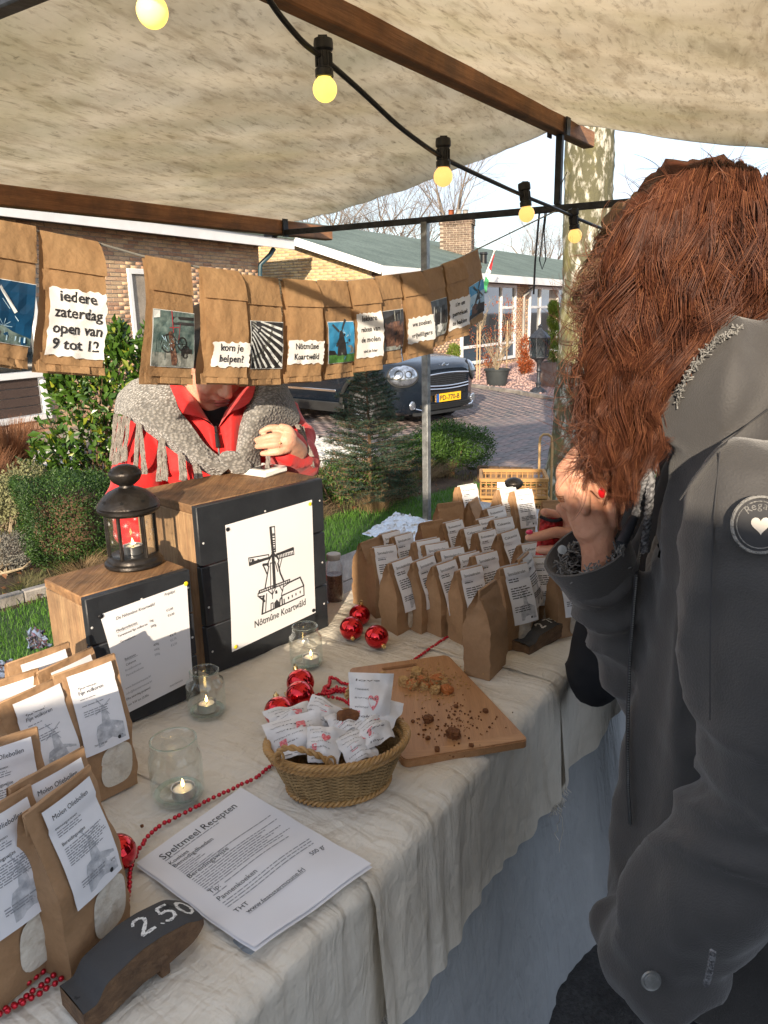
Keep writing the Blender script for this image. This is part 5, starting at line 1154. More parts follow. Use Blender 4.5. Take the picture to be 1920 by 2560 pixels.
# cabin
cab_ = [(1.05, .82, 1.0, 1.02), (1.75, .66, 1.0, 1.50), (2.3, .64, 1.0, 1.56), (3.3, .63, 1.0, 1.54), (3.85, .66, 1.0, 1.30), (4.0, .72, 1.0, 1.05)]
mb = MB(); v = []
for x, ht, bz, tz in cab_:
 for (y, z) in ((-.83, bz), (-(.83 + (ht - .83) * .85), bz + (tz - bz) * .85), (-ht * .8, tz - .01), (0, tz), (ht * .8, tz - .01), (.83 + (ht - .83) * .85, bz + (tz - bz) * .85), (.83, bz)): v.append(cp(x, y, z))
mb.add(v, [(i * 7 + j, i * 7 + j + 1, (i + 1) * 7 + j + 1, (i + 1) * 7 + j) for i in range(5) for j in range(6)]); mb.build('cabin', 'car_glass', car, smooth=30)
mb = MB(); v = []
for x, ht, bz, tz in cab_[1:5]:
 for y, z in ((-ht * .86, tz - .025), (-ht * .6, tz + .01), (0, tz + .02), (ht * .6, tz + .01), (ht * .86, tz - .025)): v.append(cp(x, y, z))
mb.add(v, [(i * 5 + j, i * 5 + j + 1, (i + 1) * 5 + j + 1, (i + 1) * 5 + j) for i in range(3) for j in range(4)]); mb.build('roof', 'car_paint', car)
for s_ in (-1, 1):
 for (x0, y0, z0, x1, y1, z1) in ((1.08, .82, 1.03, 1.75, .66, 1.49), (2.35, .83, 1.03, 2.40, .66, 1.52), (3.35, .82, 1.03, 3.3, .65, 1.50)):
  mb = MB(); mb.tube([cp(x0, s_ * y0, z0), cp(x1, s_ * y1, z1)], .028, 6); mb.build('pillar', 'car_paint', car)
 mb = MB(); mb.bbox(cp(1.35, s_ * .97, 1.06), (.10, .18, .13), RC, .03); mb.build('wing_mirror', 'car_paint', car)
 # sill trim and wheel arch trim
 mb = MB(); mb.bbox(cp(2.05, s_ * .895, .27), (1.9, .03, .14), RC, .01); mb.build('sill_trim', 'car_trim', car)
 mb = MB(); mb.bbox(cp(2.0, s_ * .905, .50), (1.5, .012, .035), RC, .004); mb.build('side_moulding', 'chrome', car)
 for wx in wheels:
  mb = MB(); mb.tube([cp(wx - .405 * math.cos(a), s_ * (min(.91, pw(wx - .405 * math.cos(a)) + .008)), .32 + .40 * math.sin(a)) for a in np.linspace(0, PI, 20)], .030, 6); mb.build('arch_trim', 'car_trim', car)
  wb_ = MB(); cw = cp(wx, s_ * .78, .33); wr = np.stack([np.cross(CL, Z), Z, CL * s_], 1)
  wb_.lathe([(.20, -.10), (.30, -.11), (.33, -.08), (.335, 0), (.33, .08), (.30, .11), (.225, .10), (.215, .06)], 32, cw, ax=wr); wh = wb_.build('wheel', 'tyre', car)
  rb = MB(); rb.lathe([(.215, .05), (.215, .095), (.19, .06), (.05, .075), (0, .08)], 28, cw, ax=wr)
  rb.build('rim', 'rim', wh)
# front face details, laid on the curved nose
def nose(y, z, o=.0):     # point on the nose surface for lateral y
 ay = abs(y); x = np.interp(ay, [0, .50, .66, .78, .86, .895], [0, .0, .06, .16, .32, .6]); x -= .02 * math.cos(min(1, ay / .6) * PI / 2); x += max(0, z - .78) * .35
 nrm = CH if ay < .5 else CH * .8 + CL * np.sign(y) * .6; nrm = nrm / np.linalg.norm(nrm); return cp(x, y, z) + nrm * o
def npatch(name, y0, y1, z0, z1, o, mt, parent=car, nu=10, taper=0):
 mb = MB(); mb.grid(lambda a, b: nose((y0 + (y1 - y0) * a) * (1 - taper * (1 - b)), z0 + (z1 - z0) * b, o), nu, 4, thick=tuple(CH * -.03)); return mb.build(name, mt, parent)
# rounded hexagon grille
gr = npatch('grille', -.42, .42, .575, .74, .02, 'car_trim', taper=.08)
for k in range(6):
 mb = MB(); z = .59 + .026 * k; mb.tube([nose(y, z, .032) for y in np.linspace(-.40, .40, 9)], .006, 5); mb.build('grille_bar', 'steel_dark', gr)
for z in (.57, .53, .745):
 mb = MB(); mb.tube([nose(y, z - .02 * (abs(y) / .45) ** 2 * (1 if z < .7 else -1) * -1, .034) for y in np.linspace(-.44, .44, 11)], .010, 6); mb.build('chrome_bar', 'chrome', car)
npatch('upper_intake', -.40, .40, .455, .51, .02, 'black_plastic'); li = npatch('lower_intake', -.52, .52, .26, .34, .02, 'car_trim', taper=.06)
for k in range(3):
 mb = MB(); mb.tube([nose(y, .275 + .025 * k, .03) for y in np.linspace(-.5, .5, 9)], .005, 5); mb.build('grille_bar', 'black_plastic', li)
npatch('bumper_lip', -.62, .62, .205, .245, .03, 'car_trim')
pl = npatch('number_plate', -.26, .26, .36, .47, .04, 'plate', nu=4); npatch('plate_strip', .215, .26, .36, .47, .043, 'plate_blue', pl, 1)
mb = MB(); put_text(mb, 'PD-770-B', 0, .382, .095, lambda a, b: nose(.20 - a, b, .046), bold=.012, width=.42); mb.build('plate_lettering', 'ink', pl, smooth=False)
# badge
mb = MB(); bc_ = cp(.055, 0, .835) + CH * .02; mb.lathe([(0, .008), (.032, .006), (.038, 0)], 18, bc_, ax=np.stack([CL, np.cross(CH, CL), CH], 1));
for s_ in (-1, 1):
 for k in range(3): mb.tube([bc_ + CL * s_ * .03 + Z * (.012 * (k - 1)), bc_ + CL * s_ * (.10 - .012 * k) + Z * (.014 - .014 * k)], .005, 5)
mb.build('winged_badge', 'chrome', car)
for s_ in (-1, 1):
 hl = MB(); c = nose(s_ * .735, .735, -.035); d1 = (CH * .72 + CL * s_ * .62 + Z * .30); d1 /= np.linalg.norm(d1); e1_ = np.cross(Z, d1); e1_ /= np.linalg.norm(e1_); e2_ = np.cross(d1, e1_)
 AX = np.stack([e1_, e2_, d1], 1); hl.lathe([(.20 * math.sin(a), .085 * math.cos(a) + .0) for a in np.linspace(0, PI / 2, 9)], 28, c, ax=AX, sx=1.0, sy=.72); h_ = hl.build('headlight', 'lamp_lens', car, smooth='all')
 mb = MB(); mb.tube([c + AX @ np.array([.203 * math.cos(a), .147 * math.sin(a), .0]) for a in np.linspace(0, 2 * PI, 40)], .012, 6, caps=False); mb.build('headlight_ring', 'car_trim', h_)
 mb = MB()
 for ox_, r_ in ((-.06, .055), (.07, .045)): mb.tube([c + AX @ np.array([ox_ + r_ * math.cos(a), r_ * math.sin(a), .082]) for a in np.linspace(0, 2 * PI, 26)], .006, 6, caps=False)
 mb.build('reflector_ring', 'steel_dark', h_, kind='stuff')
 fc = nose(s_ * .64, .345, .02); mb = MB(); mb.lathe([(0, .02), (.05, .015), (.062, 0)], 18, fc, ax=np.stack([CL, np.cross(CH, CL), CH], 1)); mb.build('fog_lamp', 'lamp_lens', car)
 mb = MB(); mb.tube([nose(s_ * y, z, .03) for y, z in ((.60, .30), (.52, .275), (.45, .27))], .010, 6); mb.build('chrome_bar', 'chrome', car)
# distant hedge and pale houses beyond the driveway, seen past the birch
M['far_hedge'] = mat('far_hedge', (.05, .075, .03), .9, col2=(.025, .04, .018), vscale=3, trans=.1)
hp = [S(34, 3, 0), S(36, -8, 0), S(30, -22, 0), S(14, -30, 0)]
pts = []
for a, b in zip(hp[:-1], hp[1:]):
 n_ = 5200; q = rng.uniform(0, 1, (n_, 1)); p = a + (b - a) * q; p[:, :2] += rng.normal(0, .5, (n_, 2)); p[:, 2] = rng.uniform(0.05, 1, n_) ** .7 * (2.6 + .5 * np.sin(q[:, 0] * 40)); pts.append(p)
pts = np.concatenate(pts); v_, f_ = leafcloud((0, 0, 0), 99999, .28, lambda n: pts, 'far_hedge', asp=.6); fast_mesh('hedge', v_, f_, 'far_hedge', None, kind='stuff')
# ------------------------------------------------------------------ crates and trolley beyond the table
M['crate_plastic'] = mat('tan_plastic', (.36, .19, .06), .6, vary=.15, vscale=8); M['crate_pale'] = mat('pale_tan_plastic', (.42, .26, .11), .6, vary=.1)
def pcrate(label, c, rz, w_, d, h, mt, grid_=True):
 t = thing('plastic_crate', label, 'crate', c, 'stacked plastic crates behind the table'); R_ = rotz(rz); of = lambda x, y, z: np.array(c) + R_ @ np.array([x, y, z])
 mb = MB(); mb.bbox(of(0, 0, .006), (w_ - .02, d - .02, .012), R_, .003); mb.build('crate_bottom', mt, t)
 for ax in (0, 1):
  for s_ in (-1, 1):
   L_ = (w_ if ax == 0 else d - .03); p = (lambda a, z, o=0: of(a, s_ * (d / 2 - .006 + o), z)) if ax == 0 else (lambda a, z, o=0: of(s_ * (w_ / 2 - .006 + o), a, z)); R2_ = R_ if ax == 0 else R_ @ rotz(PI / 2)
   mb = MB()
   for z0, th in ((.012, .02), (h * .5, .012), (h - .014, .024)): mb.bbox(p(0, z0), (L_, .014 if z0 < h - .02 else .022, th), R2_, .002)
   if grid_:
    n = int(L_ / .035)
    for k in range(n + 1): mb.bbox(p(-L_ / 2 + .004 + (L_ - .008) * k / n, h / 2), (.007, .010, h - .02), R2_, .001)
    for z0 in (h * .28, h * .74): mb.bbox(p(0, z0), (L_ - .01, .007, .006), R2_, .001)
   else: mb.bbox(p(0, h / 2), (L_ - .01, .008, h - .03), R2_, .002)
   mb.build('crate_wall', mt, t)
 if grid_:
  mb = MB(); mb.bbox(of(-w_ * .10, -d / 2 - .004, h * .68), (.13, .003, .038), R_, .001); l_ = mb.build('crate_label', 'label', t)
  mb = MB(); put_lines(mb, -.05, .05, .008, .014, 2, .008, lambda x, y: of(-w_ * .10 + x, -d / 2 - .0062, h * .68 + y), 3); mb.build('label_lettering', 'faint_ink', l_, smooth=False)
 return t
cr0 = PD(1285, 1240, 5.0); rzc = -.12
zt0 = PD(1285, 1183, 5.0)[2]
for k, (dz, mt, gr_, lb) in enumerate([(zt0 - .14, 'crate_plastic', True, 'upper tan plastic crate of the stack behind the table'), (zt0 - .285, 'crate_plastic', True, 'middle tan plastic crate with a white label, below the upper one'), (zt0 - .47, 'crate_pale', False, 'solid pale tan crate at the bottom of the stack')]):
 pcrate(lb, (cr0[0] + .01 * (k - 1), cr0[1], max(.012, dz)), rzc + .04 * k, .44, .32, .14 if gr_ else .18, mt, gr_)
tb = np.array([cr0[0] + .16, cr0[1] + .30, .012]); t = thing('hand_truck', 'hand truck with a bent tan handle standing behind the crates', 'hand truck', tb)
hz = PD(1366, 1092, 5.3)
mb = MB()
for s_ in (.21, .30): mb.tube([tb + [s_ - .14, 0, .05], tb + [s_ - .14, .02, .6], tb + [s_ - .14, .03, hz[2] - .06]], .009, 8)
mb.tube([tb + [.07, .03, hz[2] - .07], tb + [.075, .03, hz[2] - .02], tb + [.095, .03, hz[2]], tb + [.13, .03, hz[2]], tb + [.155, .03, hz[2] - .02], tb + [.16, .03, hz[2] - .07]], .009, 8); mb.build('handle', 'crate_pale', t)
mb = MB(); mb.bbox(tb + [.01, -.12, .02], (.34, .26, .012), None, .003); mb.build('toe_plate', 'steel_dark', t)
for s_ in (-1, 1): mb = MB(); mb.lathe([(.0, -.02), (.08, -.02), (.09, 0), (.08, .02), (0, .02)], 20, tb + [.01 + s_ * .19, .05, .09], ax=np.stack([[0, 1, 0], [0, 0, 1], [1, 0, 0]], 1).astype(float)); mb.build('wheel', 'tyre', t)
# ================================================================== THINGS ON THE TABLE
T = TZ + .008
M['crate_wood'] = grain_mat('crate_wood', (.36, .20, .09), (.20, .10, .045), 1, 3.0, .75, .4, dirt=.75, dirtcol=(.06, .04, .025), fac=16)
M['crate_side'] = grain_mat('crate_side_wood', (.42, .27, .14), (.27, .155, .08), 2, 3.0, .75, .4, dirt=.6, dirtcol=(.07, .045, .03), fac=18)
M['black_board'] = mat('black_painted_board', (.014, .016, .02), .5, col2=(.022, .025, .03), vscale=12, bump=.15, bscale=40)
M['nail'] = mat('chipped_white', (.6, .6, .6), .5, vary=.2)
M['pin_yellow'] = mat('yellow_pin', (.85, .65, .02), .35, vary=.02); M['pin_black'] = mat('black_pin', (.01, .01, .012), .3, vary=.02)
def crate(name, label, bl, br_, ztop, depth, boards, backleft=None):
 """bl, br_: photograph pixels of the two lower front corners standing on the table"""
 a = P(*bl, T); b = P(*br_, T); ex = (b - a); w_ = np.linalg.norm(ex); ex /= w_; ey = np.array([-ex[1], ex[0], 0]);  # away
 if np.dot(ey, V) < 0: ey = -ey
 R_ = np.stack([ex, ey, Z], 1); h = ztop - T; t = thing(name, label, 'wooden crate', a)
 th = .019; of = lambda x, y, z: a + ex * x + ey * y + Z * z
 bd = .018; D = depth
 def part(nm, c, d, mt, **k): mb = MB(); mb.bbox(c, d, R_, .002); return mb.build(nm, mt, t, **k)
 part('top_board', of(w_ / 2, bd + (D - bd) / 2, h - th / 2), (w_ + .001, D - bd - .001, th), 'crate_wood')
 part('side_board', of(th / 2, bd + (D - bd) / 2, (h - th) / 2), (th, D - bd - .001, h - th - .001), 'crate_side')
 part('side_board', of(w_ - th / 2, bd + (D - bd) / 2, (h - th) / 2), (th, D - bd - .001, h - th - .001), 'crate_side')
 part('bottom_board', of(w_ / 2, bd + (D - bd) / 2, th / 2), (w_ - 2 * th - .001, D - bd - .002, th), 'crate_wood')
 zs = boards
 for z0, z1 in zip(zs[:-1], zs[1:]):
  part('front_board', of(w_ / 2, bd / 2, (z0 + z1) / 2 * h), (w_, bd, (z1 - z0) * h - .0025), 'black_board')
 g = random.Random(len(name))
 for z0, z1 in zip(zs[:-1], zs[1:]):
  for fx in (.03, .5, .965):
   mb = MB(); mb.lathe([(0, .0012), (.0022, .0006), (.0026, 0)], 8, ax=np.stack([ex, Z, -ey], 1), c=of(fx * w_, -.0004, (z0 + (z1 - z0) * g.uniform(.25, .75)) * h)); mb.build('nail_head', 'nail', t)
 return t, a, ex, ey, w_, h
bigc, A_, EX, EY, BW, BH = crate('wooden_crate', 'tall wooden crate with black front boards carrying the windmill sheet', (526, 1692), (822, 1567), 0, 0, [0, 1]) if False else (None,) * 6
# big crate height from its upper left front corner
a_ = P(526, 1692, T); b_ = P(822, 1568, T); ex_ = (b_ - a_) / np.linalg.norm(b_ - a_); zt = PL(507, 1267, a_, np.cross(ex_, Z))[2]; zt2 = PL(808, 1191, a_, np.cross(ex_, Z))[2]
bigc, A_, EX, EY, BW, BH = crate('wooden_crate', 'tall wooden crate with black front boards carrying the windmill sheet', (526, 1692), (822, 1568), (zt + zt2) / 2, .245, [0, .30, .655, 1])
BT = T + BH
def on_plane(a, n): return lambda x, y: PL(x, y, a, n)
def sheet_on(name, label, cat, a, ex, ey, corners, bulge, mt='paper', curl=None, pins=()):
 """paper sheet pinned on a vertical front; corners (tl, tr, br, bl) are photograph pixels"""
 n = -ey; q = [PL(x, y, a + n * .002, n) for x, y in corners]; t = thing(name, label, cat, q[3])
 def fn(s_, r, o=0):      # s_ right, r up, 0..1
  p = (q[3] * (1 - s_) + q[2] * s_) * (1 - r) + (q[0] * (1 - s_) + q[1] * s_) * r
  return p + n * (.0012 + bulge(s_, r) + o)
 mb = MB(); mb.grid(fn, 26, 30); mb.build('paper_sheet', mt, t, smooth='all')
 for (s_, r, c) in pins:
  mb = MB(); mb.lathe([(.0045, 0), (.0048, .001), (.0035, .0022), (0, .0028)], 14, fn(s_, r, .0006), ax=np.stack([ex, Z, n], 1)); mb.build('push_pin', c, t)
 asp = np.linalg.norm(q[0] - q[3]) / np.linalg.norm(q[2] - q[3]); return t, fn, asp
PQ = ((562, 1313), (779, 1249), (788, 1531), (579, 1630))
t, fn, asp = sheet_on('windmill_poster', 'white sheet with a windmill drawing reading Nôtmûne Koartwâld on the tall crate', 'poster', A_, EX, EY, PQ, lambda s_, r: .004 * math.sin(PI * r) * (1 - s_) ** 2 + .003 * math.sin(PI * s_) * math.sin(PI * r), pins=((.02, .965, 'pin_black'), (.97, .97, 'pin_yellow'), (.97, .03, 'pin_black'), (.04, .03, 'pin_yellow')))
# the drawing, traced in sheet coordinates (x across, y up, both 0..1)
def ln(mb, pts, w_=.008): stroke(mb, pts, w_, lambda x, y: fn(x, y * 1.0, .0006))
mb = MB()
QP = [np.array(PL(x, y, A_ - EY * .002, -EY)) for x, y in PQ]
def loc(cx, cy):          # pixel inside my enlarged crop of the sheet -> sheet coordinates
 p = PL(560 + cx * .2080, 1180 + cy * .2080, A_ - EY * .002, -EY); e1 = QP[2] - QP[3]; e2 = QP[0] - QP[3]
 G = np.array([[e1 @ e1, e1 @ e2], [e1 @ e2, e2 @ e2]]); return tuple(np.linalg.solve(G, [(p - QP[3]) @ e1, (p - QP[3]) @ e2]))
def T_(pts, w_=.009): ln(mb, [loc(*p) for p in pts], w_)
T_([(541, 645), (600, 632), (606, 938), (560, 930), (541, 645)]); T_([(553, 645), (572, 930)], .022)
for y in (725, 740, 768, 805, 830, 855, 885, 905, 918): T_([(574, y), (600, y - 4)])
T_([(280, 1022), (520, 975), (527, 1022), (288, 1113), (280, 1022)]); T_([(288, 1090), (540, 1012)], .022)
for x in (300, 318, 328, 340, 388, 400): T_([(x, 1035), (x + 2, 1060)])
T_([(615, 968), (822, 884), (830, 968), (640, 1022), (615, 968)]); T_([(618, 972), (825, 905)], .02)
for x in range(650, 830, 20): T_([(x, 975 - (x - 650) * .2), (x + 2, 1010 - (x - 650) * .28)])
T_([(573, 950), (592, 1370)], .034); T_([(545, 1000), (575, 958), (605, 990)], .02); T_([(545, 1000), (500, 1100), (520, 1120)], .012); T_([(610, 990), (645, 1040), (635, 1075)], .012)
T_([(520, 1120), (475, 1380)], .013); T_([(632, 1080), (660, 1200), (700, 1290)], .016); T_([(540, 1075), (545, 1385)]); T_([(600, 1070), (630, 1180)]); T_([(545, 1080), (600, 1060)])
T_([(450, 1100), (515, 1090)], .02); T_([(455, 1110), (500, 1215)], .012); T_([(685, 1010), (650, 1140)])
T_([(405, 1415), (778, 1275), (765, 1310), (395, 1450), (405, 1415)], .01)
for k in range(14): x = 412 + 26 * k; T_([(x, 1412 - 26 * k * .375), (x - 3, 1445 - 26 * k * .375)]);
T_([(390, 1450), (390, 1485), (470, 1480)]); T_([(405, 1490), (475, 1545)], .014); T_([(460, 1475), (445, 1700)], .018); T_([(495, 1450), (485, 1685)]); T_([(440, 1500), (470, 1530)])
T_([(445, 1700), (955, 1470)], .012); T_([(515, 1415), (565, 1460), (600, 1385)]); T_([(562, 1400), (568, 1510)]); T_([(655, 1360), (690, 1420), (700, 1340)]); T_([(690, 1400), (675, 1470)])
T_([(680, 1475), (950, 1355), (955, 1470)], .012); T_([(775, 1310), (905, 1250), (950, 1350)], .014); T_([(778, 1310), (700, 1365)], .01); T_([(680, 1475), (690, 1590)], .014)
T_([(553, 1665), (550, 1570), (575, 1560), (582, 1645)]); T_([(655, 1610), (660, 1520), (680, 1490)], .014)
for q in ([(592, 1635), (590, 1565), (620, 1520), (648, 1550), (650, 1610)], [(598, 1415), (620, 1405), (628, 1445), (602, 1455)], [(703, 1515), (715, 1510), (720, 1575), (708, 1580)], [(755, 1490), (770, 1485), (772, 1515), (757, 1522)], [(802, 1468), (815, 1462), (817, 1495), (805, 1500)], [(848, 1445), (860, 1440), (862, 1470), (850, 1476)], [(900, 1418), (912, 1413), (914, 1445), (902, 1450)]):
 mb.poly([fn(*loc(*p), .0006) for p in q])
mb.build('windmill_drawing', 'ink', t, smooth=False)
mb = MB(); e = lambda x, y: fn(x, y, .0006); x0, y0 = loc(358, 1868); x1, y1 = loc(975, 1588)
v, f = text2d('Nôtmûne Koartwâld', .012); k = (x1 - x0) / v[:, 0].max(); mb.add([e(x0 + a * k, y0 + (y1 - y0) * a * k / (x1 - x0) + b * k * 1.28 / asp) for a, b in v], f); mb.build('lettering', 'ink', t, smooth=False)
# small crate with the price list
a_ = P(330, 1812, T); b_ = P(503, 1738, T)
A2 = P(318, 1815, T); B2 = P(502, 1736, T); ex2 = (B2 - A2) / np.linalg.norm(B2 - A2); z1_ = PL(212, 1503, A2, np.cross(ex2, Z))
# front plane through the lower edge; the left edge leans in the photograph only by perspective
W2 = .305; cA = B2 - ex2 * W2
zt = np.mean([PL(486, 1416, A2, np.cross(ex2, Z))[2], PL(212, 1500, A2, np.cross(ex2, Z))[2]])
px0 = PL(212, 1500, A2, np.cross(ex2, Z)); W2 = np.dot(B2 - px0, ex2); cA = B2 - ex2 * W2
def crate_world(name, label, a, ex, w_, ztop, depth, boards):
 b = a + ex * w_; pa = to_px(a); pb = to_px(b); return crate(name, label, (pa[0], pa[1]), (pb[0], pb[1]), ztop, depth, boards)
smallc, A3, EX3, EY3, SW, SH = crate_world('wooden_crate', 'low wooden crate with the price list, left of the tall crate, under the black lantern', cA, ex2, W2, zt, .17, [0, .33, .66, 1])
ST = T + SH
PQ = ((247, 1536), (465, 1457), (480, 1700), (306, 1787))
t, fn2, asp = sheet_on('price_list', 'curling white price list headed De Nôtmûne Koartwâld Prijslijst on the low crate', 'price list', A3, EX3, EY3, PQ, lambda s_, r: .010 * math.sin(PI * r) * (1 - s_) ** 2 + .002, pins=((.005, .985, 'pin_black'), (.985, 1.0, 'pin_yellow')))
mb = MB(); fnn = lambda x, y: fn2(x, y / asp, .0006); K = .050
def tx(s_, x, y, h=K, mi=0, **k): put_text(mb, s_, x, y * asp, h * .86, fnn, mi=mi, sx=.84, **k)
tx('De Nôtmûne Koartwâld', .15, .905, .062, shear=.15); tx('Prijslijst', .72, .955, .058, shear=.15)
tx('Meelproducten', .12, .80, .055); tx('Tarwemeel fijn volkoren', .12, .75); tx('1kg', .51, .765); tx('€2,00', .72, .80); tx('Tarwebloem', .13, .69); tx('500g', .51, .71); tx('€2,00', .73, .745)
ln_ = lambda x0_, x1_, y: mb.poly([fnn(x0_, y * asp), fnn(x1_, y * asp), fnn(x1_, y * asp + .003), fnn(x0_, y * asp + .003)])
ln_(.12, .37, .792); tx('Bakmixen', .14, .52); ln_(.14, .30, .512); tx('Cakemix', .14, .465); tx('Kruidkoekmix', .12, .415, mi=1); tx('Pannenkoekmix', .12, .365, mi=1)
for k, (a, b) in enumerate((('400g', '€2,75'), ('440g', '€2,75'), ('500g', '€2,50'))): tx(a, .51, .525 - .05 * k, mi=k > 0); tx(b, .73, .545 - .05 * k, mi=k > 0)
tx('www.feanstermoune.frl', .08, .245, mi=1); tx('info@feanstermoune.frl', .08, .19, mi=1); tx('Elke zaterdag geopend', .07, .135); tx('van 9.00 tot 12.00u', .08, .07); tx('FEANSTERMOUNE', .66, .05, .032)
mb.build('lettering', ['ink', 'faint_ink'], t, smooth=False)
# ------------------------------------------------------------------ lantern
M['lantern'] = mat('aged_lantern_metal', (.055, .05, .047), .42, .75, vary=.5, vscale=30, bump=.2, bscale=60, col2=(.028, .022, .018))
def lantern(label, c, sc_=.82):
 t = thing('lantern', label, 'lantern', c); t.scale = (sc_,) * 3; c = np.array(c); n = 36
 mb = MB(); mb.lathe([(0, 0), (.068, 0), (.071, .004), (.070, .010), (.064, .014), (.063, .020), (.058, .026), (.055, .027), (0, .027)], n, c); mb.build('base', 'lantern', t)
 R1 = .056; hz0, hz1 = .026, .135
 for k in range(6):
  a = k * PI / 3 + .35; p = c + [R1 * math.cos(a), R1 * math.sin(a), 0]; mb = MB(); mb.tube([p + Z * hz0, p + Z * hz1], .0045, 6);
  mb.tube([p * 1 + Z * hz0 + np.array([math.cos(a), math.sin(a), 0]) * .003, p + Z * hz1 + np.array([math.cos(a), math.sin(a), 0]) * .003], .002, 5); mb.build('upright', 'lantern', t)
  a2 = a + PI / 3; q = c + [R1 * math.cos(a2), R1 * math.sin(a2), 0]; m_ = (p + q) / 2; tn = (q - p); ln_ = np.linalg.norm(tn)
  mb = MB(); mb.box(m_ + Z * (hz0 + hz1) / 2, (ln_ - .009, .0015, hz1 - hz0 - .002), frame(tn)); g_ = mb.build('glass_pane', 'glass', t, smooth=False)
  tn /= ln_; on = np.cross(tn, Z); on = on if np.dot(on, m_ - c) > 0 else -on
  mb = MB();
  for (sx, sz, r) in ((-.012, .085, .008), (.012, .060, .010), (-.006, .040, .006), (.010, .100, .006)):
   cc__ = m_ + tn * sx + Z * (hz0 + sz) + on * .0012
   for j in range(4): aa = j * PI / 4; d_ = tn * math.cos(aa) + Z * math.sin(aa); nn = tn * -math.sin(aa) + Z * math.cos(aa); mb.add([cc__ - d_ * r, cc__ + nn * .0004, cc__ + d_ * r, cc__ - nn * .0004], [(0, 1, 2, 3)])
  mb.build('etched_star', 'nail', t, smooth=False)
 mb = MB(); mb.lathe([(.066, .133), (.074, .140), (.0745, .146), (.071, .149), (.0745, .152), (.073, .156), (.062, .170), (.046, .184), (.030, .192), (.018, .196), (.016, .202)], n, c); rf = mb.build('roof', 'lantern', t)
 mb = MB(); mb.lathe([(.014, .200), (.022, .203), (.034, .214), (.039, .226), (.0392, .230), (.0375, .234), (.028, .244), (.014, .250), (0, .2515)], n, c); mb.build('finial', 'lantern', t)
 M.setdefault('hole', mat('hole_black', (.003, .003, .003), .9, vary=0))
 mb = MB()
 for k in range(8):
  a = k * PI / 4 + .1
  for (r, z, sl) in ((.064, .1685, .9), (.0375, .237, .75), (.0315, .2115, -.9)):
   pc = c + np.array([math.cos(a) * r, math.sin(a) * r, z]); on = np.array([math.cos(a), math.sin(a), 0]) * .65 + Z * sl * .75; on /= np.linalg.norm(on); tn = np.array([-math.sin(a), math.cos(a), 0]); up_ = np.cross(on, tn)
   pts = [pc + on * .0015 + (tn * math.sin(j * PI / 5) + up_ * math.cos(j * PI / 5)) * (.0058 if j % 2 == 0 else .0024) for j in range(10)]; mb.poly(pts)
 mb.build('star_hole', 'hole', rf, smooth=False, kind='stuff'); return t
def tealight(label, c, lit=True, on='', r=.0185):
 t = thing('tealight', label, 'candle', c, 'tealights'); c = np.array(c)
 mb = MB(); mb.lathe([(0, 0), (r * .97, 0), (r, .002), (r, .0165), (r * 1.03, .0175), (r * .96, .0175), (r * .95, .012), (0, .012)], 24, c); mb.build('metal_cup', 'alu', t)
 mb = MB(); mb.lathe([(r * .95, .0125), (r * .8, .0145), (r * .3, .0140), (0, .0138)], 20, c); mb.build('wax', 'wax', t)
 mb = MB(); mb.tube([c + Z * .0135, c + Z * .019 + [.001, 0, 0]], .0007, 4); mb.build('wick', 'black_plastic', t)
 if lit:
  mb = MB(); mb.lathe([(.0006, .017), (.0028, .0205), (.0026, .024), (.0012, .029), (0, .033)], 10, c); mb.build('flame', 'flame', t)
 return t
lc = P(338, 1421, ST); lc = (P(298, 1422, ST) + P(400, 1416, ST)) / 2; lc = P(337, 1410, ST)
lc[2] = ST + .001
lantern('black metal lantern with star holes and a lit tealight on the low crate', lc)
tealight('lit tealight inside the black metal lantern', lc + Z * .0225)
l2 = P(1285, 1194, TZ + .206); l2[2] = TZ; lantern('second black lantern behind the small flour bags, only its top showing', l2)
# calculator
M['calc'] = mat('white_plastic', (.80, .80, .79), .35, vary=.02); M['lcd'] = mat('grey_display', (.06, .065, .07), .15, vary=.05)
q = [P(549, 1178, BT + .01), P(589, 1163, BT + .01), P(703, 1172, BT + .01), P(660, 1196, BT + .01)]
cc = P(627, 1186, BT + .0); exc = P(661, 1196, BT) - P(550, 1181, BT); exc[2] = 0; wc_ = np.linalg.norm(exc); exc /= wc_; eyc = np.array([-exc[1], exc[0], 0]); t = thing('calculator', 'white pocket calculator lying on top of the tall crate', 'calculator', cc)
R_ = np.stack([exc, eyc, Z], 1); Wc, Dc = wc_ + .002, .084; cc0 = P(605, 1189, BT) + eyc * Dc / 2
mb = MB(); mb.bbox(cc0 + Z * .0095, (Wc, Dc, .016), R_, .004); mb.build('case', 'calc', t)
mb = MB(); mb.bbox(cc0 + R_ @ np.array([Wc * .27, 0, .0178]), (Wc * .26, Dc * .62, .001), R_, .0004); mb.build('display', 'lcd', t)
for i in range(5):
 for j in range(4):
  mb = MB(); mb.bbox(cc0 + R_ @ np.array([-Wc * .43 + i * Wc * .115, -Dc * .34 + j * Dc * .22, .0185]), (Wc * .08, Dc * .13, .0025), R_, .0008); mb.build('key', 'calc' if (i + j) % 3 else 'label_print', t)
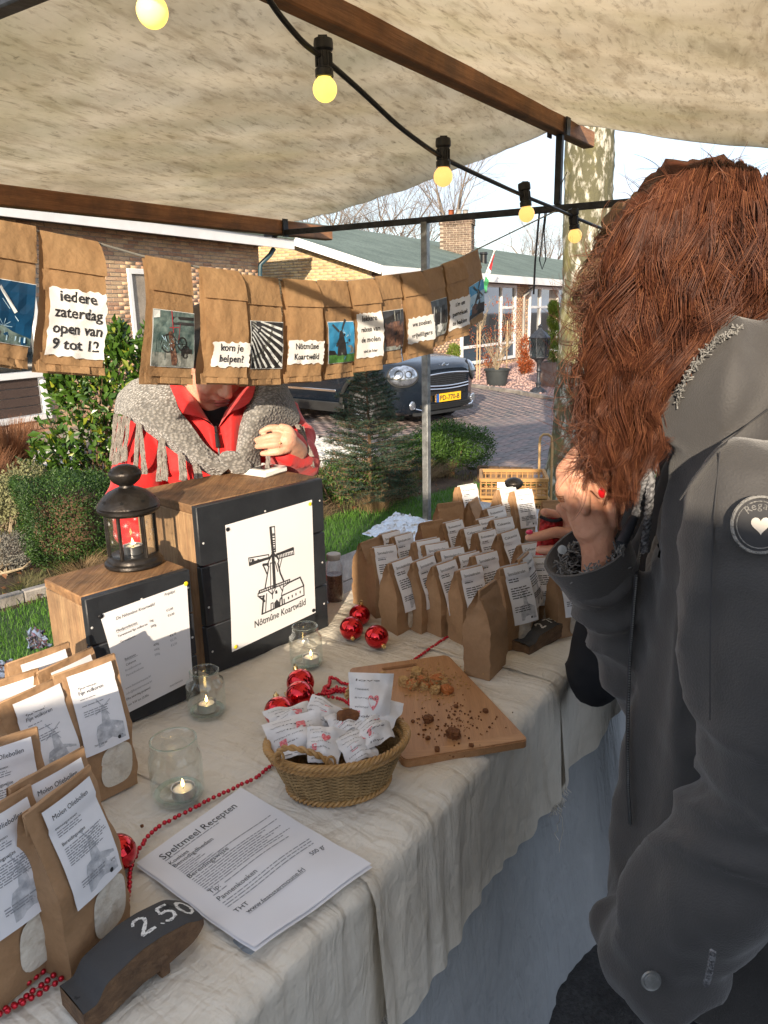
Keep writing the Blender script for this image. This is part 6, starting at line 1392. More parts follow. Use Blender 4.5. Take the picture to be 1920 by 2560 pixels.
# ------------------------------------------------------------------ glass jars with tealights
def jar(label, base, r, h, neck, cand):
 t = thing('glass_jar', label, 'jar', base); b = np.array(base)
 mb = MB(); pr = [(0, .001), (r * .80, 0), (r * .93, .003), (r, .012), (r, h * .66), (r * .97, h * .74), (neck * 1.02, h * .82), (neck, h * .84), (neck * 1.05, h * .86), (neck, h * .88), (neck * 1.05, h * .905), (neck, h * .925), (neck * 1.04, h * .955), (neck * 1.05, h * .985), (neck * 1.0, h), (neck * .95, h * .99), (neck * .94, h * .85), (r * .93, h * .73), (r * .955, h * .6), (r * .955, .014), (r * .88, .007), (0, .0075)]
 mb.lathe(pr, 44, b); mb.build('jar_body', 'glass', t, smooth='all')
 M.setdefault('thick_glass', glass_mat('thick_glass', (.78, .86, .82), .05))
 mb = MB(); mb.lathe([(r * .70, .0075), (r * .86, .0088), (r * .9, .011), (r * .86, .0125), (r * .70, .009)], 40, b, cap=False); mb.build('thick_glass_foot', 'thick_glass', t, smooth='all')
 mb = MB(); mb.lathe([(neck * .955, h * .982), (neck * .99, h * 1.003), (neck * 1.045, h * .99)], 40, b, cap=False); mb.build('glass_rim', 'thick_glass', t, smooth='all')
 c = b + np.array(cand) + Z * .0085; return t, c
def basepx(x, y): return P(x, y, T)
b = P(447, 1990, T); b[2] = T; j, c = jar('largest glass jar with a tealight, nearest to the recipe sheets', b, .0425, .106, .036, (.012, -.012, 0)); tealight('lit tealight in the largest glass jar', c)
b = P(519, 1784, T); b[2] = T; j, c = jar('glass jar with a centred tealight in front of the low crate', b, .0375, .095, .0275, (.0, .0, 0)); tealight('lit tealight in the middle glass jar before the low crate', c)
b = P(767, 1662, T); b[2] = T; j, c = jar('glass jar at the lower right corner of the tall crate', b, .037, .095, .0275, (.011, -.008, 0)); tealight('lit tealight in the jar by the tall crate', c, r=.0185)
# glass bottle with brown grain behind the tall crate
b = P(838, 1500, T); b[2] = T - .004; t = thing('glass_bottle', 'slim glass bottle of brown grain standing behind the tall crate', 'bottle', b)
mb = MB(); mb.lathe([(0, 0), (.023, 0), (.024, .005), (.024, .105), (.018, .118), (.017, .128)], 24, b); mb.build('bottle_body', 'glass', t, smooth='all')
mb = MB(); mb.lathe([(0, .002), (.022, .003), (.022, .080), (0, .078)], 24, b); mb.build('grain_filling', 'photo_brown', t)
mb = MB(); mb.lathe([(.0185, .122), (.0195, .124), (.0195, .136), (.018, .138), (0, .138)], 24, b); mb.build('cap', 'nail', t)
# ------------------------------------------------------------------ baubles
def bauble(label, px, py, rpx, r=.0, cap=(0, 0, 1), Yd=None, z=None):
 # sphere resting on the table: its centre is r above it
 Rr = .03
 for _ in range(12):
  c = P(px, py, T + Rr); dist = np.dot(c - EYEV, fw); Rr = rpx * dist / F_PX
 t = thing('red_bauble', label, 'bauble', (c[0], c[1], T)); cap = np.array(cap, float); cap /= np.linalg.norm(cap)
 R_ = frame(np.cross(cap, [0.3, .8, .1]), cap); mb = MB()
 mb.lathe([(Rr * math.sin(a), -Rr * math.cos(a)) for a in np.linspace(0, PI, 25)], 36, c, ax=R_); mb.build('ball', 'red_glass', t, smooth='all')
 mb = MB(); mb.lathe([(.0052, Rr * .975), (.0056, Rr + .001), (.0056, Rr + .006), (.0045, Rr + .007), (0, Rr + .0072)], 14, c, ax=R_)
 tp = c + cap * (Rr + .009); mb.tube([tp + R_ @ np.array([.003 * math.cos(a), 0, .003 * math.sin(a)]) for a in np.linspace(0, 2 * PI, 12)], .0006, 4); mb.build('cap', 'gold', t)
 return c, Rr
rtv = rt
bauble('red bauble furthest back beside the small flour bags, cap up', 899, 1538, 27, cap=(.15, .1, 1)); bauble('red bauble left of the three by the flour bags, cap towards the table edge', 879, 1571, 30, cap=(.1, -.9, -.35)); bauble('red bauble right of the three by the flour bags', 942, 1592, 30, cap=(.5, -.8, -.4))
bauble('upper red bauble of the three behind the basket', 751, 1707, 35, cap=(-.3, .5, .7)); bauble('middle red bauble of the three behind the basket', 750, 1738, 36, cap=(-.5, .3, -.1)); bauble('lower left red bauble of the three, touching the basket', 698, 1779, 38, cap=(-.2, .6, .5))
bauble('red bauble half hidden behind the front flour bag at left', 294, 2132, 46, cap=(-.4, .2, -.7))
# ------------------------------------------------------------------ cutting board and crumbs
M['bamboo'] = grain_mat('bamboo_board', (.46, .245, .115), (.38, .19, .085), 1, 2.0, .45, .1, fac=38)
M['bamboo_end'] = grain_mat('bamboo_end_strip', (.52, .29, .14), (.43, .22, .10), 0, 2.0, .45, .1, fac=38)
CZ = T + .016
bq = [P(870, 1668, CZ), P(1118, 1634, CZ), P(1326, 1852, CZ), P(1010, 1905, CZ)]
t = thing('cutting_board', 'bamboo cutting board with a slot handle, scattered with bread crumbs, over the table edge', 'cutting board', bq[3])
def bil(s_, r): return (bq[0] * (1 - s_) + bq[1] * s_) * (1 - r) + (bq[3] * (1 - s_) + bq[2] * s_) * r
rc = .05; ol = []
for cx_, cy_, a0 in ((rc, rc, PI), (1 - rc, rc, 1.5 * PI), (1 - rc, 1 - rc, 0), (rc, 1 - rc, .5 * PI)):
 for k in range(7): a = a0 + k * PI / 12; ol.append((cx_ + rc * math.cos(a), cy_ + rc * .8 * math.sin(a)))
slot = [(.32 + .018 * math.cos(a), .085 + .014 * math.sin(a)) for a in np.linspace(PI / 2, 1.5 * PI, 6)] + [(.62 + .018 * math.cos(a), .085 + .014 * math.sin(a)) for a in np.linspace(-PI / 2, PI / 2, 6)]
bm = bpy.data.meshes.new('board')
import bmesh
B_ = bmesh.new(); th = .015
def ringv(pts, z): return [B_.verts.new(tuple(bil(a, b) - BASE[t.name] + Z * z)) for a, b in pts]
ot, ob, st_, sb_ = ringv(ol, 0), ringv(ol, -th), ringv(slot, 0), ringv(slot, -th)
def edges(r): return [B_.edges.new((r[i], r[(i + 1) % len(r)])) for i in range(len(r))]
for a, b in ((ot, st_), (ob, sb_)):
 es = edges(a) + edges(b); bmesh.ops.triangle_fill(B_, use_beauty=True, edges=es)
for a, b in ((ot, ob), (st_, sb_)):
 for i in range(len(a)): B_.faces.new((a[i], a[(i + 1) % len(a)], b[(i + 1) % len(a)], b[i]))
bmesh.ops.recalc_face_normals(B_, faces=B_.faces);
bmesh.ops.bevel(B_, geom=[e for e in B_.edges if len(e.link_faces) == 2 and abs(e.calc_face_angle(0)) > 1 and e.verts[0].co.z > -.001 - 0 and e.verts[1].co.z > bq[3][2] - BASE[t.name][2] - .002], offset=.002, segments=2, affect='EDGES')
B_.to_mesh(bm); B_.free(); bm.materials.append(M['bamboo']); o = bpy.data.objects.new('board', bm); C.objects.link(o); o.parent = t; BASE[o.name] = BASE[t.name]
# grain follows the board
for nm in ('bamboo', 'bamboo_end'):
 for n in M[nm].node_tree.nodes:
  if n.type == 'MAPPING': n.inputs['Rotation'].default_value = (0, 0, -math.atan2(*(bq[3] - bq[0])[[1, 0]]) + PI / 2)
mb = MB(); mb.grid(lambda a, b: bil(.03 + .94 * a, .93 + .052 * b) + Z * .0004, 8, 2); mb.build('end_strip', 'bamboo_end', t, smooth=False)
M['bread'] = mat('bread_crumb', (.60, .38, .16), .9, col2=(.44, .25, .09), vscale=60, bump=.8, bscale=200); M['crust'] = mat('bread_crust', (.48, .16, .04), .55, col2=(.34, .10, .025), vscale=20, bump=.4)
M['cake'] = mat('brown_cake', (.22, .085, .03), .9, col2=(.12, .045, .016), vscale=50, bump=.8, bscale=150)
def chunk(name, label, px, py, r, mts, seed, sq=.8):
 g = np.random.default_rng(seed); c = P(px, py, CZ + r * .6)
 me = bmesh.new(); bmesh.ops.create_cube(me, size=2 * r); bmesh.ops.subdivide_edges(me, edges=me.edges[:], cuts=5, use_grid_fill=True)
 for v in me.verts:
  p = np.array(v.co) / r; q = p / max(1e-6, np.linalg.norm(p)) * 1.15; p = p * .45 + q * .55; p = p * (1 + .12 * wob(p, 2.2, seed) + .09 * wob(p, 6, seed + 9) + .05 * g.normal()); v.co = tuple(p * r * np.array([1, .85, sq]))
 o_ = bpy.data.meshes.new(name); bmesh.ops.rotate(me, verts=me.verts, matrix=Matrix(rotz(seed * 1.3).tolist())); me.to_mesh(o_); me.free(); o_.materials.append(M[mts[0]])
 if len(mts) > 1:
  o_.materials.append(M[mts[1]])
  for p in o_.polygons:
   if p.normal.z > .15 and p.normal.x * math.cos(seed) + p.normal.y * math.sin(seed) > -.1: p.material_index = 1
 o = inst(name, o_, None, c, label=label, cat=name.replace('_', ' ')); return o
for k, (px, py, r, m_, lb) in enumerate([(1042, 1684, .013, ('bread',), 'pale bread cube with a torn top, uppermost in the bread heap'), (1010, 1704, .011, ('bread',), 'pale bread cube at the left of the bread heap'), (1030, 1712, .012, ('bread', 'crust'), 'bread cube with dark crust, left front of the heap'), (1055, 1700, .010, ('bread', 'crust'), 'small crusty bread cube in the middle of the heap'),
  (1090, 1698, .014, ('bread', 'crust'), 'bread cube with an orange-brown crust at the right of the heap'), (1110, 1704, .009, ('bread',), 'small pale crumb cube beyond the right crusty cube'), (1063, 1716, .009, ('bread', 'crust'), 'low crusty bread piece in the front of the heap'), (1090, 1724, .010, ('bread',), 'pale bread cube at the front of the heap'), (1117, 1724, .011, ('crust',), 'crust piece at the right front of the heap'), (958, 1688, .009, ('bread',), 'single pale bread crumb by the slot handle')]):
 chunk('bread_cube', lb, px, py, r, m_, k + 1)
for k, (px, py, r, lb) in enumerate([(1134, 1834, .014, 'largest dark brown cake crumb on the board'), (1071, 1797, .011, 'dark cake crumb left of the largest one'), (1214, 1777, .006, 'cake crumb near the right edge of the board'), (1140, 1765, .005, 'small cake crumb above the largest one'), (1093, 1873, .006, 'cake crumb at the front edge of the board'), (1178, 1863, .005, 'cake crumb at the right front of the board'), (1070, 1845, .005, 'cake crumb left of the largest, near the front'), (1032, 1803, .004, 'tiny cake crumb at the left of the board')]):
 chunk('cake_crumb', lb, px, py, r * .82, ('cake',), k + 31, .7)
def crumbs(name, pts, r0, r1, mt, label=None):
 mb = MB()
 for (x, y) in pts: c = P(x, y, CZ); mb.ico(c + Z * .001, rnd.uniform(r0, r1), jit=.3)
 return mb.build(name, mt, None, kind='stuff', smooth=False)
gg = np.random.default_rng(8)
crumbs('bread_crumbs', [(1085 + gg.normal(0, 38), 1705 + gg.normal(0, 22)) for _ in range(330)], .0008, .0022, 'bread'); crumbs('cake_crumbs', [(1130 + gg.normal(0, 48), 1810 + gg.normal(0, 30)) for _ in range(150)], .0008, .0025, 'cake')
# ------------------------------------------------------------------ wicker basket
M['wicker'] = mat('wicker', (.46, .27, .10), .55, col2=(.33, .18, .06), vscale=14, bump=.3, coat=.15); M['seagrass'] = mat('seagrass', (.35, .23, .10), .75, col2=(.22, .14, .06), vscale=25, bump=.5)
bc = P(835, 1895, T + .05); rim_c = P(841, 1862, T + .088)
ctr = np.array([rim_c[0], rim_c[1], T]); t = thing('wicker_basket', 'oval wicker basket with two twisted handles holding wrapped treats', 'basket', ctr)
pR = P(1009, 1820, T + .088); pL = P(672, 1868, T + .088); LA = np.linalg.norm((pR - pL)[:2]) / 2; exb = (pR - pL) / np.linalg.norm(pR - pL); exb[2] = 0; exb /= np.linalg.norm(exb); eyb = np.array([-exb[1], exb[0], 0]); SB = LA * .72; BHt = .088
ctr2 = (pR + pL) / 2; ctr = np.array([ctr2[0], ctr2[1], T])
def bas(a, z, o=0):
 q = z / BHt; k = .66 + .34 * q ** .7; return ctr + exb * (LA * k + o) * math.cos(a) + eyb * (SB * k + o) * math.sin(a) + Z * z
for row in range(19):      # woven seagrass rows: one wavy strand after another
 z = .012 + row * .0033; pts = [bas(a, z + .0012 * math.sin(a * 24 * 2 + row * PI), .0022 * math.sin(a * 24 + (row % 2) * PI)) for a in np.linspace(0, 2 * PI, 145)]
 mb = MB(); mb.tube(pts, .0021, 6, caps=False); mb.build('woven_strand', 'seagrass', t)
for k in range(24): a = k * 2 * PI / 24; mb = MB(); mb.tube([bas(a, z, 0) for z in np.linspace(.0, BHt, 6)], .0016, 5); mb.build('spoke', 'wicker', t)
for zz_, n, o_ in ((.075, 3, .002), (.086, 3, .004), (.006, 2, .003)):
 for s_ in range(n + 1):
  pts = [bas(a, zz_ + .0042 * math.sin(a * 20 + s_ * 2 * PI / (n + 1)), o_ + .0042 * math.cos(a * 20 + s_ * 2 * PI / (n + 1))) for a in np.linspace(0, 2 * PI, 181)]; mb = MB(); mb.tube(pts, .0030 if zz_ > .05 else .0026, 6, caps=False); mb.build('rim_braid', 'wicker', t)
mb = MB(); mb.grid(lambda a, b: ctr + exb * LA * .66 * math.cos(2 * PI * a) * b + eyb * SB * .66 * math.sin(2 * PI * a) * b + Z * .004, 40, 4); mb.build('basket_floor', 'seagrass', t)
mb = MB(); mb.grid(lambda a, b: bas(2 * PI * a, .004 + b * .08, -.002), 48, 6); mb.build('inner_weave', 'seagrass', t)
def handle(pts, nm='handle'):
 pts = np.array(pts); q = np.linspace(0, len(pts) - 1, 60); c_ = np.stack([np.interp(q, range(len(pts)), pts[:, i]) for i in range(3)], 1)
 for _ in range(30): c_[1:-1] = (c_[:-2] + 2 * c_[1:-1] + c_[2:]) / 4
 tn = np.gradient(c_, axis=0); tn /= np.linalg.norm(tn, axis=1)[:, None]; s1 = np.cross(tn, [0.2, .3, 1]); s1 /= np.linalg.norm(s1, axis=1)[:, None]; s2 = np.cross(tn, s1)
 for k in range(2):
  ph = q * 2.1 + k * PI; mb = MB(); mb.tube(c_ + s1 * (.0026 * np.cos(ph * 3))[:, None] + s2 * (.0026 * np.sin(ph * 3))[:, None], .0030, 6); mb.build(nm, 'wicker', t)
hc = lambda x, y, z: P(x, y, z)
h0 = bas(-1.95, BHt + .002, .004); h1_ = bas(-.95, BHt + .002, .004)
zt_ = T + BHt
handle([PL(692, 1905, bas(-2.3, .08), fw), PL(698, 1868, bas(-2.3, .08), fw), PL(745, 1870, bas(-1.9, .08), fw), PL(790, 1885, bas(-1.6, .08), fw), PL(825, 1905, bas(-1.4, .08), fw), PL(828, 1925, bas(-1.35, .08), fw)])
bk = bas(1.9, .08); bk2 = bas(.8, .08)
handle([PL(866, 1745, bk, fw), PL(872, 1722, bk, fw), PL(890, 1695, (bk + bk2) / 2, fw), PL(915, 1686, (bk + bk2) / 2, fw), PL(945, 1702, bk2, fw), PL(966, 1730, bk2, fw), PL(972, 1752, bk2, fw)])
for k, (x, y) in enumerate(((697, 1893), (826, 1905))):
 p = PL(x, y, bas(-1.9 + .5 * k, .08), fw); mb = MB(); mb.tube([p + exb * .007 * math.cos(a) + Z * (.012 * math.sin(a)) - eyb * .004 for a in np.linspace(0, 2 * PI, 14)], .0022, 5); mb.build('handle_binding', 'wicker', t)
# wrapped treats: crumpled printed paper around a square of cake
M['wrap'] = mat('wrapping_paper', (.80, .78, .77), .75, col2=(.70, .67, .65), vscale=20, bump=.35, bscale=30, trans=.12); M['script'] = mat('script_print', (.10, .08, .08), .7, vary=.1); M['red_check'] = mat('red_print_check', (.62, .03, .05), .6, col2=(.75, .35, .36), vscale=400)
def treat(label, px, py, zz_, w_, h_, yaw, pitch, roll, seed, cake=False, twist=False):
 c = P(px, py, T + zz_); t = thing('wrapped_treat', label, 'wrapped treat', c, 'treats wrapped in printed paper'); g = random.Random(seed)
 R_ = rotz(yaw) @ rotx(pitch) @ roty(roll)
 def fn(x, y, o=0):
  cr_ = .010 * wob((x * 1.1, y * 1.1, seed), 2.2, seed) + .005 * abs(wob((x, y, seed), 6, seed + 5)) ; z = .018 * (1 - (2 * x - 1) ** 2) * (1 - .7 * (2 * y - 1) ** 2) + cr_
  return c + R_ @ np.array([(x - .5) * w_ * (1 - .25 * (1 - y) if not twist else 1), (y - .5) * h_, z + o])
 mb = MB(); mb.grid(fn, 16, 16, thick=None); mb.grid(lambda x, y: fn(x * .96 + .02, y * .96 + .02) - R_ @ np.array([0, 0, .022 * (1 - (2 * x - 1) ** 4) * (1 - (2 * y - 1) ** 4) + .002]), 8, 8); mb.build('paper_wrap', 'wrap', t, smooth=50)
 mb = MB(); e = lambda x, y: fn(x, y, .0007)
 for k in range(7): put_text(mb, g.choice(['joyeux noel', 'love', 'winter', 'sweet', 'cookies']), .06 + g.uniform(0, .12), .06 + .135 * k, .05, lambda x, y: e(min(1, max(0, x)), min(1, max(0, y))), shear=.3, mi=0, width=g.uniform(.25, .8))
 a, b = g.uniform(.5, .62), g.uniform(.45, .62); q = .26
 if seed % 3 == 0: mb.add([e(a + q * (.0 + .16 * math.sin(s_) ** 3 * 3), b + q * (.55 * math.cos(s_) - .22 * math.cos(2 * s_) - .1 * math.cos(3 * s_)) * .8) for s_ in np.linspace(0, 2 * PI, 20, endpoint=False)], [tuple(range(20))], 1)
 else: mb.poly([e(a, b), e(a + q * .7, b + .03), e(a + q * .65, b + q), e(a + .02, b + q * .92)], 1)
 a, b = g.uniform(.12, .2), g.uniform(.15, .3); mb.poly([e(a, b), e(a + .14, b), e(a + .14, b + .16), e(a, b + .14)], 1)
 mb.build('wrap_print', ['script', 'red_check'], t, smooth=False)
 if cake:
  me = MB(); me.bbox(c + R_ @ np.array([0, 0, .012]), (w_ * .5, h_ * .42, .03), R_, .004); me.build('cake_piece', 'cake', t)
 return t
yb = math.atan2(exb[1], exb[0])
treat('wrapped treat standing upright at the back of the basket with a checked heart', 925, 1762, .125, .078, .105, yb - .35, 1.15, .1, 3)
treat('wrapped treat at the left of the basket with a red heart corner', 728, 1800, .098, .085, .06, yb + .25, .45, .1, 6)
treat('wrapped treat in the left front with a red pot print', 738, 1842, .092, .10, .07, yb + .1, .65, -.1, 4)
treat('wrapped treat folded up behind the left ones', 800, 1790, .100, .065, .06, yb - .8, .5, .3, 7)
treat('wrapped treat lying open in the middle showing brown cake', 872, 1812, .098, .075, .055, yb + .1, .15, 0, 5, cake=True)
treat('wrapped treat at the right of the basket with a bow-tie twist', 930, 1828, .098, .085, .055, yb + .5, .35, .15, 8)
treat('white-backed wrapped treat in the front middle', 812, 1868, .094, .062, .058, yb - .3, .55, 0, 9)
treat('wrapped treat in the right front with stripes', 892, 1866, .088, .07, .055, yb + .35, .5, .1, 10)
treat('wrapped treat tucked against the back right rim', 958, 1795, .098, .06, .06, yb - .6, .6, -.2, 11)
# ------------------------------------------------------------------ recipe sheets
rq = [P(*q, T + .004) for q in ((341, 2163), (602, 1972), (929, 2167), (637, 2380))]
for k in range(2):
 t = thing('recipe_sheet', 'top recipe sheet headed Speltmeel Recepten, half over the table edge' if k else 'lower recipe sheet showing only at its edges under the top one', 'paper sheet', rq[0] + Z * k * 1e-4)
 sh = np.array([.0015, -.004, 0]) * (1 - k)
 def fr(x, y, o=0):      # x along the long top side?  x: left->right of the text, y: downwards
  p = (rq[0] * (1 - x) + rq[1] * x) * (1 - y) + (rq[3] * (1 - x) + rq[2] * x) * y
  lift = .004 * wob((x, y, 0), 3, 9) * (.3 + y) + .010 * max(0, y - .7) * (1 - x) - .0; return p + sh + Z * (.0025 * k + lift * (1 if k else .85) + o + .001)
 mb = MB(); mb.grid(fr, 20, 24); mb.build('paper_sheet', 'paper', t, smooth='all')
mb = MB(); asp = np.linalg.norm(rq[3] - rq[0]) / np.linalg.norm(rq[1] - rq[0]); fz = lambda x, y: fr(x, 1 - y / asp, .0005)
def tr_(s_, x, y, h, mi=0, **k): put_text(mb, s_, x, asp * (1 - y), h, fz, mi=mi, **k)
# the text runs from the left corner towards the top corner of the picture
tr_('Speltmeel Recepten', .13, .115, .088); put_lines(mb, .13, .62, asp * (1 - .135), .02, 1, .014, fz, 1, 1)
tr_('Koekjes', .13, .185, .05); tr_('Benodigdheden', .13, .225, .056)
put_lines(mb, .13, .38, asp * (1 - .245), .019, 6, .013, fz, 2, 1, .5); put_lines(mb, .13, .92, asp * (1 - .325), .02, 1, .014, fz, 3, 1, .1)
tr_('Bereidingswijze', .13, .355, .056); put_lines(mb, .13, .93, asp * (1 - .375), .021, 8, .014, fz, 4, 1, .3)
tr_('Tip:', .13, .535, .056); put_lines(mb, .25, .9, asp * (1 - .53), .02, 1, .014, fz, 5, 1); put_lines(mb, .13, .26, asp * (1 - .555), .02, 1, .014, fz, 6, 1)
tr_('Pannenkoeken', .13, .605, .056); put_lines(mb, .13, .93, asp * (1 - .63), .024, 3, .014, fz, 7, 1, .2)
tr_('500 gr', .80, .735, .05); tr_('THT', .13, .74, .055); tr_('www.feanstermoune.frl', .17, .79, .052); mb.poly([fz(.17, asp * (1 - .797)), fz(.66, asp * (1 - .797)), fz(.66, asp * (1 - .794)), fz(.17, asp * (1 - .794))], 1)
mb.build('lettering', ['ink', 'faint_ink'], t, smooth=False)
M['ink_soft'] = M['ink']
# ------------------------------------------------------------------ price blocks (moulding offcuts painted black)
M['walnut'] = grain_mat('raw_block_wood', (.20, .115, .06), (.10, .055, .03), 0, 3.0, .7, .4, dirt=.5, dirtcol=(.04, .03, .02)); M['chalk_board'] = mat('blackboard_paint', (.018, .019, .021), .75, col2=(.05, .05, .052), vscale=14, detail=7, ramp=(.60, .30), bump=.2)
M['chalk'] = mat('chalk', (.72, .72, .70), .95, col2=(.30, .30, .30), vscale=260, ramp=(.35, .5))
def block(label, p0, p1, prof, width, text, foot, th0=.024, tsz=.05, tpos=.6, tdir=1):
 """p0 -> p1: axis on the table; prof: heights of the black top along the axis (0..1, z)"""
 ax = p1 - p0; ln_ = np.linalg.norm(ax); ax /= ln_; sd = np.array([-ax[1], ax[0], 0]); t = thing('price_block', label, 'price block', (p0 + p1) / 2)
 n = 40; xs = np.linspace(0, 1, n + 1); zt_ = np.interp(xs, [a for a, b, c in prof], [b for a, b, c in prof]); zb = np.interp(xs, [a for a, b, c in prof], [c for a, b, c in prof])
 for _ in range(2): zt_[1:-1] = (zt_[:-2] + 2 * zt_[1:-1] + zt_[2:]) / 4
 def wd(x): return width * (1 - .25 * max(0, (x - .86) / .14) ** 2)
 cr_ = [(-.5, -.30), (-.5, .78), (-.40, .97), (0, 1.0), (.40, .97), (.5, .78), (.5, -.30)]
 def top(x, y, o=0):    # y -.5...5
  yy = abs(y); z = 1 - (0 if yy < .2 else (yy - .2) ** 2 * 1.0); i = min(n - 1, int(x * n)); f = x * n - i; zz_ = zt_[i] * (1 - f) + zt_[i + 1] * f
  return p0 + ax * x * ln_ + sd * y * wd(x) + Z * (zz_ - .006 * (1 - z) * 6 + o)
 mb = MB(); mb.grid(lambda a, b: top(a, b - .5), n, 10); mb.build('painted_top', 'chalk_board', t, smooth='all')
 mb = MB()
 for i in range(n):
  x0, x1 = xs[i], xs[i + 1]
  for s_ in (-.5, .5):
   a, b = top(x0, s_, -.0002), top(x1, s_, -.0002); c_, d_ = np.array([b[0], b[1], p0[2] + zb[i + 1]]), np.array([a[0], a[1], p0[2] + zb[i]]); mb.add([a, b, c_, d_], [(0, 1, 2, 3)])
  a, b = top(x0, -.5), top(x1, -.5); c_, d_ = top(x1, .5), top(x0, .5); mb.add([[q[0], q[1], p0[2] + z_] for q, z_ in ((a, zb[i]), (b, zb[i + 1]), (c_, zb[i + 1]), (d_, zb[i]))], [(0, 1, 2, 3)])
 for x, i in ((0, 0), (1, n)):
  a, b = top(x, -.5, -.0002), top(x, .5, -.0002); mb.add([a, b, [b[0], b[1], p0[2] + zb[i]], [a[0], a[1], p0[2] + zb[i]]], [(0, 1, 2, 3)])
 mb.build('wooden_body', 'walnut', t, smooth=25)
 for (x0, x1, z1, wk) in foot:
  mb = MB(); c = p0 + ax * (x0 + x1) / 2 * ln_ + Z * z1 / 2; mb.bbox(c, ((x1 - x0) * ln_, width * wk, z1), frame(ax), .002); mb.build('foot', 'walnut', t)
 mb = MB(); h = tsz / ln_
 g = random.Random(4)
 glyph = {'2': [(.0, .75), (.1, .95), (.35, 1), (.55, .85), (.5, .6), (.2, .25), (0, .02), (.62, .05)], '5': [(.55, 1), (.1, 1), (.05, .58), (.35, .62), (.55, .4), (.45, .1), (.15, 0), (0, .1)], '0': [(.3, 1), (.08, .8), (.02, .45), (.15, .08), (.35, 0), (.55, .2), (.6, .55), (.5, .9), (.3, 1)], '7': [(0, .95), (.6, .98), (.35, .5), (.2, 0)], '.': [(.1, .02), (.14, .06)]}
 x = 0
 for ch_ in text:
  if ch_ == ' ': x += .5; continue
  gl = [(x + a, b) for a, b in glyph[ch_]]
  pts = [(tpos + tdir * (a * tsz) / ln_, tdir * (b - .5) * tsz / width) for a, b in gl]
  def f_(a, b): return top(min(1, max(0, a)), min(.5, max(-.5, b)), .0007)
  for a, b in zip(pts[:-1], pts[1:]):
   for k in range(5):
    q0 = np.array(a) + (np.array(b) - a) * k / 5; q1 = np.array(a) + (np.array(b) - a) * (k + 1.05) / 5; d_ = (q1 - q0) * [ln_, width]; L_ = np.linalg.norm(d_)
    if L_ < 1e-7: continue
    nn = np.array([-d_[1] / ln_, d_[0] / width]) / L_ * .0022 * g.uniform(.7, 1.2); mb.add([f_(*(q0 - nn)), f_(*(q1 - nn)), f_(*(q1 + nn)), f_(*(q0 + nn))], [(0, 1, 2, 3)])
  x += .3 if ch_ == '.' else .82
 mb.build('chalk_price', 'chalk', t, smooth=False); return t
p0 = P(120, 2535, T + .0); p1 = P(478, 2262, T + .0); p0[2] = p1[2] = T
p0 = P(185, 2548, T); p1 = P(490, 2332, T)
block('black-topped wooden block chalked 2.50 at the lower left corner of the table', p0, p1, [(0, .030, .0), (.14, .030, .0), (.15, .046, .0), (.45, .060, .012), (.62, .060, .012), (.85, .054, .018), (1, .038, .026)], .056, '2.50', [(.58, .66, .030, 1.06)], tsz=.029, tpos=.52)
p0 = P(1300, 1632, T); p1 = P(1412, 1575, T); p0[2] = p1[2] = T
block('smaller black-topped block chalked 2 75 beside the front small flour bags', p0, p1, [(0, .026, 0), (.17, .026, 0), (.18, .040, 0), (.6, .046, .004), (1, .034, .012)], .05, '2 75', [(.8, .9, .02, 1.0)], tsz=.024, tpos=.38)
# ------------------------------------------------------------------ bead chains
bd = MB(); bd.ico((0, 0, 0), 1);
def bead_mesh():
 b_ = bmesh.new(); bmesh.ops.create_icosphere(b_, subdivisions=2, radius=.0037); me = bpy.data.meshes.new('bead'); b_.to_mesh(me); b_.free(); me.materials.append(M['bead']); me.polygons.foreach_set('use_smooth', [True] * len(me.polygons)); return me
BM = bead_mesh()
def beads(label, chains, step=.0088, base=None):
 t = thing('bead_garland', label, 'bead garland', chains[0][0]); mb = MB()
 for ch_ in chains:
  c_ = np.array(ch_); L_ = np.r_[0, np.cumsum(np.linalg.norm(np.diff(c_, axis=0), axis=1))]; n = int(L_[-1] / step)
  q = np.linspace(0, L_[-1], n + 1); pts = np.stack([np.interp(q, L_, c_[:, i]) for i in range(3)], 1)
  for _ in range(2): pts[1:-1] = (pts[:-2] + 2 * pts[1:-1] + pts[2:]) / 4
  pts += rng.normal(0, .0006, pts.shape) * [1, 1, .3];
  for p in pts: inst('bead', BM, t, p - BASE[t.name])
  mb.tube(pts, .0006, 4)
 mb.build('thread', 'red_print', t)
bz = T + .0045
def bp(pts, z=bz, dz=()): return [P(x, y, z) for x, y in pts]
beads('long red bead garland winding from the basket round the recipe sheets', [bp([(690, 1905), (668, 1922), (640, 1945), (600, 1962), (560, 1982), (520, 2000), (480, 2022), (440, 2042), (400, 2062), (365, 2095), (345, 2125), (330, 2160), (322, 2195), (322, 2240), (315, 2265), (290, 2290), (262, 2315), (232, 2345), (205, 2368), (170, 2385), (135, 2410), (95, 2438), (50, 2470), (10, 2490), (-30, 2500)]),
  bp([(310, 2290), (288, 2308), (262, 2335), (245, 2352), (225, 2362), (210, 2385), (195, 2400), (160, 2442), (120, 2470), (85, 2495), (40, 2515), (5, 2535), (-25, 2545)]), bp([(245, 2355), (222, 2378), (200, 2392), (180, 2415), (150, 2420), (120, 2455), (70, 2480), (62, 2500), (30, 2520), (-10, 2530)])])
pile = []
g = random.Random(5)
pp_ = []
for k in range(62): a = k * .55; r = 24 + 16 * math.sin(k * 1.7); pp_.append((840 + r * 1.2 * math.cos(a) + g.uniform(-6, 6), 1714 + r * .62 * math.sin(a) + g.uniform(-3, 3)))
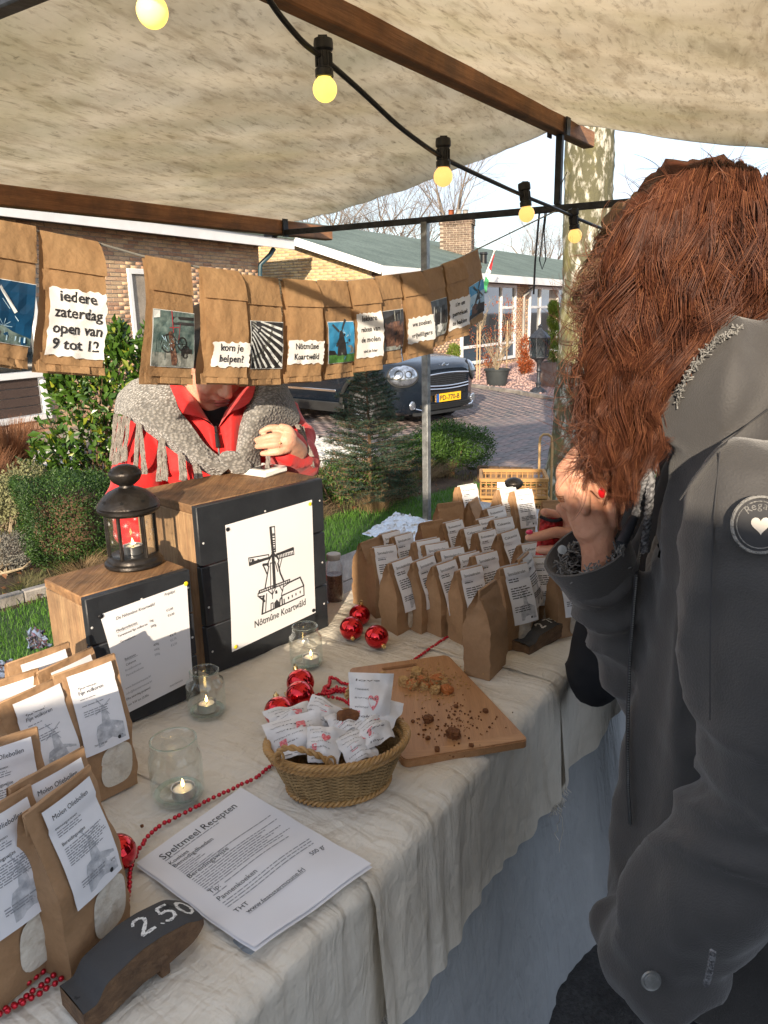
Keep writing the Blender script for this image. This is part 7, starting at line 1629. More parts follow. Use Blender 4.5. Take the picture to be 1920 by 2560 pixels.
beads('loose heap of red beads behind the basket', [[P(x, y, bz + .004 * (k % 3)) for k, (x, y) in enumerate(pp_)][:26], [P(x, y, bz + .003 * (k % 3)) for k, (x, y) in enumerate([(790, 1738), (800, 1732), (815, 1738), (835, 1728), (862, 1730), (885, 1735), (872, 1752), (878, 1765), (862, 1752), (845, 1745), (822, 1742)])]])
beads('short run of red beads between the board and the small flour bags', [bp([(1030, 1652), (1046, 1642), (1062, 1630), (1080, 1618), (1100, 1604), (1118, 1592), (1140, 1585)])])
# foil
M['foil'] = mat('silver_foil', (.55, .57, .60), .3, 1.0, vary=.05, bump=1.0, bscale=35)
def foil(label, q, z, amp, seed, nu=26):
 t = None; c = [P(x, y, z) for x, y in q]; mb = MB(); g = np.random.default_rng(seed)
 def f_(a, b): p = (c[0] * (1 - a) + c[1] * a) * (1 - b) + (c[3] * (1 - a) + c[2] * a) * b; e = 1 - max(abs(2 * a - 1), abs(2 * b - 1)); return p + np.array([g.normal(0, .004), g.normal(0, .004), abs(g.normal(0, amp)) + .004])
 mb.grid(f_, nu, nu); return mb.build('foil', 'foil', None, smooth=False, label=label, cat='foil')
foil('crumpled silver foil on the grey planks behind the small flour bags', [(905, 1340), (990, 1285), (1080, 1305), (1040, 1375)], T - .006, .004, 1, 22)
foil('crumpled silver foil between the left flour bags and the low crate', [(70, 1590), (110, 1585), (122, 1622), (80, 1635)], T + .01, .009, 2, 14)
foil('flat silver foil corner at the left picture edge', [(-60, 1680), (30, 1655), (45, 1700), (-60, 1735)], T + .0, .005, 3, 16)
for t_ in [(838, 1980, 'dark crumb on the cloth in front of the basket'), (355, 2050, 'brown crumb on the cloth between bags and beads')]:
 mb = MB(); c = P(t_[0] + 45 * (t_[0] > 800), t_[1] + 15, T + .002); mb.ico(c, .003, jit=.3); mb.build('crumb', 'cake', None, label=t_[2], cat='crumb')
# ================================================================== FLOUR BAGS
def bag_mesh(w_, d, h, seed, hfull=.60, gus=.35, lean=0.0):
 """block-bottom paper bag: full below, folded flat to a ridge at the top. Local x = width, -y = front, z up"""
 nz, ns = 22, 10; g = np.random.default_rng(seed); V_ = []; ph = g.uniform(0, 6, 12)
 for i in range(nz + 1):
  t_ = i / nz; z = h * t_; q = max(0, (t_ - hfull) / (1 - hfull)); dd = d / 2 * (1 - q ** 1.05) + .0012; ww = w_ / 2 * (1 + .03 * q); gi = gus * w_ / 2 * min(1, q * 1.2) * (1 - .0)
  bul = .004 * math.sin(PI * min(1, t_ / hfull)) if t_ < hfull else 0
  ring = []
  for k in range(ns):   # front left->right
   x = -ww + 2 * ww * k / ns; ring.append([x, -dd - bul * math.sin(PI * k / ns), z])
  for k in range(5):    # right side, front -> back, gusset inward
   r = k / 5; ring.append([ww - gi * (1 - abs(2 * r - 1)), -dd + 2 * dd * r, z])
  for k in range(ns): x = ww - 2 * ww * k / ns; ring.append([x, dd + bul * math.sin(PI * k / ns), z])
  for k in range(5):
   r = k / 5; ring.append([-ww + gi * (1 - abs(2 * r - 1)), dd - 2 * dd * r, z])
  V_ += ring
 V_ = np.array(V_); N = 2 * ns + 10
 cr_ = .0020 * wobv(V_ * [1, 1, 1], 60, seed % 40) + .0022 * np.abs(wobv(V_, 120, (seed + 7) % 40)) + .0022 * wobv(V_, 28, (seed + 3) % 40)
 fac = np.clip(V_[:, 2] / h * 6, 0, 1)
 V_[:, 1] += cr_ * fac * np.where(V_[:, 1] < 0, -1, 1); V_[:, 0] += .5 * cr_ * fac * np.sign(V_[:, 0]); V_[:, 1] += lean * (V_[:, 2] / h) ** 2
 F_ = [(i * N + j, i * N + (j + 1) % N, (i + 1) * N + (j + 1) % N, (i + 1) * N + j) for i in range(nz) for j in range(N)] + [tuple(range(N))[::-1], tuple(nz * N + j for j in range(N))]
 return V_, F_
def front_y(w_, d, h, hfull, lean):
 def f(x, z):
  t_ = z / h; q = max(0, (t_ - hfull) / (1 - hfull)); return -(d / 2 * (1 - q ** 1.05) + .0012) + lean * t_ ** 2
 return f
def make_bag(name, w_, d, h, seed, kind, hfull=.60, lean=0.0):
 """returns a root Empty with its parts at the origin"""
 t = thing(name, 'x', 'flour bag', (0, 0, 0)); g = random.Random(seed)
 V_, F_ = bag_mesh(w_, d, h, seed, hfull, lean=lean); mb = MB(); mb.add(V_, F_); mb.build('bag_body', 'kraft', t, smooth=24)
 fy = front_y(w_, d, h, hfull, lean)
 # rolled top fold
 fh = .034 if w_ > .1 else .022
 mb = MB(); mb.bbox((0, lean - .0035, h - fh / 2 + .003), (w_ * 1.035, .005, fh), rotx(-.08), .002); mb.build('folded_top', 'kraft', t)
 if kind == 'plain':
  mb = MB(); f_ = lambda x, y: (x, fy(x, y) - .004, y)
  for k, s_ in enumerate(('TH', 'MEEL')): put_text(mb, s_, -w_ * .12, h * .42 - k * .02 , .014, f_)
  mb.build('stamp', 'ink', t, smooth=False); return t
 big = w_ > .1
 lw, l0, l1 = (w_ * .74, h - .006, h * .41) if big else (w_ * .86, h + .004, h * (.34 + .08 * g.random()))
 curl = .006 if big else .016 * g.random() + .004; ox = w_ * (.03 if big else 0.02)
 def lab(a, b, o=0):       # a across 0..1, b up 0..1
  z = l1 + (l0 - l1) * b; x = ox + lw * (a - .5); y = min(fy(x, z), fy(x, z)) - .0055 - curl * (1 - b) ** 2.2 * (1 if not big else .6) - .0022 * math.sin(3.0 * b * PI + seed) * (1 - b) - .002 * math.sin(PI * a) - o
  if z > h - fh: y -= .004
  if not big: x += .004 * math.sin(seed) * (1 - b)
  return (x, y, z)
 mb = MB(); mb.grid(lab, 8, 18)
 if not big: mb.grid(lambda a, b: (ox + lw * (a - .5), lean + .003 + .002 * b, l0 - .03 * b), 4, 3)
 mb.build('label_sheet', 'label', t, smooth='all')
 asp = (l0 - l1) / lw; f_ = lambda x, y: lab(min(1, max(0, x)), min(1, max(0, y / asp)), .0005); f2 = lambda x, y: lab(min(1, max(0, x)), min(1, max(0, y / asp)), .0009)
 mb = MB(); mf = .30 * asp; cx_ = .62
 # grey mill silhouette print
 pts = [(.30, .06 * asp), (.93, .06 * asp), (.93, .26 * asp), (.80, .30 * asp), (.66, .34 * asp), (.62, .50 * asp), (.57, .56 * asp), (.52, .50 * asp), (.47, .34 * asp), (.36, .32 * asp), (.30, .24 * asp)]
 N = len(pts); c_ = np.mean(pts, 0); rings = [f_(*(c_ + (np.array(p) - c_) * s_)) for s_ in (1, .66, .33) for p in pts]
 mb.add(rings + [f_(*c_)], [(r * N + k, r * N + (k + 1) % N, (r + 1) * N + (k + 1) % N, (r + 1) * N + k) for r in range(2) for k in range(N)] + [(2 * N + k, 2 * N + (k + 1) % N, 3 * N) for k in range(N)], 1)
 for a_ in (.5, 2.07, 3.64, 5.2):
  d_ = np.array([math.cos(a_), math.sin(a_)]); c2 = np.array([.57, .52 * asp]); stroke(mb, [c2, c2 + d_ * .10, c2 + d_ * .21], .022, f_, 1)
 if kind == 'spelt':
  for s_, y_ in (('Speltmeel', .80), ('Fijn volkoren', .74)): put_text(mb, s_, .15, y_ * asp, .105, f2, shear=.1)
  put_lines(mb, .15, .5, .68 * asp, .05, 1, .03, f2, seed, 2); put_lines(mb, .15, .62, .60 * asp, .05, 1, .03, f2, seed + 1, 2); put_lines(mb, .15, .70, .53 * asp, .045, 3, .03, f2, seed + 2, 2)
  put_text(mb, '750g', .78, .10 * asp, .05, f2); put_text(mb, 'THT  08-06', .20, .09 * asp, .06, f2, shear=.3)
 elif kind == 'olie':
  put_text(mb, 'Molen Oliebollen', .12, .88 * asp, .115, f2, shear=.05, width=.72); put_text(mb, 'Benodigdheden', .12, .775 * asp, .07, f2); put_lines(mb, .12, .6, .745 * asp, .036, 3, .026, f2, seed, 2)
  put_text(mb, 'Bereidingswijze', .12, .62 * asp, .075, f2); put_lines(mb, .12, .93, .58 * asp, .038, 8, .028, f2, seed + 3, 2); put_lines(mb, .18, .7, .22 * asp, .045, 3, .032, f2, seed + 4, 2); put_text(mb, '400gr', .80, .17 * asp, .05, f2)
 else:
  put_text(mb, {'spec': 'Speculaaskruiden', 'boek': 'Boekweitmeel', 'cake': 'Cakemix'}[kind], .10, .86 * asp, .135, f2, width=.72); put_lines(mb, .10, .5, .77 * asp, .07, 2, .05, f2, seed, 0)
  put_lines(mb, .10, .92, .62 * asp, .075, 5, .05, f2, seed + 3, 0); put_lines(mb, .10, .92, .30 * asp, .07, 3, .045, f2, seed + 5, 0)
 c2 = np.array([.78 if big else .72, .09 * asp]); mb.add([f2(*(c2 + .04 * np.array([math.cos(a), math.sin(a)]))) for a in np.linspace(0, 2 * PI, 14, endpoint=False)], [tuple(range(14))], 0)
 mb.build('label_print', ['ink', 'label_print', 'faint_ink'], t, smooth=False)
 # flour window
 if big: cx0, cz0, rw, rh_ = w_ * .16, h * .245, w_ * .27, h * .155
 else: cx0, cz0, rw, rh_ = w_ * .13, h * .24, w_ * .23, h * .17
 def win(r, a):
  k = (abs(math.cos(a)) ** 3.2 + abs(math.sin(a)) ** 3.2) ** (-1 / 3.2); x = cx0 + rw * k * r * math.cos(a) + rw * .12 * math.sin(a) * r; z = cz0 + rh_ * k * r * math.sin(a)
  y = fy(x, z) - .0068 - (.003 * (1 - r * r)) - .0016 * wob((x, z, seed), 60, 3) * (1 - r) ; return (x, y, z)
 mb = MB(); mb.grid(lambda a, b: win(b, 2 * PI * a), 32, 7); mb.build('flour_window', 'flour' if big else 'film', t, smooth='all')
 return t
def place_bag(proto, first, pos, yaw, label, group, tilt=0.0, sc_=1.0):
 o = proto if first else copy_tree(proto)
 o.location = tuple(pos); o.rotation_euler = (tilt, rnd.uniform(-.02, .02), yaw); o.scale = (sc_ * rnd.uniform(.97, 1.03), sc_, sc_ * rnd.uniform(.98, 1.02)); o['label'] = label; o['group'] = group; return o
def yaw_px(xl, yl, xr, yr, z): a = P(xl, yl, z); b = P(xr, yr, z); d = b - a; return math.atan2(d[1], d[0]), (a + b) / 2, np.linalg.norm(d[:2])
# --- small bags, right-hand group; crop coordinates (800 + .434 x, 1150 + .434 y) of their top folds
protos = {k: make_bag('flour_bag', .078, .056, .185, 50 + i, kd, lean=.0) for i, (k, kd) in enumerate((('a', 'spec'), ('b', 'spec'), ('c', 'boek'), ('d', 'cake'), ('p', 'plain'), ('q', 'plain')))}
used = set()
SG = 'small labelled flour bags on the right of the table'
small = [(235, 470, 318, 437, 'q', .04, 'leftmost small bag of the right group, turned sideways without label'), (290, 515, 425, 492, 'a', 0, 'second small bag from the left, label falling straight down'), (345, 420, 450, 395, 'b', 0, 'small bag standing behind the second from the left'),
   (425, 440, 500, 420, 'a', 0, 'small bag behind the left end with a narrow bent label'), (390, 585, 515, 542, 'b', 0, 'front-row small bag with a rounded bulging label, right of the baubles'), (535, 590, 645, 550, 'a', 0, 'front-row small bag second from the left, label bent outwards'),
   (650, 600, 775, 560, 'b', 0, 'front-row small bag in the middle behind the red beads'), (780, 635, 920, 600, 'a', 0, 'front-row small bag left of the plain frontmost bag'), (905, 755, 1005, 685, 'p', 0, 'frontmost small bag, turned round so that it shows no label'),
   (1030, 625, 1195, 590, 'b', 0, 'front small bag behind the 2 75 block with a film window below its label'), (1220, 555, 1345, 545, 'a', 0, 'small bag with a bluish label under the raised cuff'), (1372, 600, 1480, 585, 'b', 0, 'rightmost small bag, half hidden by the grey sleeve'),
   (530, 470, 690, 440, 'a', 0, 'small bag in the second row behind the bulging label'), (580, 495, 735, 470, 'b', 0, 'small bag in the second row, second from the left'), (665, 520, 820, 490, 'a', 0, 'small bag in the second row, third from the left'), (780, 555, 905, 525, 'b', 0, 'small bag in the second row, fourth from the left'),
   (870, 560, 1010, 525, 'a', 0, 'tall-labelled small bag right behind the plain frontmost one'), (580, 355, 705, 333, 'q', 0, 'plain small bag in front of the silver foil'), (665, 258, 810, 238, 'p', 0, 'plain wide-topped small bag in the back left row'), (782, 158, 890, 137, 'c', 0, 'furthest small bag at the back, label high up'),
   (845, 245, 912, 195, 'q', .05, 'plain small bag seen from its narrow side in the back row'), (705, 370, 815, 345, 'c', 0, 'small bag in the third row, leftmost labelled one'), (810, 400, 920, 375, 'd', 0, 'small bag in the third row, second labelled one'), (890, 425, 1000, 400, 'c', 0, 'small bag in the third row, third labelled one'),
   (1020, 430, 1135, 395, 'd', 0, 'tall small bag right of the third row, under the held red purse'), (895, 345, 1000, 322, 'c', 0, 'small bag in the fourth row, left one'), (975, 352, 1100, 326, 'd', 0, 'small bag in the fourth row, right one'), (945, 277, 1055, 252, 'c', 0, 'small bag in the fifth row behind the fourth'),
   (1010, 177, 1115, 158, 'd', 0, 'small bag before the second lantern'), (1100, 187, 1208, 170, 'c', .0, 'tall bag with the largest label in the back right'), (1290, 232, 1390, 225, 'q', 0, 'small bag mostly hidden behind the ringed hand'), (1145, 482, 1245, 462, 'd', 0, 'small bag beneath the pointing finger'), (1128, 595, 1195, 525, 'c', .05, 'small tilted bag squeezed behind the front right one')]
for (xl, yl, xr, yr, k, tl, lb) in small:
 sc_ = 1.0; z = T + .187
 if yl < 300 and k in 'cd': sc_ = 1.05
 p_ = 800 + .434 * xl, 1150 + .434 * yl, 800 + .434 * xr, 1150 + .434 * yr
 yw, c, wd = yaw_px(*p_, T + .187 * sc_); sc_ *= min(1.12, max(.92, wd / .078)) ** .5; yw, c, wd = yaw_px(*p_, T + .187 * sc_)
 place_bag(protos[k], k not in used, (c[0], c[1], T - .001), yw, lb, SG, tl * 0, sc_); used.add(k)
# --- large bags, left group; crop coordinates (.452 x, 1560 + .452 y)
LG = 'large flour bags at the left end of the table'
lp = {'s': make_bag('flour_bag', .118, .075, .262, 71, 'spelt', .55), 's2': make_bag('flour_bag', .118, .075, .262, 74, 'spelt', .55), 'o': make_bag('flour_bag', .118, .08, .262, 72, 'olie', .52), 'o2': make_bag('flour_bag', .118, .075, .262, 78, 'olie', .52)}
used = set()
big = [(155, 1005, 465, 775, 'o', 'front large bag labelled Molen Oliebollen with flour showing in its window'), (-260, 1130, 85, 925, 'o2', 'large Molen Oliebollen bag cut off by the left picture edge'), (70, 895, 405, 705, 'o2', 'large Molen Oliebollen bag right behind the front one'),
  (325, 275, 592, 178, 's', 'large Speltmeel bag next to the price list with an oval flour window'), (30, 400, 310, 280, 's2', 'large Speltmeel bag second from the price list'), (72, 190, 345, 95, 's', 'large Speltmeel bag furthest back at the low crate'),
  (225, 258, 488, 138, 's2', 'large Speltmeel bag squeezed between the back one and the low crate'), (-90, 318, 155, 245, 's', 'large Speltmeel bag at the left edge in the back row'), (-190, 700, 105, 605, 'o2', 'large bag at the left edge in the middle row')]
for (xl, yl, xr, yr, k, lb) in big:
 p_ = .452 * xl, 1560 + .452 * yl, .452 * xr, 1560 + .452 * yr; yw, c, wd = yaw_px(*p_, T + .264); sc_ = min(1.06, max(.86, wd / .118)); yw, c, wd = yaw_px(*p_, T + .264 * sc_)
 place_bag(lp[k], k not in used, (c[0], c[1], T - .001), yw, lb, LG, 0, sc_); used.add(k); print('bag', lb[:30], round(wd, 3), round(sc_, 2), c.round(2))
# ================================================================== PEOPLE
M['skin'] = mat('skin', (.62, .33, .22), .48, col2=(.52, .24, .15), vscale=16, sub=.25, bump=.25, bscale=90, ramp=(.3, .7)); M['skin_pale'] = mat('skin_pale', (.66, .38, .27), .5, col2=(.56, .29, .20), vscale=14, sub=.25, bump=.2, bscale=90)
M['coat'] = mat('grey_coat', (.054, .051, .050), .7, col2=(.042, .040, .040), vscale=3, bump=.2, bscale=420, sheen=.25, fine=.05); M['coat_dark'] = mat('coat_dark', (.04, .04, .043), .8, vary=.15)
M['fleece'] = mat('fleece', (.24, .235, .225), .95, vary=.2, vscale=60, bump=1.0, bscale=160); M['black_cloth'] = mat('black_cloth', (.012, .013, .017), .85, vary=.2); M['denim'] = mat('dark_trousers', (.02, .022, .03), .85, vary=.2)
M['red_jacket'] = mat('red_jacket', (.62, .018, .018), .7, col2=(.50, .012, .014), vscale=5, bump=.5, bscale=26, sheen=.2)
M['lips'] = mat('lips', (.45, .15, .13), .4, vary=.05); M['nail_red'] = mat('nail_red', (.5, .01, .015), .15, vary=.02, coat=1); M['nail_pink'] = mat('nail_pink', (.7, .04, .12), .2, vary=.02, coat=1)
M['copper'] = mat('copper_ring', (.8, .42, .25), .25, 1.0); M['red_sequin'] = mat('red_sequin', (.50, .02, .02), .35, col2=(.20, .01, .01), vscale=120, bump=1, bscale=120, metal=.3)
def knit_mat():
 m_ = mat('grey_knit', (.30, .285, .265), .95, col2=(.22, .205, .19), vscale=14, sheen=.3)
 t = m_.node_tree; b = t.nodes['Principled BSDF']; tc_ = t.nodes.new('ShaderNodeTexCoord'); vo = t.nodes.new('ShaderNodeTexVoronoi'); vo.inputs['Scale'].default_value = 105
 mp_ = t.nodes.new('ShaderNodeMapping'); mp_.inputs['Scale'].default_value = (1, 1, 1.5); mp_.inputs['Rotation'].default_value = (0, .5, .3)
 bp = t.nodes.new('ShaderNodeBump'); bp.inputs['Strength'].default_value = 1; bp.inputs['Distance'].default_value = .006; bp.invert = True
 t.links.new(tc_.outputs['Object'], mp_.inputs[0]); t.links.new(mp_.outputs[0], vo.inputs['Vector']); t.links.new(vo.outputs['Distance'], bp.inputs['Height']); t.links.new(bp.outputs[0], b.inputs['Normal'])
 src = b.inputs['Base Color'].links[0].from_socket; r = t.nodes.new('ShaderNodeMapRange'); r.inputs[1].default_value = .1; r.inputs[2].default_value = .65; r.inputs[3].default_value = 1.15; r.inputs[4].default_value = .45
 mm = t.nodes.new('ShaderNodeMix'); mm.data_type = 'RGBA'; mm.blend_type = 'MULTIPLY'; mm.inputs[0].default_value = 1; t.links.new(vo.outputs['Distance'], r.inputs[0]); t.links.new(src, mm.inputs[6]); t.links.new(r.outputs[0], mm.inputs[7]); t.links.new(mm.outputs[2], b.inputs['Base Color']); return m_
M['knit'] = knit_mat()
tmps = bpy.data.scenes.new('tmp')
def fuse(parts, voxel, smooth_it=2):
 """several closed shapes -> one continuous surface (verts, faces)"""
 mb = MB()
 for p in parts:
  if p[0] == 'ell': _, c, r, R_ = p; mb.lathe([(math.sin(a), -math.cos(a)) for a in np.linspace(0, PI, 14)], 20, (0, 0, 0)); mb.v[-1] = (mb.v[-1] * np.array(r)) @ (np.array(R_).T if R_ is not None else np.eye(3)) + np.array(c)
  elif p[0] == 'tube':
   pts, r = np.array(p[1], float), np.array(p[2], float); q = np.linspace(0, len(pts) - 1, max(6, (len(pts) - 1) * 6)); pp = np.stack([np.interp(q, range(len(pts)), pts[:, i]) for i in range(3)], 1); rr = np.interp(q, range(len(pts)), r)
   for _ in range(3): pp[1:-1] = (pp[:-2] + 2 * pp[1:-1] + pp[2:]) / 4
   # rounded ends
   mb.tube(pp, rr, 16, flat=p[3] if len(p) > 3 else 1.0)
   for e, r_ in ((pp[0], rr[0]), (pp[-1], rr[-1])): mb.lathe([(r_ * .98 * math.sin(a), -r_ * .98 * math.cos(a)) for a in np.linspace(0, PI, 9)], 14, e)
  elif p[0] == 'loft':   # rings of points
   rings = p[1]; n = len(rings[0]); mb.add(np.concatenate(rings), [(i * n + j, i * n + (j + 1) % n, (i + 1) * n + (j + 1) % n, (i + 1) * n + j) for i in range(len(rings) - 1) for j in range(n)] + [tuple(range(n))[::-1], tuple((len(rings) - 1) * n + j for j in range(n))])
 me = mb.mesh('fuse', 'skin', 'all'); o = bpy.data.objects.new('fuse', me); tmps.collection.objects.link(o)
 b_ = bmesh.new(); b_.from_mesh(me); bmesh.ops.recalc_face_normals(b_, faces=b_.faces); b_.to_mesh(me); b_.free()
 md = o.modifiers.new('r', 'REMESH'); md.mode = 'VOXEL'; md.voxel_size = voxel; md.use_smooth_shade = True
 if smooth_it: s_ = o.modifiers.new('s', 'SMOOTH'); s_.factor = .6; s_.iterations = smooth_it
 tmps.view_layers[0].update(); dg = tmps.view_layers[0].depsgraph; ev = o.evaluated_get(dg); m2 = ev.to_mesh()
 v = np.zeros(len(m2.vertices) * 3); m2.vertices.foreach_get('co', v); v = v.reshape(-1, 3); nr = np.zeros(len(m2.vertices) * 3); m2.vertices.foreach_get('normal', nr); nr = nr.reshape(-1, 3)
 f = [tuple(p.vertices) for p in m2.polygons]; ev.to_mesh_clear(); bpy.data.objects.remove(o); bpy.data.meshes.remove(me); return v, nr, f
def put(name, v, f, mt, parent, **kw):
 mb = MB(); mb.add(v, f); return mb.build(name, mt, parent, smooth='all', **kw)
def creases(v, dirv, sc_, k0, amp, sharp=2.5):
 """cloth folds: ridges running across dirv"""
 d = np.array(dirv, float); d /= np.linalg.norm(d); s_ = v @ d; w_ = wobv(v, 5, k0) * 1.3 + .5 * wobv(v, 13, k0 + 7)
 r = np.sin(s_ * sc_ + w_ * 2.2); return amp * (1 - np.abs(r) ** (1 / sharp) * 1.0)
def head_parts(c, R_, s_=1.0):
 A = lambda x, y, z: np.array(c) + R_ @ (np.array([x, y, z]) * s_)
 E_ = lambda p, r: ('ell', A(*p), np.array(r) * s_, R_)
 L_ = [E_((-.012, 0, .03), (.096, .076, .102)), E_((.035, 0, -.02), (.058, .060, .088)), E_((.030, 0, -.062), (.052, .052, .045)), E_((.062, 0, -.098), (.026, .028, .020)), E_((.058, .034, -.028), (.028, .024, .030)), E_((.058, -.034, -.028), (.028, .024, .030)),
   ('tube', [A(.088, 0, .025), A(.100, 0, .0), A(.112, 0, -.022)], np.array([.008, .009, .0125]) * s_), E_((.100, .011, -.028), (.011, .008, .007)), E_((.100, -.011, -.028), (.011, .008, .007)), E_((.084, 0, -.052), (.014, .026, .010)),
   E_((.080, .030, .034), (.016, .024, .007)), E_((.080, -.030, .034), (.016, .024, .007)), E_((-.005, .078, -.005), (.018, .008, .030)), E_((-.005, -.078, -.005), (.018, .008, .030)), ('tube', [A(-.02, 0, -.05), A(-.035, 0, -.13), A(-.05, 0, -.19)], np.array([.055, .052, .060]) * s_)]
 for sd_ in (1, -1): L_.append(('tube', [A(.0, .052 * sd_, -.045), A(.035, .040 * sd_, -.082), A(.06, .012 * sd_, -.098)], np.array([.020, .017, .016]) * s_))
 return L_, A
def face_bits(t, A, R_, s_, mt_l='lips'):
 L_ = []
 for z, h, n in ((-.0565, .0042, 'upper_lip'), (-.0655, .0050, 'lower_lip')):
  mb = MB(); mb.tube([A(.0975 - .10 * abs(y) ** 1.3 * 4, y, z + (.0015 if n[0] == 'u' else -.001) * math.cos(y * 60)) for y in np.linspace(-.022, .022, 9)], np.array([.001, .003, h, h * 1.05, h, h * 1.05, h, .003, .001]) * s_, 8); mb.build(n, mt_l, t, smooth='all')
 for sd_ in (1, -1):
  mb = MB(); mb.lathe([(.012 * math.sin(a), -.012 * math.cos(a)) for a in np.linspace(0, PI, 10)], 14, A(.073, .031 * sd_, .012)); mb.build('eye', 'nail', t, smooth='all')
  mb = MB(); mb.lathe([(.005 * math.sin(a), .0) for a in (0, PI / 2)], 12, A(.0853, .031 * sd_, .011), ax=np.stack([R_[:, 1], R_[:, 2], R_[:, 0]], 1)); mb.build('iris', 'photo_brown', t)
  mb = MB(); mb.tube([A(.088 - 3 * (y - .031) ** 2 * 10, y * sd_, .036 + .003 * math.cos((y - .031) * 60)) for y in np.linspace(.012, .052, 7)], .0022, 6); mb.build('eyebrow', 'hair_dark', t)
M['hair_dark'] = mat('dark_hair', (.02, .014, .011), .45, vary=.2)
# ------------------------------------------------------------------ customer in the grey coat (large, at right)
root = np.array([.53, .97, 0.0]); FWD = V; LAT = -U   # her left is towards the camera
woman = thing('person', 'red-haired woman in a dark grey hooded coat standing at the right edge of the stall', 'person', root)
def ringat(c, a, b, n=28, fwd=FWD, lat=LAT, up_=Z, pw_=2.3):
 out = []
 for k in range(n):
  q = 2 * PI * k / n; ca, sa = math.cos(q), math.sin(q); kx = abs(ca) ** (2 / pw_) * np.sign(ca); ky = abs(sa) ** (2 / pw_) * np.sign(sa); out.append(np.array(c) + fwd * a * kx + lat * b * ky)
 return np.array(out)
ax0 = np.array([.525, .985, 0])
def tc_(f_, l_, z): return ax0 + FWD * f_ + LAT * l_ + Z * z
tor = [ringat(tc_(0, -.03, .58), .19, .22), ringat(tc_(0, -.03, .70), .185, .215), ringat(tc_(0, -.03, .85), .175, .19), ringat(tc_(0, -.03, 1.0), .165, .17), ringat(tc_(0, -.03, 1.15), .155, .165), ringat(tc_(0.0, -.02, 1.27), .15, .17), ringat(tc_(.0, 0, 1.36), .135, .17), ringat(tc_(.005, 0, 1.43), .10, .13), ringat(tc_(.02, 0, 1.48), .08, .085)]
Lsh, Lel, Lwr = tc_(-.01, .23, 1.32), PD(1990, 2000, .76), PD(1715, 2285, .80)
Rsh, Rel, Rwr = tc_(.02, -.19, 1.33), PD(1625, 1700, 1.12), PD(1478, 1400, 1.075)
parts = [('loft', tor), ('tube', [Lsh + Z * .01, (Lsh + Lel) / 2 + LAT * .015, Lel], [.085, .096, .092]), ('tube', [Lel, (Lel + Lwr) / 2 + Z * .01, Lwr], [.084, .085, .080]), ('tube', [Lwr + LAT * -.02, Lwr + FWD * .02 - Z * .10, tc_(.10, .13, .66)], [.072, .078, .07]),
   ('tube', [Rsh, (Rsh + Rel) / 2 + FWD * .03, Rel], [.078, .075, .068]), ('tube', [Rel, Rel * .5 + Rwr * .5 + Z * -.005, Rwr], [.068, .062, .056]),
   ('ell', tc_(-.06, .05, 1.42), (.13, .14, .08), np.stack([FWD, LAT, Z], 1)), ('tube', [PD(1690, 1080, .95), PD(1728, 1000, .93), PD(1775, 930, .92), PD(1830, 880, .915), PD(1890, 855, .93), PD(1980, 850, .97)], [.022, .028, .032, .034, .036, .036]), ('tube', [PD(1760, 1060, .93), PD(1830, 970, .91), PD(1920, 930, .93)], [.05, .06, .06]), ('ell', tc_(-.10, .0, 1.37), (.10, .15, .10), np.stack([FWD, LAT, Z], 1)), ('tube', [tc_(.09, .09, 1.28), tc_(.03, .14, 1.39), tc_(-.08, .10, 1.47), tc_(-.12, -.03, 1.49), tc_(-.06, -.13, 1.43)], [.03, .042, .046, .046, .04])]
v, nr, f = fuse(parts, .011, 3)
# folds: rings round the sleeves, long drapes on the torso
def near_seg(v, a, b):
 ab = b - a; t_ = np.clip(((v - a) @ ab) / (ab @ ab), 0, 1); return np.linalg.norm(v - (a + t_[:, None] * ab), axis=1)
up1 = np.exp(-(near_seg(v, Lsh, Lel) / .10) ** 4); lo1 = np.exp(-(near_seg(v, Lel, Lwr) / .11) ** 4); rr_ = np.exp(-(near_seg(v, Rel, Rwr) / .08) ** 4); r2_ = np.exp(-(near_seg(v, Rsh, Rel) / .09) ** 4)
elb = np.exp(-((v - Lel) ** 2).sum(1) / .17 ** 2); disp = np.zeros(len(v))
disp += up1 * creases(v, (Lel - Lsh) + np.array([.12, .1, .0]), 42, 4, .019 * (.35 + 1.1 * elb), 1.0) + lo1 * creases(v, (Lwr - Lel) * 1.0 + np.array([.1, .0, .25]), 40, 14, .022, 1.0) + rr_ * creases(v, Rwr - Rel, 62, 24, .017, 1.35) + r2_ * creases(v, Rel - Rsh, 50, 9, .008)
tor_ = np.clip(1 - up1 - lo1 - rr_, 0, 1); disp += tor_ * (creases(v * [1, 1, .35], FWD + LAT * .5, 26, 31, .017, 1.1) + .006 * wobv(v * [1, 1, .4], 14, 40)) + .0035 * wobv(v, 18, 12) + .0016 * wobv(v, 55, 22) + .002 * creases(v, [.3, .2, 1], 90, 5, 1.0, 1.5) * np.clip(wobv(v, 8, 2), 0, 1)
v = v + nr * (disp - .006)[:, None]
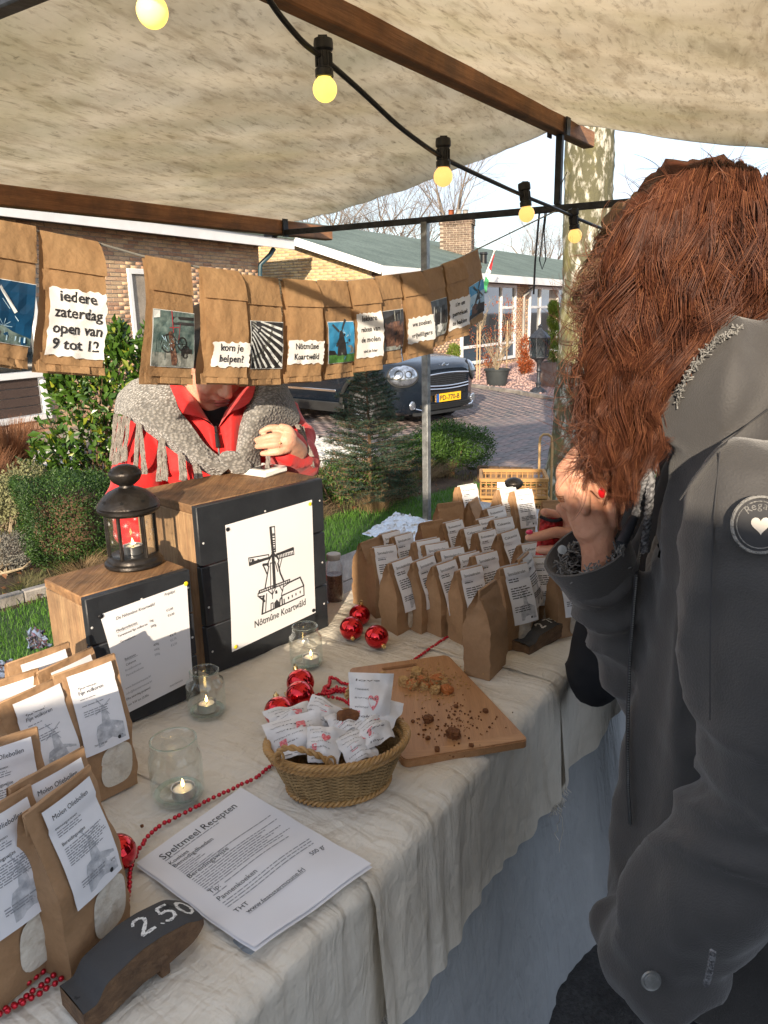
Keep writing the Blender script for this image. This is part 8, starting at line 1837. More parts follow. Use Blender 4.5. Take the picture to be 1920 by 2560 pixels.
# open the right cuff
cd = (Rwr - Rel) / np.linalg.norm(Rwr - Rel); cen_f = np.array([v[list(q)].mean(0) for q in f]); sdist = (cen_f - (Rwr - cd * .012)) @ cd; ok = ~((sdist > 0) & (np.linalg.norm(cen_f - Rwr, axis=1) < .10))
f = [q for q, k in zip(f, ok) if k]
coat = put('coat', v, f, 'coat', woman)
mb = MB(); rgp = []
for k in range(3):
 pass
def tube_open(name, a, b, r0, r1, mt, parent, n=28, inner=.004):
 d = (b - a) / np.linalg.norm(b - a); x = np.cross(d, Z); x /= np.linalg.norm(x); y = np.cross(d, x); mb = MB(); rings = []
 for (t_, r) in ((0, r0), (.5, (r0 + r1) / 2), (.9, r1), (1, r1 * 1.0), (1.0, r1 - inner), (.6, r1 - inner * 1.5), (0, r0 - inner)):
  rings.append([a + (b - a) * t_ + (x * math.cos(q) + y * math.sin(q)) * r * (1 + .04 * math.sin(3 * q + t_ * 4)) for q in np.linspace(0, 2 * PI, n, endpoint=False)])
 mb.add(np.concatenate(rings), [(i * n + j, i * n + (j + 1) % n, (i + 1) * n + (j + 1) % n, (i + 1) * n + j) for i in range(len(rings) - 1) for j in range(n)]); return mb.build(name, mt, parent, smooth=60)
tube_open('sleeve_cuff', Rwr - cd * .05, Rwr + cd * .022, .0565, .064, 'coat', woman, inner=.004)
mb = MB(); q0 = PD(1432, 1405, 1.05)
g = np.random.default_rng(4); fl = MB()
for _ in range(500):
 a = g.uniform(PI * .0, 2 * PI); x_ = np.cross(cd, Z); x_ /= np.linalg.norm(x_); y_ = np.cross(cd, x_); rr2 = .052 - abs(g.normal(0, .009)); p = Rwr + cd * g.uniform(-.03, .014) + (x_ * math.cos(a) + y_ * math.sin(a)) * rr2; fl.tube([p, p + g.normal(0, .0035, 3), p + g.normal(0, .005, 3)], .0011, 4, caps=False)
fl.build('fleece_lining', 'fleece', woman, kind='stuff')
mb = MB(); bp_ = PD(1403, 1372, 1.01);
mb.lathe([(.004, .0), (.0065, .0), (.0065, .0025), (.004, .0028)], 14, PL(1405, 1374, Rwr - fw * .05, fw), ax=np.stack([rt, up, -fw], 1)); mb.build('snap_button', 'galv', woman)
# zip, hem snap, drawstrings, sleeve patch
def on_coat(px, py, off=.002, vv=v):
 """first point of the coat met by the view ray of a pixel"""
 d = ray(px, py); d /= np.linalg.norm(d); w_ = v - EYEV; t_ = w_ @ d; dist = np.linalg.norm(w_ - t_[:, None] * d, axis=1); k = np.where(dist < .014)[0]
 if len(k) == 0: k = np.array([np.argmin(dist)])
 j = k[np.argmin(t_[k])]; return EYEV + d * (t_[j] - off)
zp = [on_coat(x, y, .001) for x, y in ((1625, 1260), (1604, 1360), (1590, 1440), (1582, 1540), (1574, 1640), (1570, 1760), (1568, 1880), (1570, 1980), (1575, 2060))]
mb = MB(); mb.tube(zp, .0028, 6); zo = mb.build('zip', 'coat_dark', woman)
mb = MB(); Lz = np.array(zp); q = np.linspace(0, len(Lz) - 1, 150)
for a in q: p = np.array([np.interp(a, range(len(Lz)), Lz[:, i]) for i in range(3)]); mb.box(p - fw * .0028, (.0022, .0012, .0022))
mb.build('zip_teeth', 'galv', zo, kind='stuff')
for nm, pts_, r_ in (('sleeve_seam', ((1800, 1130), (1784, 1300), (1777, 1480), (1775, 1650), (1775, 1800)), .0009), ('hood_seam', ((1700, 1250), (1740, 1190), (1800, 1120), (1870, 1060), (1925, 1020)), .001)):
 mb = MB(); mb.tube([on_coat(x, y, -.0006) for x, y in pts_], r_, 5); mb.build(nm, 'coat_dark', woman)
def coin(name, px, py, r, h, mt, parent=woman): p = on_coat(px, py, .006); mb = MB(); mb.lathe([(0, h), (r * .7, h), (r * .75, h * .6), (r * .9, h * .7), (r, 0)], 24, p, ax=np.stack([rt, up, -fw], 1)); return mb.build(name, mt, parent), p
coin('hem_snap', 1628, 2452, .0125, .003, 'galv')
pt_, pc = coin('sleeve_patch', 1898, 1312, .029, .002, 'coat_dark'); AXp = np.stack([rt, up, -fw], 1)
mb = MB(); mb.tube([pc + AXp @ np.array([.0275 * math.cos(a), .0275 * math.sin(a), .002]) for a in np.linspace(0, 2 * PI, 50)], .0017, 5, caps=False); mb.tube([pc + AXp @ np.array([.023 * math.cos(a), .023 * math.sin(a), .002]) for a in np.linspace(0, 2 * PI, 50)], .0006, 4, caps=False); mb.build('patch_stitching', 'fleece', pt_)
mb = MB(); mb.add([pc + AXp @ np.array([.0006 * 16 * math.sin(a) ** 3, .0006 * (13 * math.cos(a) - 5 * math.cos(2 * a) - 2 * math.cos(3 * a) - math.cos(4 * a)), .0031]) for a in np.linspace(0, 2 * PI, 26, endpoint=False)], [tuple(range(26))]); M['cream'] = mat('cream_heart', (.6, .55, .48), .6, vary=.08); mb.build('patch_heart', 'cream', pt_)
mb = MB()
for k, ch_ in enumerate('Regatta'[:4]): a = 2.2 - k * .33; put_text(mb, ch_, -.0035, 0, .011, lambda x, y: pc + AXp @ (np.array([.0155 * math.cos(a), .0155 * math.sin(a), .0026]) + rotz(a - PI / 2) @ np.array([x, y, 0])))
mb.build('patch_lettering', 'fleece', pt_, smooth=False)
M['cord'] = mat('grey_cord', (.20, .20, .21), .8, col2=(.07, .07, .075), vscale=160, ramp=(.45, .55))
def cord(name, pts, r, mt='cord'):
 c_ = np.array([on_coat(x, y, .010 + (pts[i][2] if len(pts[i]) > 2 else 0)) if True else 0 for i, (x, y, *_) in enumerate(pts)]); mb = MB(); q = np.linspace(0, len(c_) - 1, 60); cc2 = np.stack([np.interp(q, range(len(c_)), c_[:, i]) for i in range(3)], 1)
 for _ in range(6): cc2[1:-1] = (cc2[:-2] + 2 * cc2[1:-1] + cc2[2:]) / 4
 for k in range(3): ph = q * 12 + k * 2.09; tn = np.gradient(cc2, axis=0); tn /= np.linalg.norm(tn, axis=1)[:, None]; s1 = np.cross(tn, fw); s1 /= np.linalg.norm(s1, axis=1)[:, None]; s2 = np.cross(tn, s1); mb.tube(cc2 + s1 * (r * .5 * np.cos(ph))[:, None] + s2 * (r * .5 * np.sin(ph))[:, None], r * .62, 6)
 return mb.build(name, mt, woman)
cord('drawstring', [(1612, 1150), (1606, 1210), (1598, 1262), (1588, 1290)], .0062); cord('drawstring', [(1630, 1150), (1624, 1240), (1617, 1320), (1608, 1380)], .0055); cord('waist_cord', [(1782, 2380), (1776, 2420), (1768, 2452), (1764, 2460)], .0036)
e0, e1_ = on_coat(1584, 1296, .014), on_coat(1553, 1362, .014); mb = MB(); mb.tube([e0, (e0 + e1_) / 2, e1_], [.0070, .0078, .0085], 14); mb.build('cord_end', 'steel_dark', woman)
mb = MB()
for _ in range(30): mb.tube([e1_ + g.normal(0, .0035, 3), e1_ + g.normal(0, .004, 3) - Z * .009], .0006, 3, caps=False)
mb.build('cord_tassel', 'fleece', woman, kind='stuff')
# fleece edge of the hood
mb = MB(); fe = [on_coat(x, y, .004) for x, y in ((1722, 925), (1735, 900), (1755, 872), (1780, 845), (1810, 822), (1840, 812))]
fe = [PD(x, y, Y) for x, y, Y in ((1690, 1010, .915), (1712, 950, .90), (1745, 900, .89), (1780, 862, .885), (1812, 838, .885), (1850, 818, .89))]
for a, b in zip(fe[:-1], fe[1:]):
 for _ in range(60): p = a + (b - a) * g.random() + g.normal(0, .0018, 3); mb.tube([p, p + g.normal(0, .0025, 3)], .0008, 4, caps=False)
mb.build('hood_fleece', 'fleece', woman, kind='stuff')
# body: head, neck, raised hand, legs
HC = PD(1730, 700, 1.03); hf = FWD * .86 + np.array([0, 0, -.50]); hf /= np.linalg.norm(hf); HR = np.stack([hf, np.cross(Z, FWD), np.cross(hf, np.cross(Z, FWD))], 1); HR[:, 1] = LAT * 1.0; HR[:, 2] = np.cross(HR[:, 0], HR[:, 1])
hp_, A_h = head_parts(HC, HR); W0 = Rwr - cd * .03
hpx = lambda x, y, Y: PD(x, y, Y)
Yh = Rwr[1] - .005
hand = [('tube', [W0, hpx(1495, 1370, Yh), hpx(1488, 1325, Yh)], [.025, .0245, .027]), ('tube', [hpx(1482, 1320, Yh), hpx(1462, 1275, Yh), hpx(1446, 1238, Yh)], [.029, .028, .022]), ('tube', [hpx(1508, 1325, Yh + .01), hpx(1518, 1270, Yh + .012), hpx(1498, 1222, Yh + .012)], [.021, .022, .018]),
  ('tube', [hpx(1440, 1285, Yh - .008), hpx(1424, 1232, Yh - .024), hpx(1447, 1222, Yh - .034), hpx(1464, 1246, Yh - .036), hpx(1461, 1276, Yh - .030)], [.0108, .0102, .0098, .0090, .0080]),
  ('tube', [hpx(1424, 1262, Yh - .006), hpx(1402, 1212, Yh - .014), hpx(1432, 1184, Yh - .026), hpx(1478, 1202, Yh - .030), hpx(1506, 1234, Yh - .026)], [.0118, .0112, .0108, .0098, .0082]),
  ('tube', [hpx(1426, 1240, Yh), hpx(1404, 1178, Yh - .004), hpx(1440, 1146, Yh - .012), hpx(1496, 1156, Yh - .016), hpx(1528, 1188, Yh - .012)], [.0118, .0114, .0110, .0100, .0084]),
  ('tube', [hpx(1440, 1215, Yh + .012), hpx(1424, 1146, Yh + .012), hpx(1466, 1112, Yh + .008), hpx(1530, 1120, Yh + .006)], [.0116, .0112, .0108, .0092]), ('tube', [hpx(1522, 1300, Yh), hpx(1548, 1248, Yh - .006), hpx(1540, 1200, Yh - .008)], [.0165, .0128, .0105])]
v2, n2_, f2 = fuse(hp_ + [('tube', [tc_(.02, 0, 1.40), tc_(.05, 0, 1.52), HC], [.06, .055, .05])], .0055, 1)
put('head', v2, f2, 'skin', woman)
v2, n2_, f2 = fuse(hand, .0026, 1)
d_ = creases(v2, [1, .2, .6], 180, 11, .0007, 1.4) + .0008 * wobv(v2, 70, 3); v2 = v2 - n2_ * d_[:, None]; put('raised_hand', v2, f2, 'skin', woman)
face_bits(woman, A_h, HR, 1.0)
for (x, y, Y) in ((1505, 1232, Yh - .0335),):
 mb = MB(); mb.lathe([(.0058 * math.sin(a), -.0058 * math.cos(a)) for a in np.linspace(0, PI, 9)], 14, (0, 0, 0)); mb.v[0] = mb.v[0] * [1, .45, 1.6] @ rotx(.3).T @ rotz(.2).T @ roty(-.5).T + PD(x, y, Y); mb.build('red_nail', 'nail_red', woman, smooth='all')
c0 = PD(1410, 1228, Yh - .0115); axr = PD(1402, 1212, Yh - .014) - PD(1424, 1262, Yh - .006); axr /= np.linalg.norm(axr); x_ = np.cross(axr, fw); x_ /= np.linalg.norm(x_); y_ = np.cross(axr, x_)
for k in range(4): mb = MB(); mb.tube([c0 - axr * (.0032 * k) + (x_ * math.cos(a) + y_ * math.sin(a)) * .0124 for a in np.linspace(0, 2 * PI, 26)], .0008, 5, caps=False); mb.build('finger_ring', 'copper', woman)
leg = [('tube', [tc_(0, s_ * .10, .72), tc_(.02, s_ * .11, .42), tc_(-.01, s_ * .11, .10)], [.08, .066, .05]) for s_ in (-1, 1)]
v2, n2_, f2 = fuse(leg + [('ell', tc_(0, 0, .74), (.15, .19, .12), np.stack([FWD, LAT, Z], 1))], .012, 2); put('trousers', v2 + n2_ * (.006 * wobv(v2, 22, 7))[:, None], f2, 'denim', woman)
for s_ in (-1, 1):
 v2, n2_, f2 = fuse([('tube', [tc_(-.03, s_ * .11, .075), tc_(.06, s_ * .12, .055), tc_(.16, s_ * .13, .045)], [.055, .050, .040]), ('tube', [tc_(-.02, s_ * .11, .05), tc_(-.02, s_ * .11, .20)], [.055, .06])], .009, 2); v2[:, 2] = np.maximum(v2[:, 2], .006); put('boot', v2, f2, 'black_cloth', woman)
# hair ------------------------------------------------------------
def hair_mat(name, c1, c2, rough=.45):
 m_ = mat(name, c1, rough, col2=c2, vscale=28, detail=4, spec=.35, trans=.22); return m_
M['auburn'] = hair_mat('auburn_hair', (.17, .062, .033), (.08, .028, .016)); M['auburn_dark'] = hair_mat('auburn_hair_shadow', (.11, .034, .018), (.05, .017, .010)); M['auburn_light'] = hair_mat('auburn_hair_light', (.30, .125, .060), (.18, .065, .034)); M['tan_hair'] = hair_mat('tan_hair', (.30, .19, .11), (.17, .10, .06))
def strands(guides, per, spread, rad, name, mats, parent, seed, wave=.010, wl=26, n=18, taper=.25, jitter=.2):
 g = np.random.default_rng(seed); G = []
 for c_ in guides:
  c_ = np.array(c_, float); L_ = np.r_[0, np.cumsum(np.linalg.norm(np.diff(c_, axis=0), axis=1))]; q = np.linspace(0, L_[-1], n); p = np.stack([np.interp(q, L_, c_[:, i]) for i in range(3)], 1)
  for _ in range(4): p[1:-1] = (p[:-2] + 2 * p[1:-1] + p[2:]) / 4
  G.append(p)
 G = np.array(G); K = len(G); t_ = np.linspace(0, 1, n)
 wv = wave * g.uniform(.4, 1.5, (K, 1)); ph = g.uniform(0, 2 * PI, (K, 3)); f_ = wl * g.uniform(.7, 1.3, (K, 1)); Lk = np.linalg.norm(np.diff(G, axis=1), axis=2).sum(1)[:, None]
 s_ = t_[None] * Lk; env = np.clip(t_ * 3, 0, 1) ** 1.5
 for a in range(3): G[:, :, a] += wv * env * np.sin(s_ * f_ + ph[:, a:a + 1]) * (1 if a < 2 else .35)
 P_ = np.repeat(G, per, 0); N = len(P_); off = g.normal(0, 1, (N, 1, 3)); off /= np.linalg.norm(off, axis=2, keepdims=True); rad_ = spread * g.uniform(0.05, 1, (N, 1, 1)) ** .6
 prof = (.30 + .85 * np.sin(PI * np.clip(t_, 0, 1) ** .8))[None, :, None]; P_ = P_ + off * rad_ * prof
 w2 = jitter * spread * g.uniform(.2, 1.2, (N, 1)); f2_ = g.uniform(12, 34, (N, 1)); ph2 = g.uniform(0, 2 * PI, (N, 3)); s2 = t_[None] * Lk.repeat(per, 0)
 for a in range(3): P_[:, :, a] += w2 * env * np.sin(s2 * f2_ + ph2[:, a:a + 1])
 cut = g.uniform(.82, 1.0, (N, 1));
 tn = np.gradient(P_, axis=1); tn /= np.linalg.norm(tn, axis=2, keepdims=True) + 1e-9; s1 = np.cross(tn, np.array([.31, .9, .2])); s1 /= np.linalg.norm(s1, axis=2, keepdims=True) + 1e-9; sb = np.cross(tn, s1)
 r = rad * g.uniform(.6, 1.25, (N, 1, 1)) * (1 - (1 - taper) * t_ ** 2)[None, :, None]; V3 = np.stack([P_ + r * (math.cos(a) * s1 + math.sin(a) * sb) for a in (0, 2.094, 4.189)], 2)   # N,n,3,3
 idx = np.arange(N * n * 3).reshape(N, n, 3); F_ = np.stack([idx[:, :-1, [0, 1, 2]], idx[:, :-1, [1, 2, 0]], idx[:, 1:, [1, 2, 0]], idx[:, 1:, [0, 1, 2]]], -1).reshape(-1, 4)
 mi = np.repeat(g.choice(len(mats), N, p=[.55, .25, .20][:len(mats)] if len(mats) == 3 else None), (n - 1) * 3)
 return fast_mesh(name, V3.reshape(-1, 3), F_, mats, parent, smooth=True, midx=mi)
g = np.random.default_rng(12)
def lay(x, Yc=1.02, xc=1740, w_=300, d=.135): return d * math.sqrt(max(0, 1 - ((x - xc) / w_) ** 2))
def sil(y):   # left silhouette of the hair by image height
 return np.interp(y, [430, 470, 520, 600, 700, 800, 900, 1000, 1100, 1200, 1250], [1660, 1600, 1555, 1508, 1478, 1452, 1432, 1455, 1450, 1478, 1520])
guides = []
for i in range(290):
 t_ = g.random() * 1.12; layer = 1.08 - 1.3 * g.random() ** 1.7
 xr = 1600 + 340 * t_ + g.normal(0, 22); yr = np.interp(xr, [1560, 1640, 1740, 1850, 1950], [530, 455, 402, 405, 460]) + g.uniform(0, 1) ** 1.5 * 110
 endx = np.interp(t_, [0, .18, .35, .5, .62, .75, .88, 1], [1445, 1465, 1520, 1585, 1640, 1715, 1820, 1960]) + g.normal(0, 16); endy = np.interp(t_, [0, .18, .35, .5, .62, .75, .88, 1], [1000, 1140, 1225, 1225, 1150, 1040, 910, 865]) + g.normal(0, 35)
 if g.random() < .28: endy -= g.uniform(40, 260)
 pts = []; ys = np.linspace(yr, endy, 7)
 for k, y in enumerate(ys):
  q = k / 6; xl = sil(y); x_lin = xr + (endx - xr) * q ** 1.1
  span_r = np.interp(y, [430, 600, 800, 1000, 1250], [1930, 2020, 2010, 1760, 1660]); xx = xl + (span_r - xl) * (t_ * .92 + .04)
  x = x_lin * (.35 + .3 * q) + xx * (.65 - .3 * q); x = max(x, xl + 6)
  dd = lay(x, w_=max(120, 1740 - sil(y) + 10) if x < 1740 else 330) * math.sqrt(max(.05, 1 - ((650 - min(y, 650)) / 265) ** 2)); Y = 1.02 - dd * layer * (1 - .35 * q) + .02 * q
  pts.append(PD(x, y, Y))
 guides.append(pts)
# hair mass beneath the strands
mass = [('ell', A_h(-.014, 0, .035), (.106, .086, .110), HR), ('ell', A_h(-.04, 0, -.03), (.07, .07, .07), HR), ('ell', PD(1745, 600, 1.03), (.095, .095, .092), None), ('ell', PD(1650, 720, 1.03), (.072, .08, .11), None), ('ell', PD(1760, 740, 1.02), (.085, .085, .11), None), ('ell', PD(1565, 860, 1.04), (.048, .065, .12), None), ('ell', PD(1650, 900, 1.03), (.06, .07, .12), None), ('ell', PD(1560, 1060, 1.05), (.038, .05, .09), None), ('ell', PD(1620, 1060, 1.04), (.028, .04, .07), None), ('ell', PD(1850, 670, 1.06), (.06, .07, .08), None)]
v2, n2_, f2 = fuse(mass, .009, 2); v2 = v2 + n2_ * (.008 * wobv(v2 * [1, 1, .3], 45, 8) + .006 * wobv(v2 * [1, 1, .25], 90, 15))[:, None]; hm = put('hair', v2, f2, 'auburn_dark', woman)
strands(guides, 40, .0125, .00046, 'hair_locks', ['auburn', 'auburn_dark', 'auburn_light'], woman, 5, wave=.014, wl=44, n=15)
# loose flying hairs
fg = []
for i in range(420):
 a = g.random(); x0 = 1560 + 330 * a; y0 = np.interp(x0, [1560, 1650, 1750, 1850, 1920], [520, 460, 425, 440, 470]); an_ = g.uniform(-2.6, -.5); L_ = g.uniform(40, 150); curve = g.normal(0, 1.2); pts = [(x0, y0 + 20)]; aa = an_
 for k in range(5): aa += curve * .35; pts.append((pts[-1][0] + math.cos(aa) * L_ / 5, pts[-1][1] + math.sin(aa) * L_ / 5 * .8))
 if i % 4: # down the left edge
  y0 = g.uniform(560, 1180); x0 = sil(y0) + 12; aa = g.uniform(1.6, 3.4); pts = [(x0, y0)]; cu = g.normal(0, 1.6)
  for k in range(5): aa -= cu * .3; pts.append((pts[-1][0] + math.cos(aa) * L_ / 5.5, pts[-1][1] + math.sin(aa) * L_ / 4))
 Y = 1.0 + g.normal(0, .05); fg.append([PD(x, y, Y) for x, y in pts])
strands(fg, 2, .004, .00040, 'loose_hair', ['auburn', 'auburn_dark', 'auburn_light'], woman, 6, wave=.003, wl=60, n=10)['kind'] = 'stuff'
# ------------------------------------------------------------------ second customer, mostly hidden behind the first
r2 = np.array([.93, 1.62, 0]); cust = thing('person', 'customer in black jacket hidden behind the red-haired woman, reaching out with a red purse', 'person', r2)
def t2(f_, l_, z): return r2 + FWD * f_ + LAT * l_ + Z * z
H2 = PD(1622, 665, 1.55); tor = [ringat(t2(.16, .08, z), a, b) for z, a, b in ((.72, .16, .20), (.85, .155, .19), (1.05, .14, .18), (1.25, .13, .185), (1.36, .11, .16), (1.43, .06, .07))]
hw = PD(1455, 1352, 1.32); el2 = PD(1560, 1600, 1.36)
v2, n2_, f2 = fuse([('loft', tor), ('tube', [t2(.16, .24, 1.30), el2, PD(1495, 1420, 1.33)], [.062, .055, .042]), ('tube', [t2(.16, -.12, 1.32), t2(.2, -.2, 1.05)], [.06, .05]), ('tube', [t2(.30, .12, 1.1), PD(1510, 1560, 1.45), PD(1490, 1690, 1.45)], [.06, .06, .062])], .011, 2)
v2 = v2 + n2_ * (creases(v2, [.2, .1, 1], 30, 6, .007))[:, None]; put('jacket', v2, f2, 'black_cloth', cust)
h2p, A2h = head_parts(H2, HR); v2, n2_, f2 = fuse(h2p, .006, 1); put('head', v2, f2, 'skin_pale', cust); face_bits(cust, A2h, HR, 1.0)
v2, n2_, f2 = fuse([('tube', [PD(1500, 1420, 1.33), PD(1460, 1370, 1.32), PD(1435, 1350, 1.31)], [.024, .026, .026]), ('tube', [PD(1440, 1345, 1.30), PD(1395, 1328, 1.29), PD(1355, 1340, 1.285), PD(1322, 1344, 1.285)], [.0125, .0105, .0095, .0075]), ('tube', [PD(1440, 1365, 1.30), PD(1405, 1372, 1.285), PD(1372, 1376, 1.28), PD(1348, 1374, 1.285)], [.012, .0105, .009, .0075]),
 ('tube', [PD(1440, 1330, 1.32), PD(1412, 1300, 1.335), PD(1385, 1285, 1.335), PD(1360, 1280, 1.33)], [.012, .010, .009, .0075]), ('tube', [PD(1445, 1350, 1.33), PD(1410, 1345, 1.345), PD(1375, 1350, 1.345)], [.012, .010, .0085]), ('tube', [PD(1445, 1335, 1.31), PD(1425, 1300, 1.305), PD(1400, 1270, 1.31)], [.012, .0105, .009])], .0035, 2)
put('pointing_hand', v2, f2, 'skin', cust)
mb = MB(); mb.lathe([(.0045 * math.sin(a), -.0045 * math.cos(a)) for a in np.linspace(0, PI, 8)], 12, (0, 0, 0)); mb.v[0] = mb.v[0] * [1.5, .6, 1] + PD(1324, 1330, 1.283); mb.build('pink_nail', 'nail_pink', cust)
v2, n2_, f2 = fuse([('tube', [t2(.16, .08 + s_ * .09, .75), t2(.15, .08 + s_ * .09, .42), t2(.13, .08 + s_ * .09, .08)], [.095, .072, .055]) for s_ in (-1, 1)], .012, 2); put('trousers', v2, f2, 'black_cloth', cust)
for s_ in (-1, 1): v2, n2_, f2 = fuse([('tube', [t2(.10, .08 + s_ * .09, .06), t2(.25, .08 + s_ * .1, .05)], [.052, .042])], .009, 2); v2[:, 2] = np.maximum(v2[:, 2], .006); put('boot', v2, f2, 'black_cloth', cust)
v2, n2_, f2 = fuse([('ell', H2 + Z * .03, (.095, .1, .105), None), ('ell', H2 + Z * -.06 + np.array([.03, 0, 0]), (.095, .1, .11), None), ('ell', H2 + Z * -.16 + np.array([.05, 0, 0]), (.09, .1, .1), None)], .01, 2); v2 += n2_ * (.012 * wobv(v2, 40, 8))[:, None]; put('hair', v2, f2, 'tan_hair', cust)
g2 = [];
for i in range(170):
 a = g.uniform(-PI, PI); b = g.uniform(-.5, 1.4); d_ = np.array([math.cos(a) * math.cos(b), math.sin(a) * math.cos(b), math.sin(b)]); p = H2 + d_ * np.array([.10, .10, .11]) + Z * .02; g2.append([p, p + d_ * .02 + [0, 0, -.03], p + d_ * .03 + [0, 0, -.09], p + d_ * .015 + [0, 0, -.16]])
strands(g2, 12, .014, .0008, 'hair_locks', ['tan_hair', 'tan_hair', 'tan_hair'], cust, 9, wave=.014, wl=50, n=12)
pz = [PD(x, y, 1.31) for x, y in ((1352, 1292), (1408, 1296), (1404, 1385), (1338, 1388))]; t = thing('red_purse', 'small red patterned purse with a dark rim held between the pointing fingers', 'purse', pz[3])
mb = MB(); mb.grid(lambda a, b: (pz[3] * (1 - a) + pz[2] * a) * (1 - b) + (pz[0] * (1 - a) + pz[1] * a) * b - fw * .012 * math.sin(PI * a) ** .6 * (1 - .4 * b), 12, 12); mb.grid(lambda a, b: (pz[3] * (1 - a) + pz[2] * a) * (1 - b) + (pz[0] * (1 - a) + pz[1] * a) * b + fw * .014 * math.sin(PI * a) ** .6 * (1 - .4 * b), 12, 12); mb.build('purse_body', 'red_sequin', t, smooth='all')
mb = MB(); mb.tube([pz[0] * (1 - a) + pz[1] * a + Z * (-.006 * math.sin(PI * a)) - fw * .010 * math.sin(PI * a) for a in np.linspace(0, 1, 10)], .0032, 8); mb.tube([pz[0] * (1 - a) + pz[1] * a + Z * (-.006 * math.sin(PI * a)) + fw * .010 * math.sin(PI * a) for a in np.linspace(0, 1, 10)], .0032, 8); mb.build('purse_rim', 'black_cloth', t)
# ------------------------------------------------------------------ stall keeper behind the crates
vb = PD(520, 1300, 2.2); r3 = np.array([vb[0], vb[1], 0]); seller = thing('person', 'stall keeper in red jacket and grey fringed shawl bending over behind the crates', 'person', r3)
Y0 = 2.08
tz_ = lambda x, y, Y: PD(x, y, Y)
body = [('loft', [ringat(tz_(525, y, Y), a, b, fwd=np.array([.2, -.98, 0]), lat=np.array([.98, .2, 0])) for y, Y, a, b in ((1560, 2.30, .15, .19), (1420, 2.26, .15, .20), (1280, 2.20, .15, .20), (1150, 2.15, .13, .19), (1060, 2.14, .11, .18), (1000, 2.15, .08, .15), (965, 2.15, .06, .10))]),
  ('tube', [tz_(372, 1035, 2.14), tz_(348, 1110, 2.07), tz_(342, 1230, 1.98)], [.064, .066, .066]), ('tube', [tz_(342, 1230, 1.98), tz_(350, 1330, 1.90)], [.072, .06]),
  ('tube', [tz_(680, 1030, 2.16), tz_(722, 1085, 2.12), tz_(738, 1150, 2.04)], [.064, .062, .062]), ('tube', [tz_(742, 1150, 2.02), tz_(722, 1135, 1.96), tz_(712, 1122, 1.92)], [.062, .054, .046])]
v, nr, f = fuse(body, .009, 2); v = v + nr * (creases(v, [.3, .1, 1], 44, 17, .010, 1.6) + creases(v, [1, .1, .5], 33, 27, .006, 1.6))[:, None]; put('red_jacket', v, f, 'red_jacket', seller)
HC3 = tz_(527, 903, 2.02); fd = np.array([.52, -.62, -.58]); fd /= np.linalg.norm(fd); lt = np.cross(Z, fd); lt /= np.linalg.norm(lt); HR3 = np.stack([fd, lt, np.cross(fd, lt)], 1)
hp3, A3h = head_parts(HC3, HR3); v2, n2_, f2 = fuse(hp3 + [('tube', [tz_(520, 1010, 2.13), tz_(520, 960, 2.10), HC3], [.058, .055, .05])], .0045, 2); put('head', v2, f2, 'skin_pale', seller); face_bits(seller, A3h, HR3, 1.0)
v2, n2_, f2 = fuse([('ell', A3h(-.022, 0, .045), (.104, .086, .098), HR3), ('ell', A3h(-.05, 0, -.02), (.075, .083, .07), HR3)], .007, 2); put('hair', v2, f2, 'hair_dark', seller)
# black undershirt, collar, zip
v2, n2_, f2 = fuse([('ell', tz_(540, 1052, 2.04), (.045, .05, .055), None)], .008, 2); put('black_top', v2, f2, 'black_cloth', seller)
def patch(name, rows, mt, parent, nu=24, nv=24, thick=.004, disp=None, smooth='all'):
 """surface through a grid of control points"""
 A_ = np.array(rows, float); n0, n1_ = A_.shape[:2]
 def ev(a, b):
  def cat(P_, t_):
   n = len(P_); x = t_ * (n - 1); i = min(int(x), n - 2); u_ = x - i; p0, p1, p2, p3 = P_[max(i - 1, 0)], P_[i], P_[i + 1], P_[min(i + 2, n - 1)]
   return .5 * ((2 * p1) + (-p0 + p2) * u_ + (2 * p0 - 5 * p1 + 4 * p2 - p3) * u_ ** 2 + (-p0 + 3 * p1 - 3 * p2 + p3) * u_ ** 3)
  p = cat(np.array([cat(r, a) for r in A_]), b)
  if disp: p = p - fw * disp(a, b)
  return p
 mb = MB(); mb.grid(ev, nu, nv, thick=tuple(fw * thick)); return mb.build(name, mt, parent, smooth=smooth), ev
pd3 = lambda L_: [[PD(*q) for q in r] for r in L_]
patch('collar', pd3([[(424, 955, 2.02), (428, 990, 1.965), (446, 1032, 1.925)], [(452, 962, 2.0), (462, 1002, 1.94), (486, 1040, 1.905)], [(480, 985, 2.0), (496, 1022, 1.935), (520, 1052, 1.90)], [(515, 1040, 1.98), (525, 1055, 1.94), (538, 1072, 1.905)]]), 'red_jacket', seller)
patch('collar', pd3([[(640, 950, 2.02), (634, 985, 1.96), (622, 1008, 1.925)], [(620, 965, 2.0), (606, 1000, 1.94), (598, 1022, 1.905)], [(598, 985, 1.99), (580, 1015, 1.935), (572, 1034, 1.90)], [(562, 1030, 1.97), (554, 1050, 1.93), (546, 1068, 1.90)]]), 'red_jacket', seller)
patch('jacket_front', pd3([[(455, 1035, 1.96), (480, 1090, 1.92), (520, 1150, 1.89), (545, 1190, 1.88)], [(500, 1045, 1.92), (515, 1090, 1.895), (535, 1150, 1.875), (548, 1190, 1.87)], [(538, 1070, 1.91), (541, 1100, 1.89), (546, 1150, 1.87), (550, 1190, 1.865)]]), 'red_jacket', seller, disp=lambda a, b: .004 * math.sin(9 * b + 4 * a))
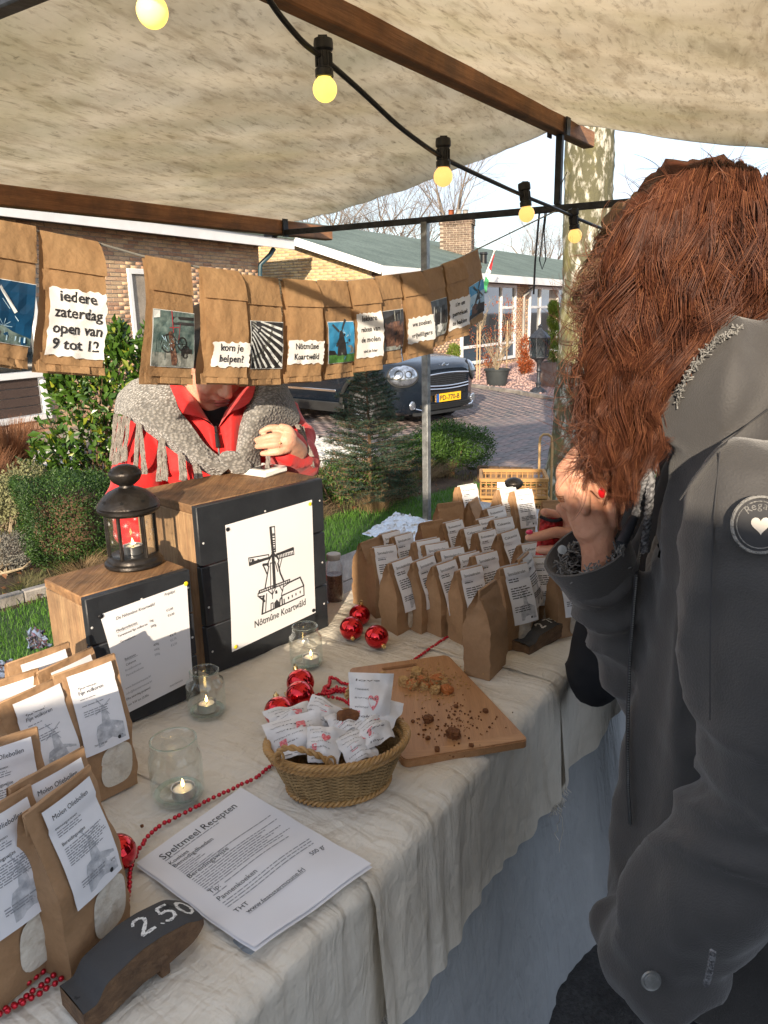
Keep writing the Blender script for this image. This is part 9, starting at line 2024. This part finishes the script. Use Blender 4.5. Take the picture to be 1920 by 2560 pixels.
patch('jacket_front', pd3([[(547, 1070, 1.91), (549, 1100, 1.89), (553, 1150, 1.87), (556, 1190, 1.865)], [(575, 1035, 1.92), (575, 1090, 1.895), (575, 1150, 1.875), (576, 1190, 1.87)], [(612, 1012, 1.96), (600, 1080, 1.92), (596, 1150, 1.89), (600, 1190, 1.88)]]), 'red_jacket', seller, disp=lambda a, b: .004 * math.sin(9 * b + 2))
mb = MB(); zz3 = [PD(x, y, Y) for x, y, Y in ((539, 1068, 1.897), (544, 1100, 1.882), (549, 1150, 1.862), (552, 1190, 1.857))]; mb.tube(zz3, .0022, 6); zo = mb.build('zip', 'galv', seller)
mb = MB(); mb.tube([PD(539, 1066, 1.888), PD(541, 1082, 1.88)], .004, 6); mb.tube([PD(541, 1084, 1.876), PD(546, 1118, 1.862)], [.0045, .0065], 8); mb.build('zip_pull', 'black_plastic', zo)
# shawl
def dk(k0, a_=.006): return lambda a, b: a_ * math.sin(7 * a + 3 * b + k0) + .004 * wob((a * 2, b * 2, k0), 3, k0)
_, evL = patch('shawl', pd3([[(430, 930, 2.10), (380, 935, 2.10), (330, 950, 2.13), (296, 985, 2.18)], [(436, 965, 2.01), (390, 975, 1.99), (335, 990, 2.01), (286, 1030, 2.10)], [(447, 1020, 1.93), (400, 1025, 1.90), (350, 1030, 1.93), (312, 1040, 2.00)], [(480, 1065, 1.885), (445, 1070, 1.86), (410, 1078, 1.87), (380, 1090, 1.92)], [(512, 1110, 1.855), (490, 1115, 1.83), (465, 1122, 1.84), (440, 1134, 1.88)],
  [(548, 1140, 1.84), (535, 1150, 1.815), (515, 1160, 1.82), (495, 1172, 1.85)], [(585, 1148, 1.835), (578, 1165, 1.81), (562, 1180, 1.815), (540, 1195, 1.84)]]), 'knit', seller, 34, 44, .008, dk(1))
_, evR = patch('shawl', pd3([[(628, 930, 2.08), (665, 930, 2.06), (700, 940, 2.10), (716, 960, 2.15)], [(628, 975, 2.0), (668, 975, 1.97), (712, 985, 2.02), (738, 1010, 2.10)], [(612, 1020, 1.93), (650, 1020, 1.90), (700, 1030, 1.95), (748, 1055, 2.03)], [(597, 1070, 1.885), (625, 1070, 1.86), (662, 1072, 1.89), (700, 1078, 1.97)], [(590, 1115, 1.855), (608, 1115, 1.83), (635, 1118, 1.84), (655, 1120, 1.89)], [(586, 1150, 1.84), (600, 1158, 1.815), (625, 1165, 1.82), (652, 1170, 1.86)]]), 'knit', seller, 30, 40, .008, dk(3))
v2, n2_, f2 = fuse([('ell', PD(583, 1150, 1.825), (.036, .026, .022), roty(.3)), ('ell', PD(600, 1165, 1.82), (.03, .022, .02), None)], .005, 2); put('shawl_knot', v2, f2, 'knit', seller)
M['yarn'] = mat('grey_yarn', (.30, .275, .25), .95, col2=(.20, .18, .165), vscale=60, bump=.8, bscale=200)
gf = random.Random(3)
fr_ = [((290, 1035, 2.06), 118, -10), ((300, 1040, 2.03), 125, -12), ((312, 1040, 2.0), 118, -14), ((322, 1045, 1.98), 110, -12), ((345, 1060, 1.95), 120, -8), ((350, 1062, 1.95), 125, 12), ((402, 1094, 1.90), 110, -5), ((408, 1098, 1.90), 105, 5), ((450, 1132, 1.865), 70, 4), ((456, 1138, 1.865), 72, 12), ((488, 1160, 1.855), 45, 4), ((495, 1165, 1.855), 48, 12),
  ((748, 1062, 2.02), 105, 32), ((756, 1066, 2.03), 105, 26), ((700, 1078, 1.96), 0, 0), ((668, 1122, 1.88), 55, 2), ((742, 1062, 2.0), 80, 38)]
for (x, y, Y), L_, dx in fr_:
 if L_ == 0: continue
 mb = MB()
 for s_ in range(7):
  px_ = gf.uniform(-3, 3); pts = [PD(x + px_ * (.4 + q) + dx * q + 3 * math.sin(q * 5 + s_), y + L_ * q * gf.uniform(.97, 1.0), Y - .028 - .035 * q + gf.uniform(-.002, .002)) for q in np.linspace(0, 1, 8)]; mb.tube(pts, .0024, 5)
 mb.build('fringe', 'yarn', seller)
# hand of the seller
HY = 1.86
hd = [('tube', [PD(745, 1128, 1.93), PD(728, 1112, 1.89), PD(716, 1100, HY)], [.026, .026, .024]), ('tube', [PD(725, 1088, 1.88), PD(700, 1084, HY), PD(692, 1082, HY)], [.016, .013, .010]),
  ('tube', [PD(712, 1094, HY), PD(688, 1090, HY - .018), PD(662, 1095, HY - .020), PD(642, 1100, HY - .012)], [.0115, .0098, .0088, .0072]), ('tube', [PD(714, 1108, HY), PD(690, 1110, HY - .024), PD(662, 1113, HY - .026), PD(643, 1116, HY - .018)], [.0115, .0098, .0088, .0072]),
  ('tube', [PD(718, 1122, HY), PD(698, 1129, HY - .020), PD(674, 1132, HY - .022), PD(656, 1134, HY - .014)], [.0110, .0092, .0082, .0068]), ('tube', [PD(712, 1084, HY + .01), PD(694, 1070, HY), PD(672, 1070, HY - .005), PD(654, 1080, HY - .006)], [.0112, .0098, .0088, .0072]), ('tube', [PD(730, 1095, 1.87), PD(722, 1074, HY), PD(704, 1068, HY - .006)], [.014, .012, .0095])]
v2, n2_, f2 = fuse(hd, .0026, 1); put('hand', v2, f2, 'skin_pale', seller)
mb = MB(); c0 = PD(700, 1110, HY - .014); mb.tube([c0 + np.array([0, math.cos(a), math.sin(a)]) * .0112 for a in np.linspace(0, 2 * PI, 22)], .0011, 5); mb.ico(PD(700, 1108, HY - .030), .003); mb.build('finger_ring', 'gold', seller)
leg = [('tube', [tz_(525 + s_ * 90, 1560, 2.30), np.array([*(PD(525 + s_ * 95, 1700, 2.32)[:2]), .45]), np.array([*(PD(525 + s_ * 95, 1700, 2.30)[:2]), .08])], [.10, .07, .055]) for s_ in (-1, 1)]
v2, n2_, f2 = fuse(leg, .012, 2); put('trousers', v2, f2, 'denim', seller)
for s_ in (-1, 1): p = PD(525 + s_ * 95, 1700, 2.30); v2, n2_, f2 = fuse([('tube', [np.array([p[0], p[1], .06]), np.array([p[0] + .03, p[1] - .15, .05])], [.052, .042])], .009, 2); v2[:, 2] = np.maximum(v2[:, 2], .006); put('boot', v2, f2, 'black_cloth', seller)
bpy.data.scenes.remove(tmps)
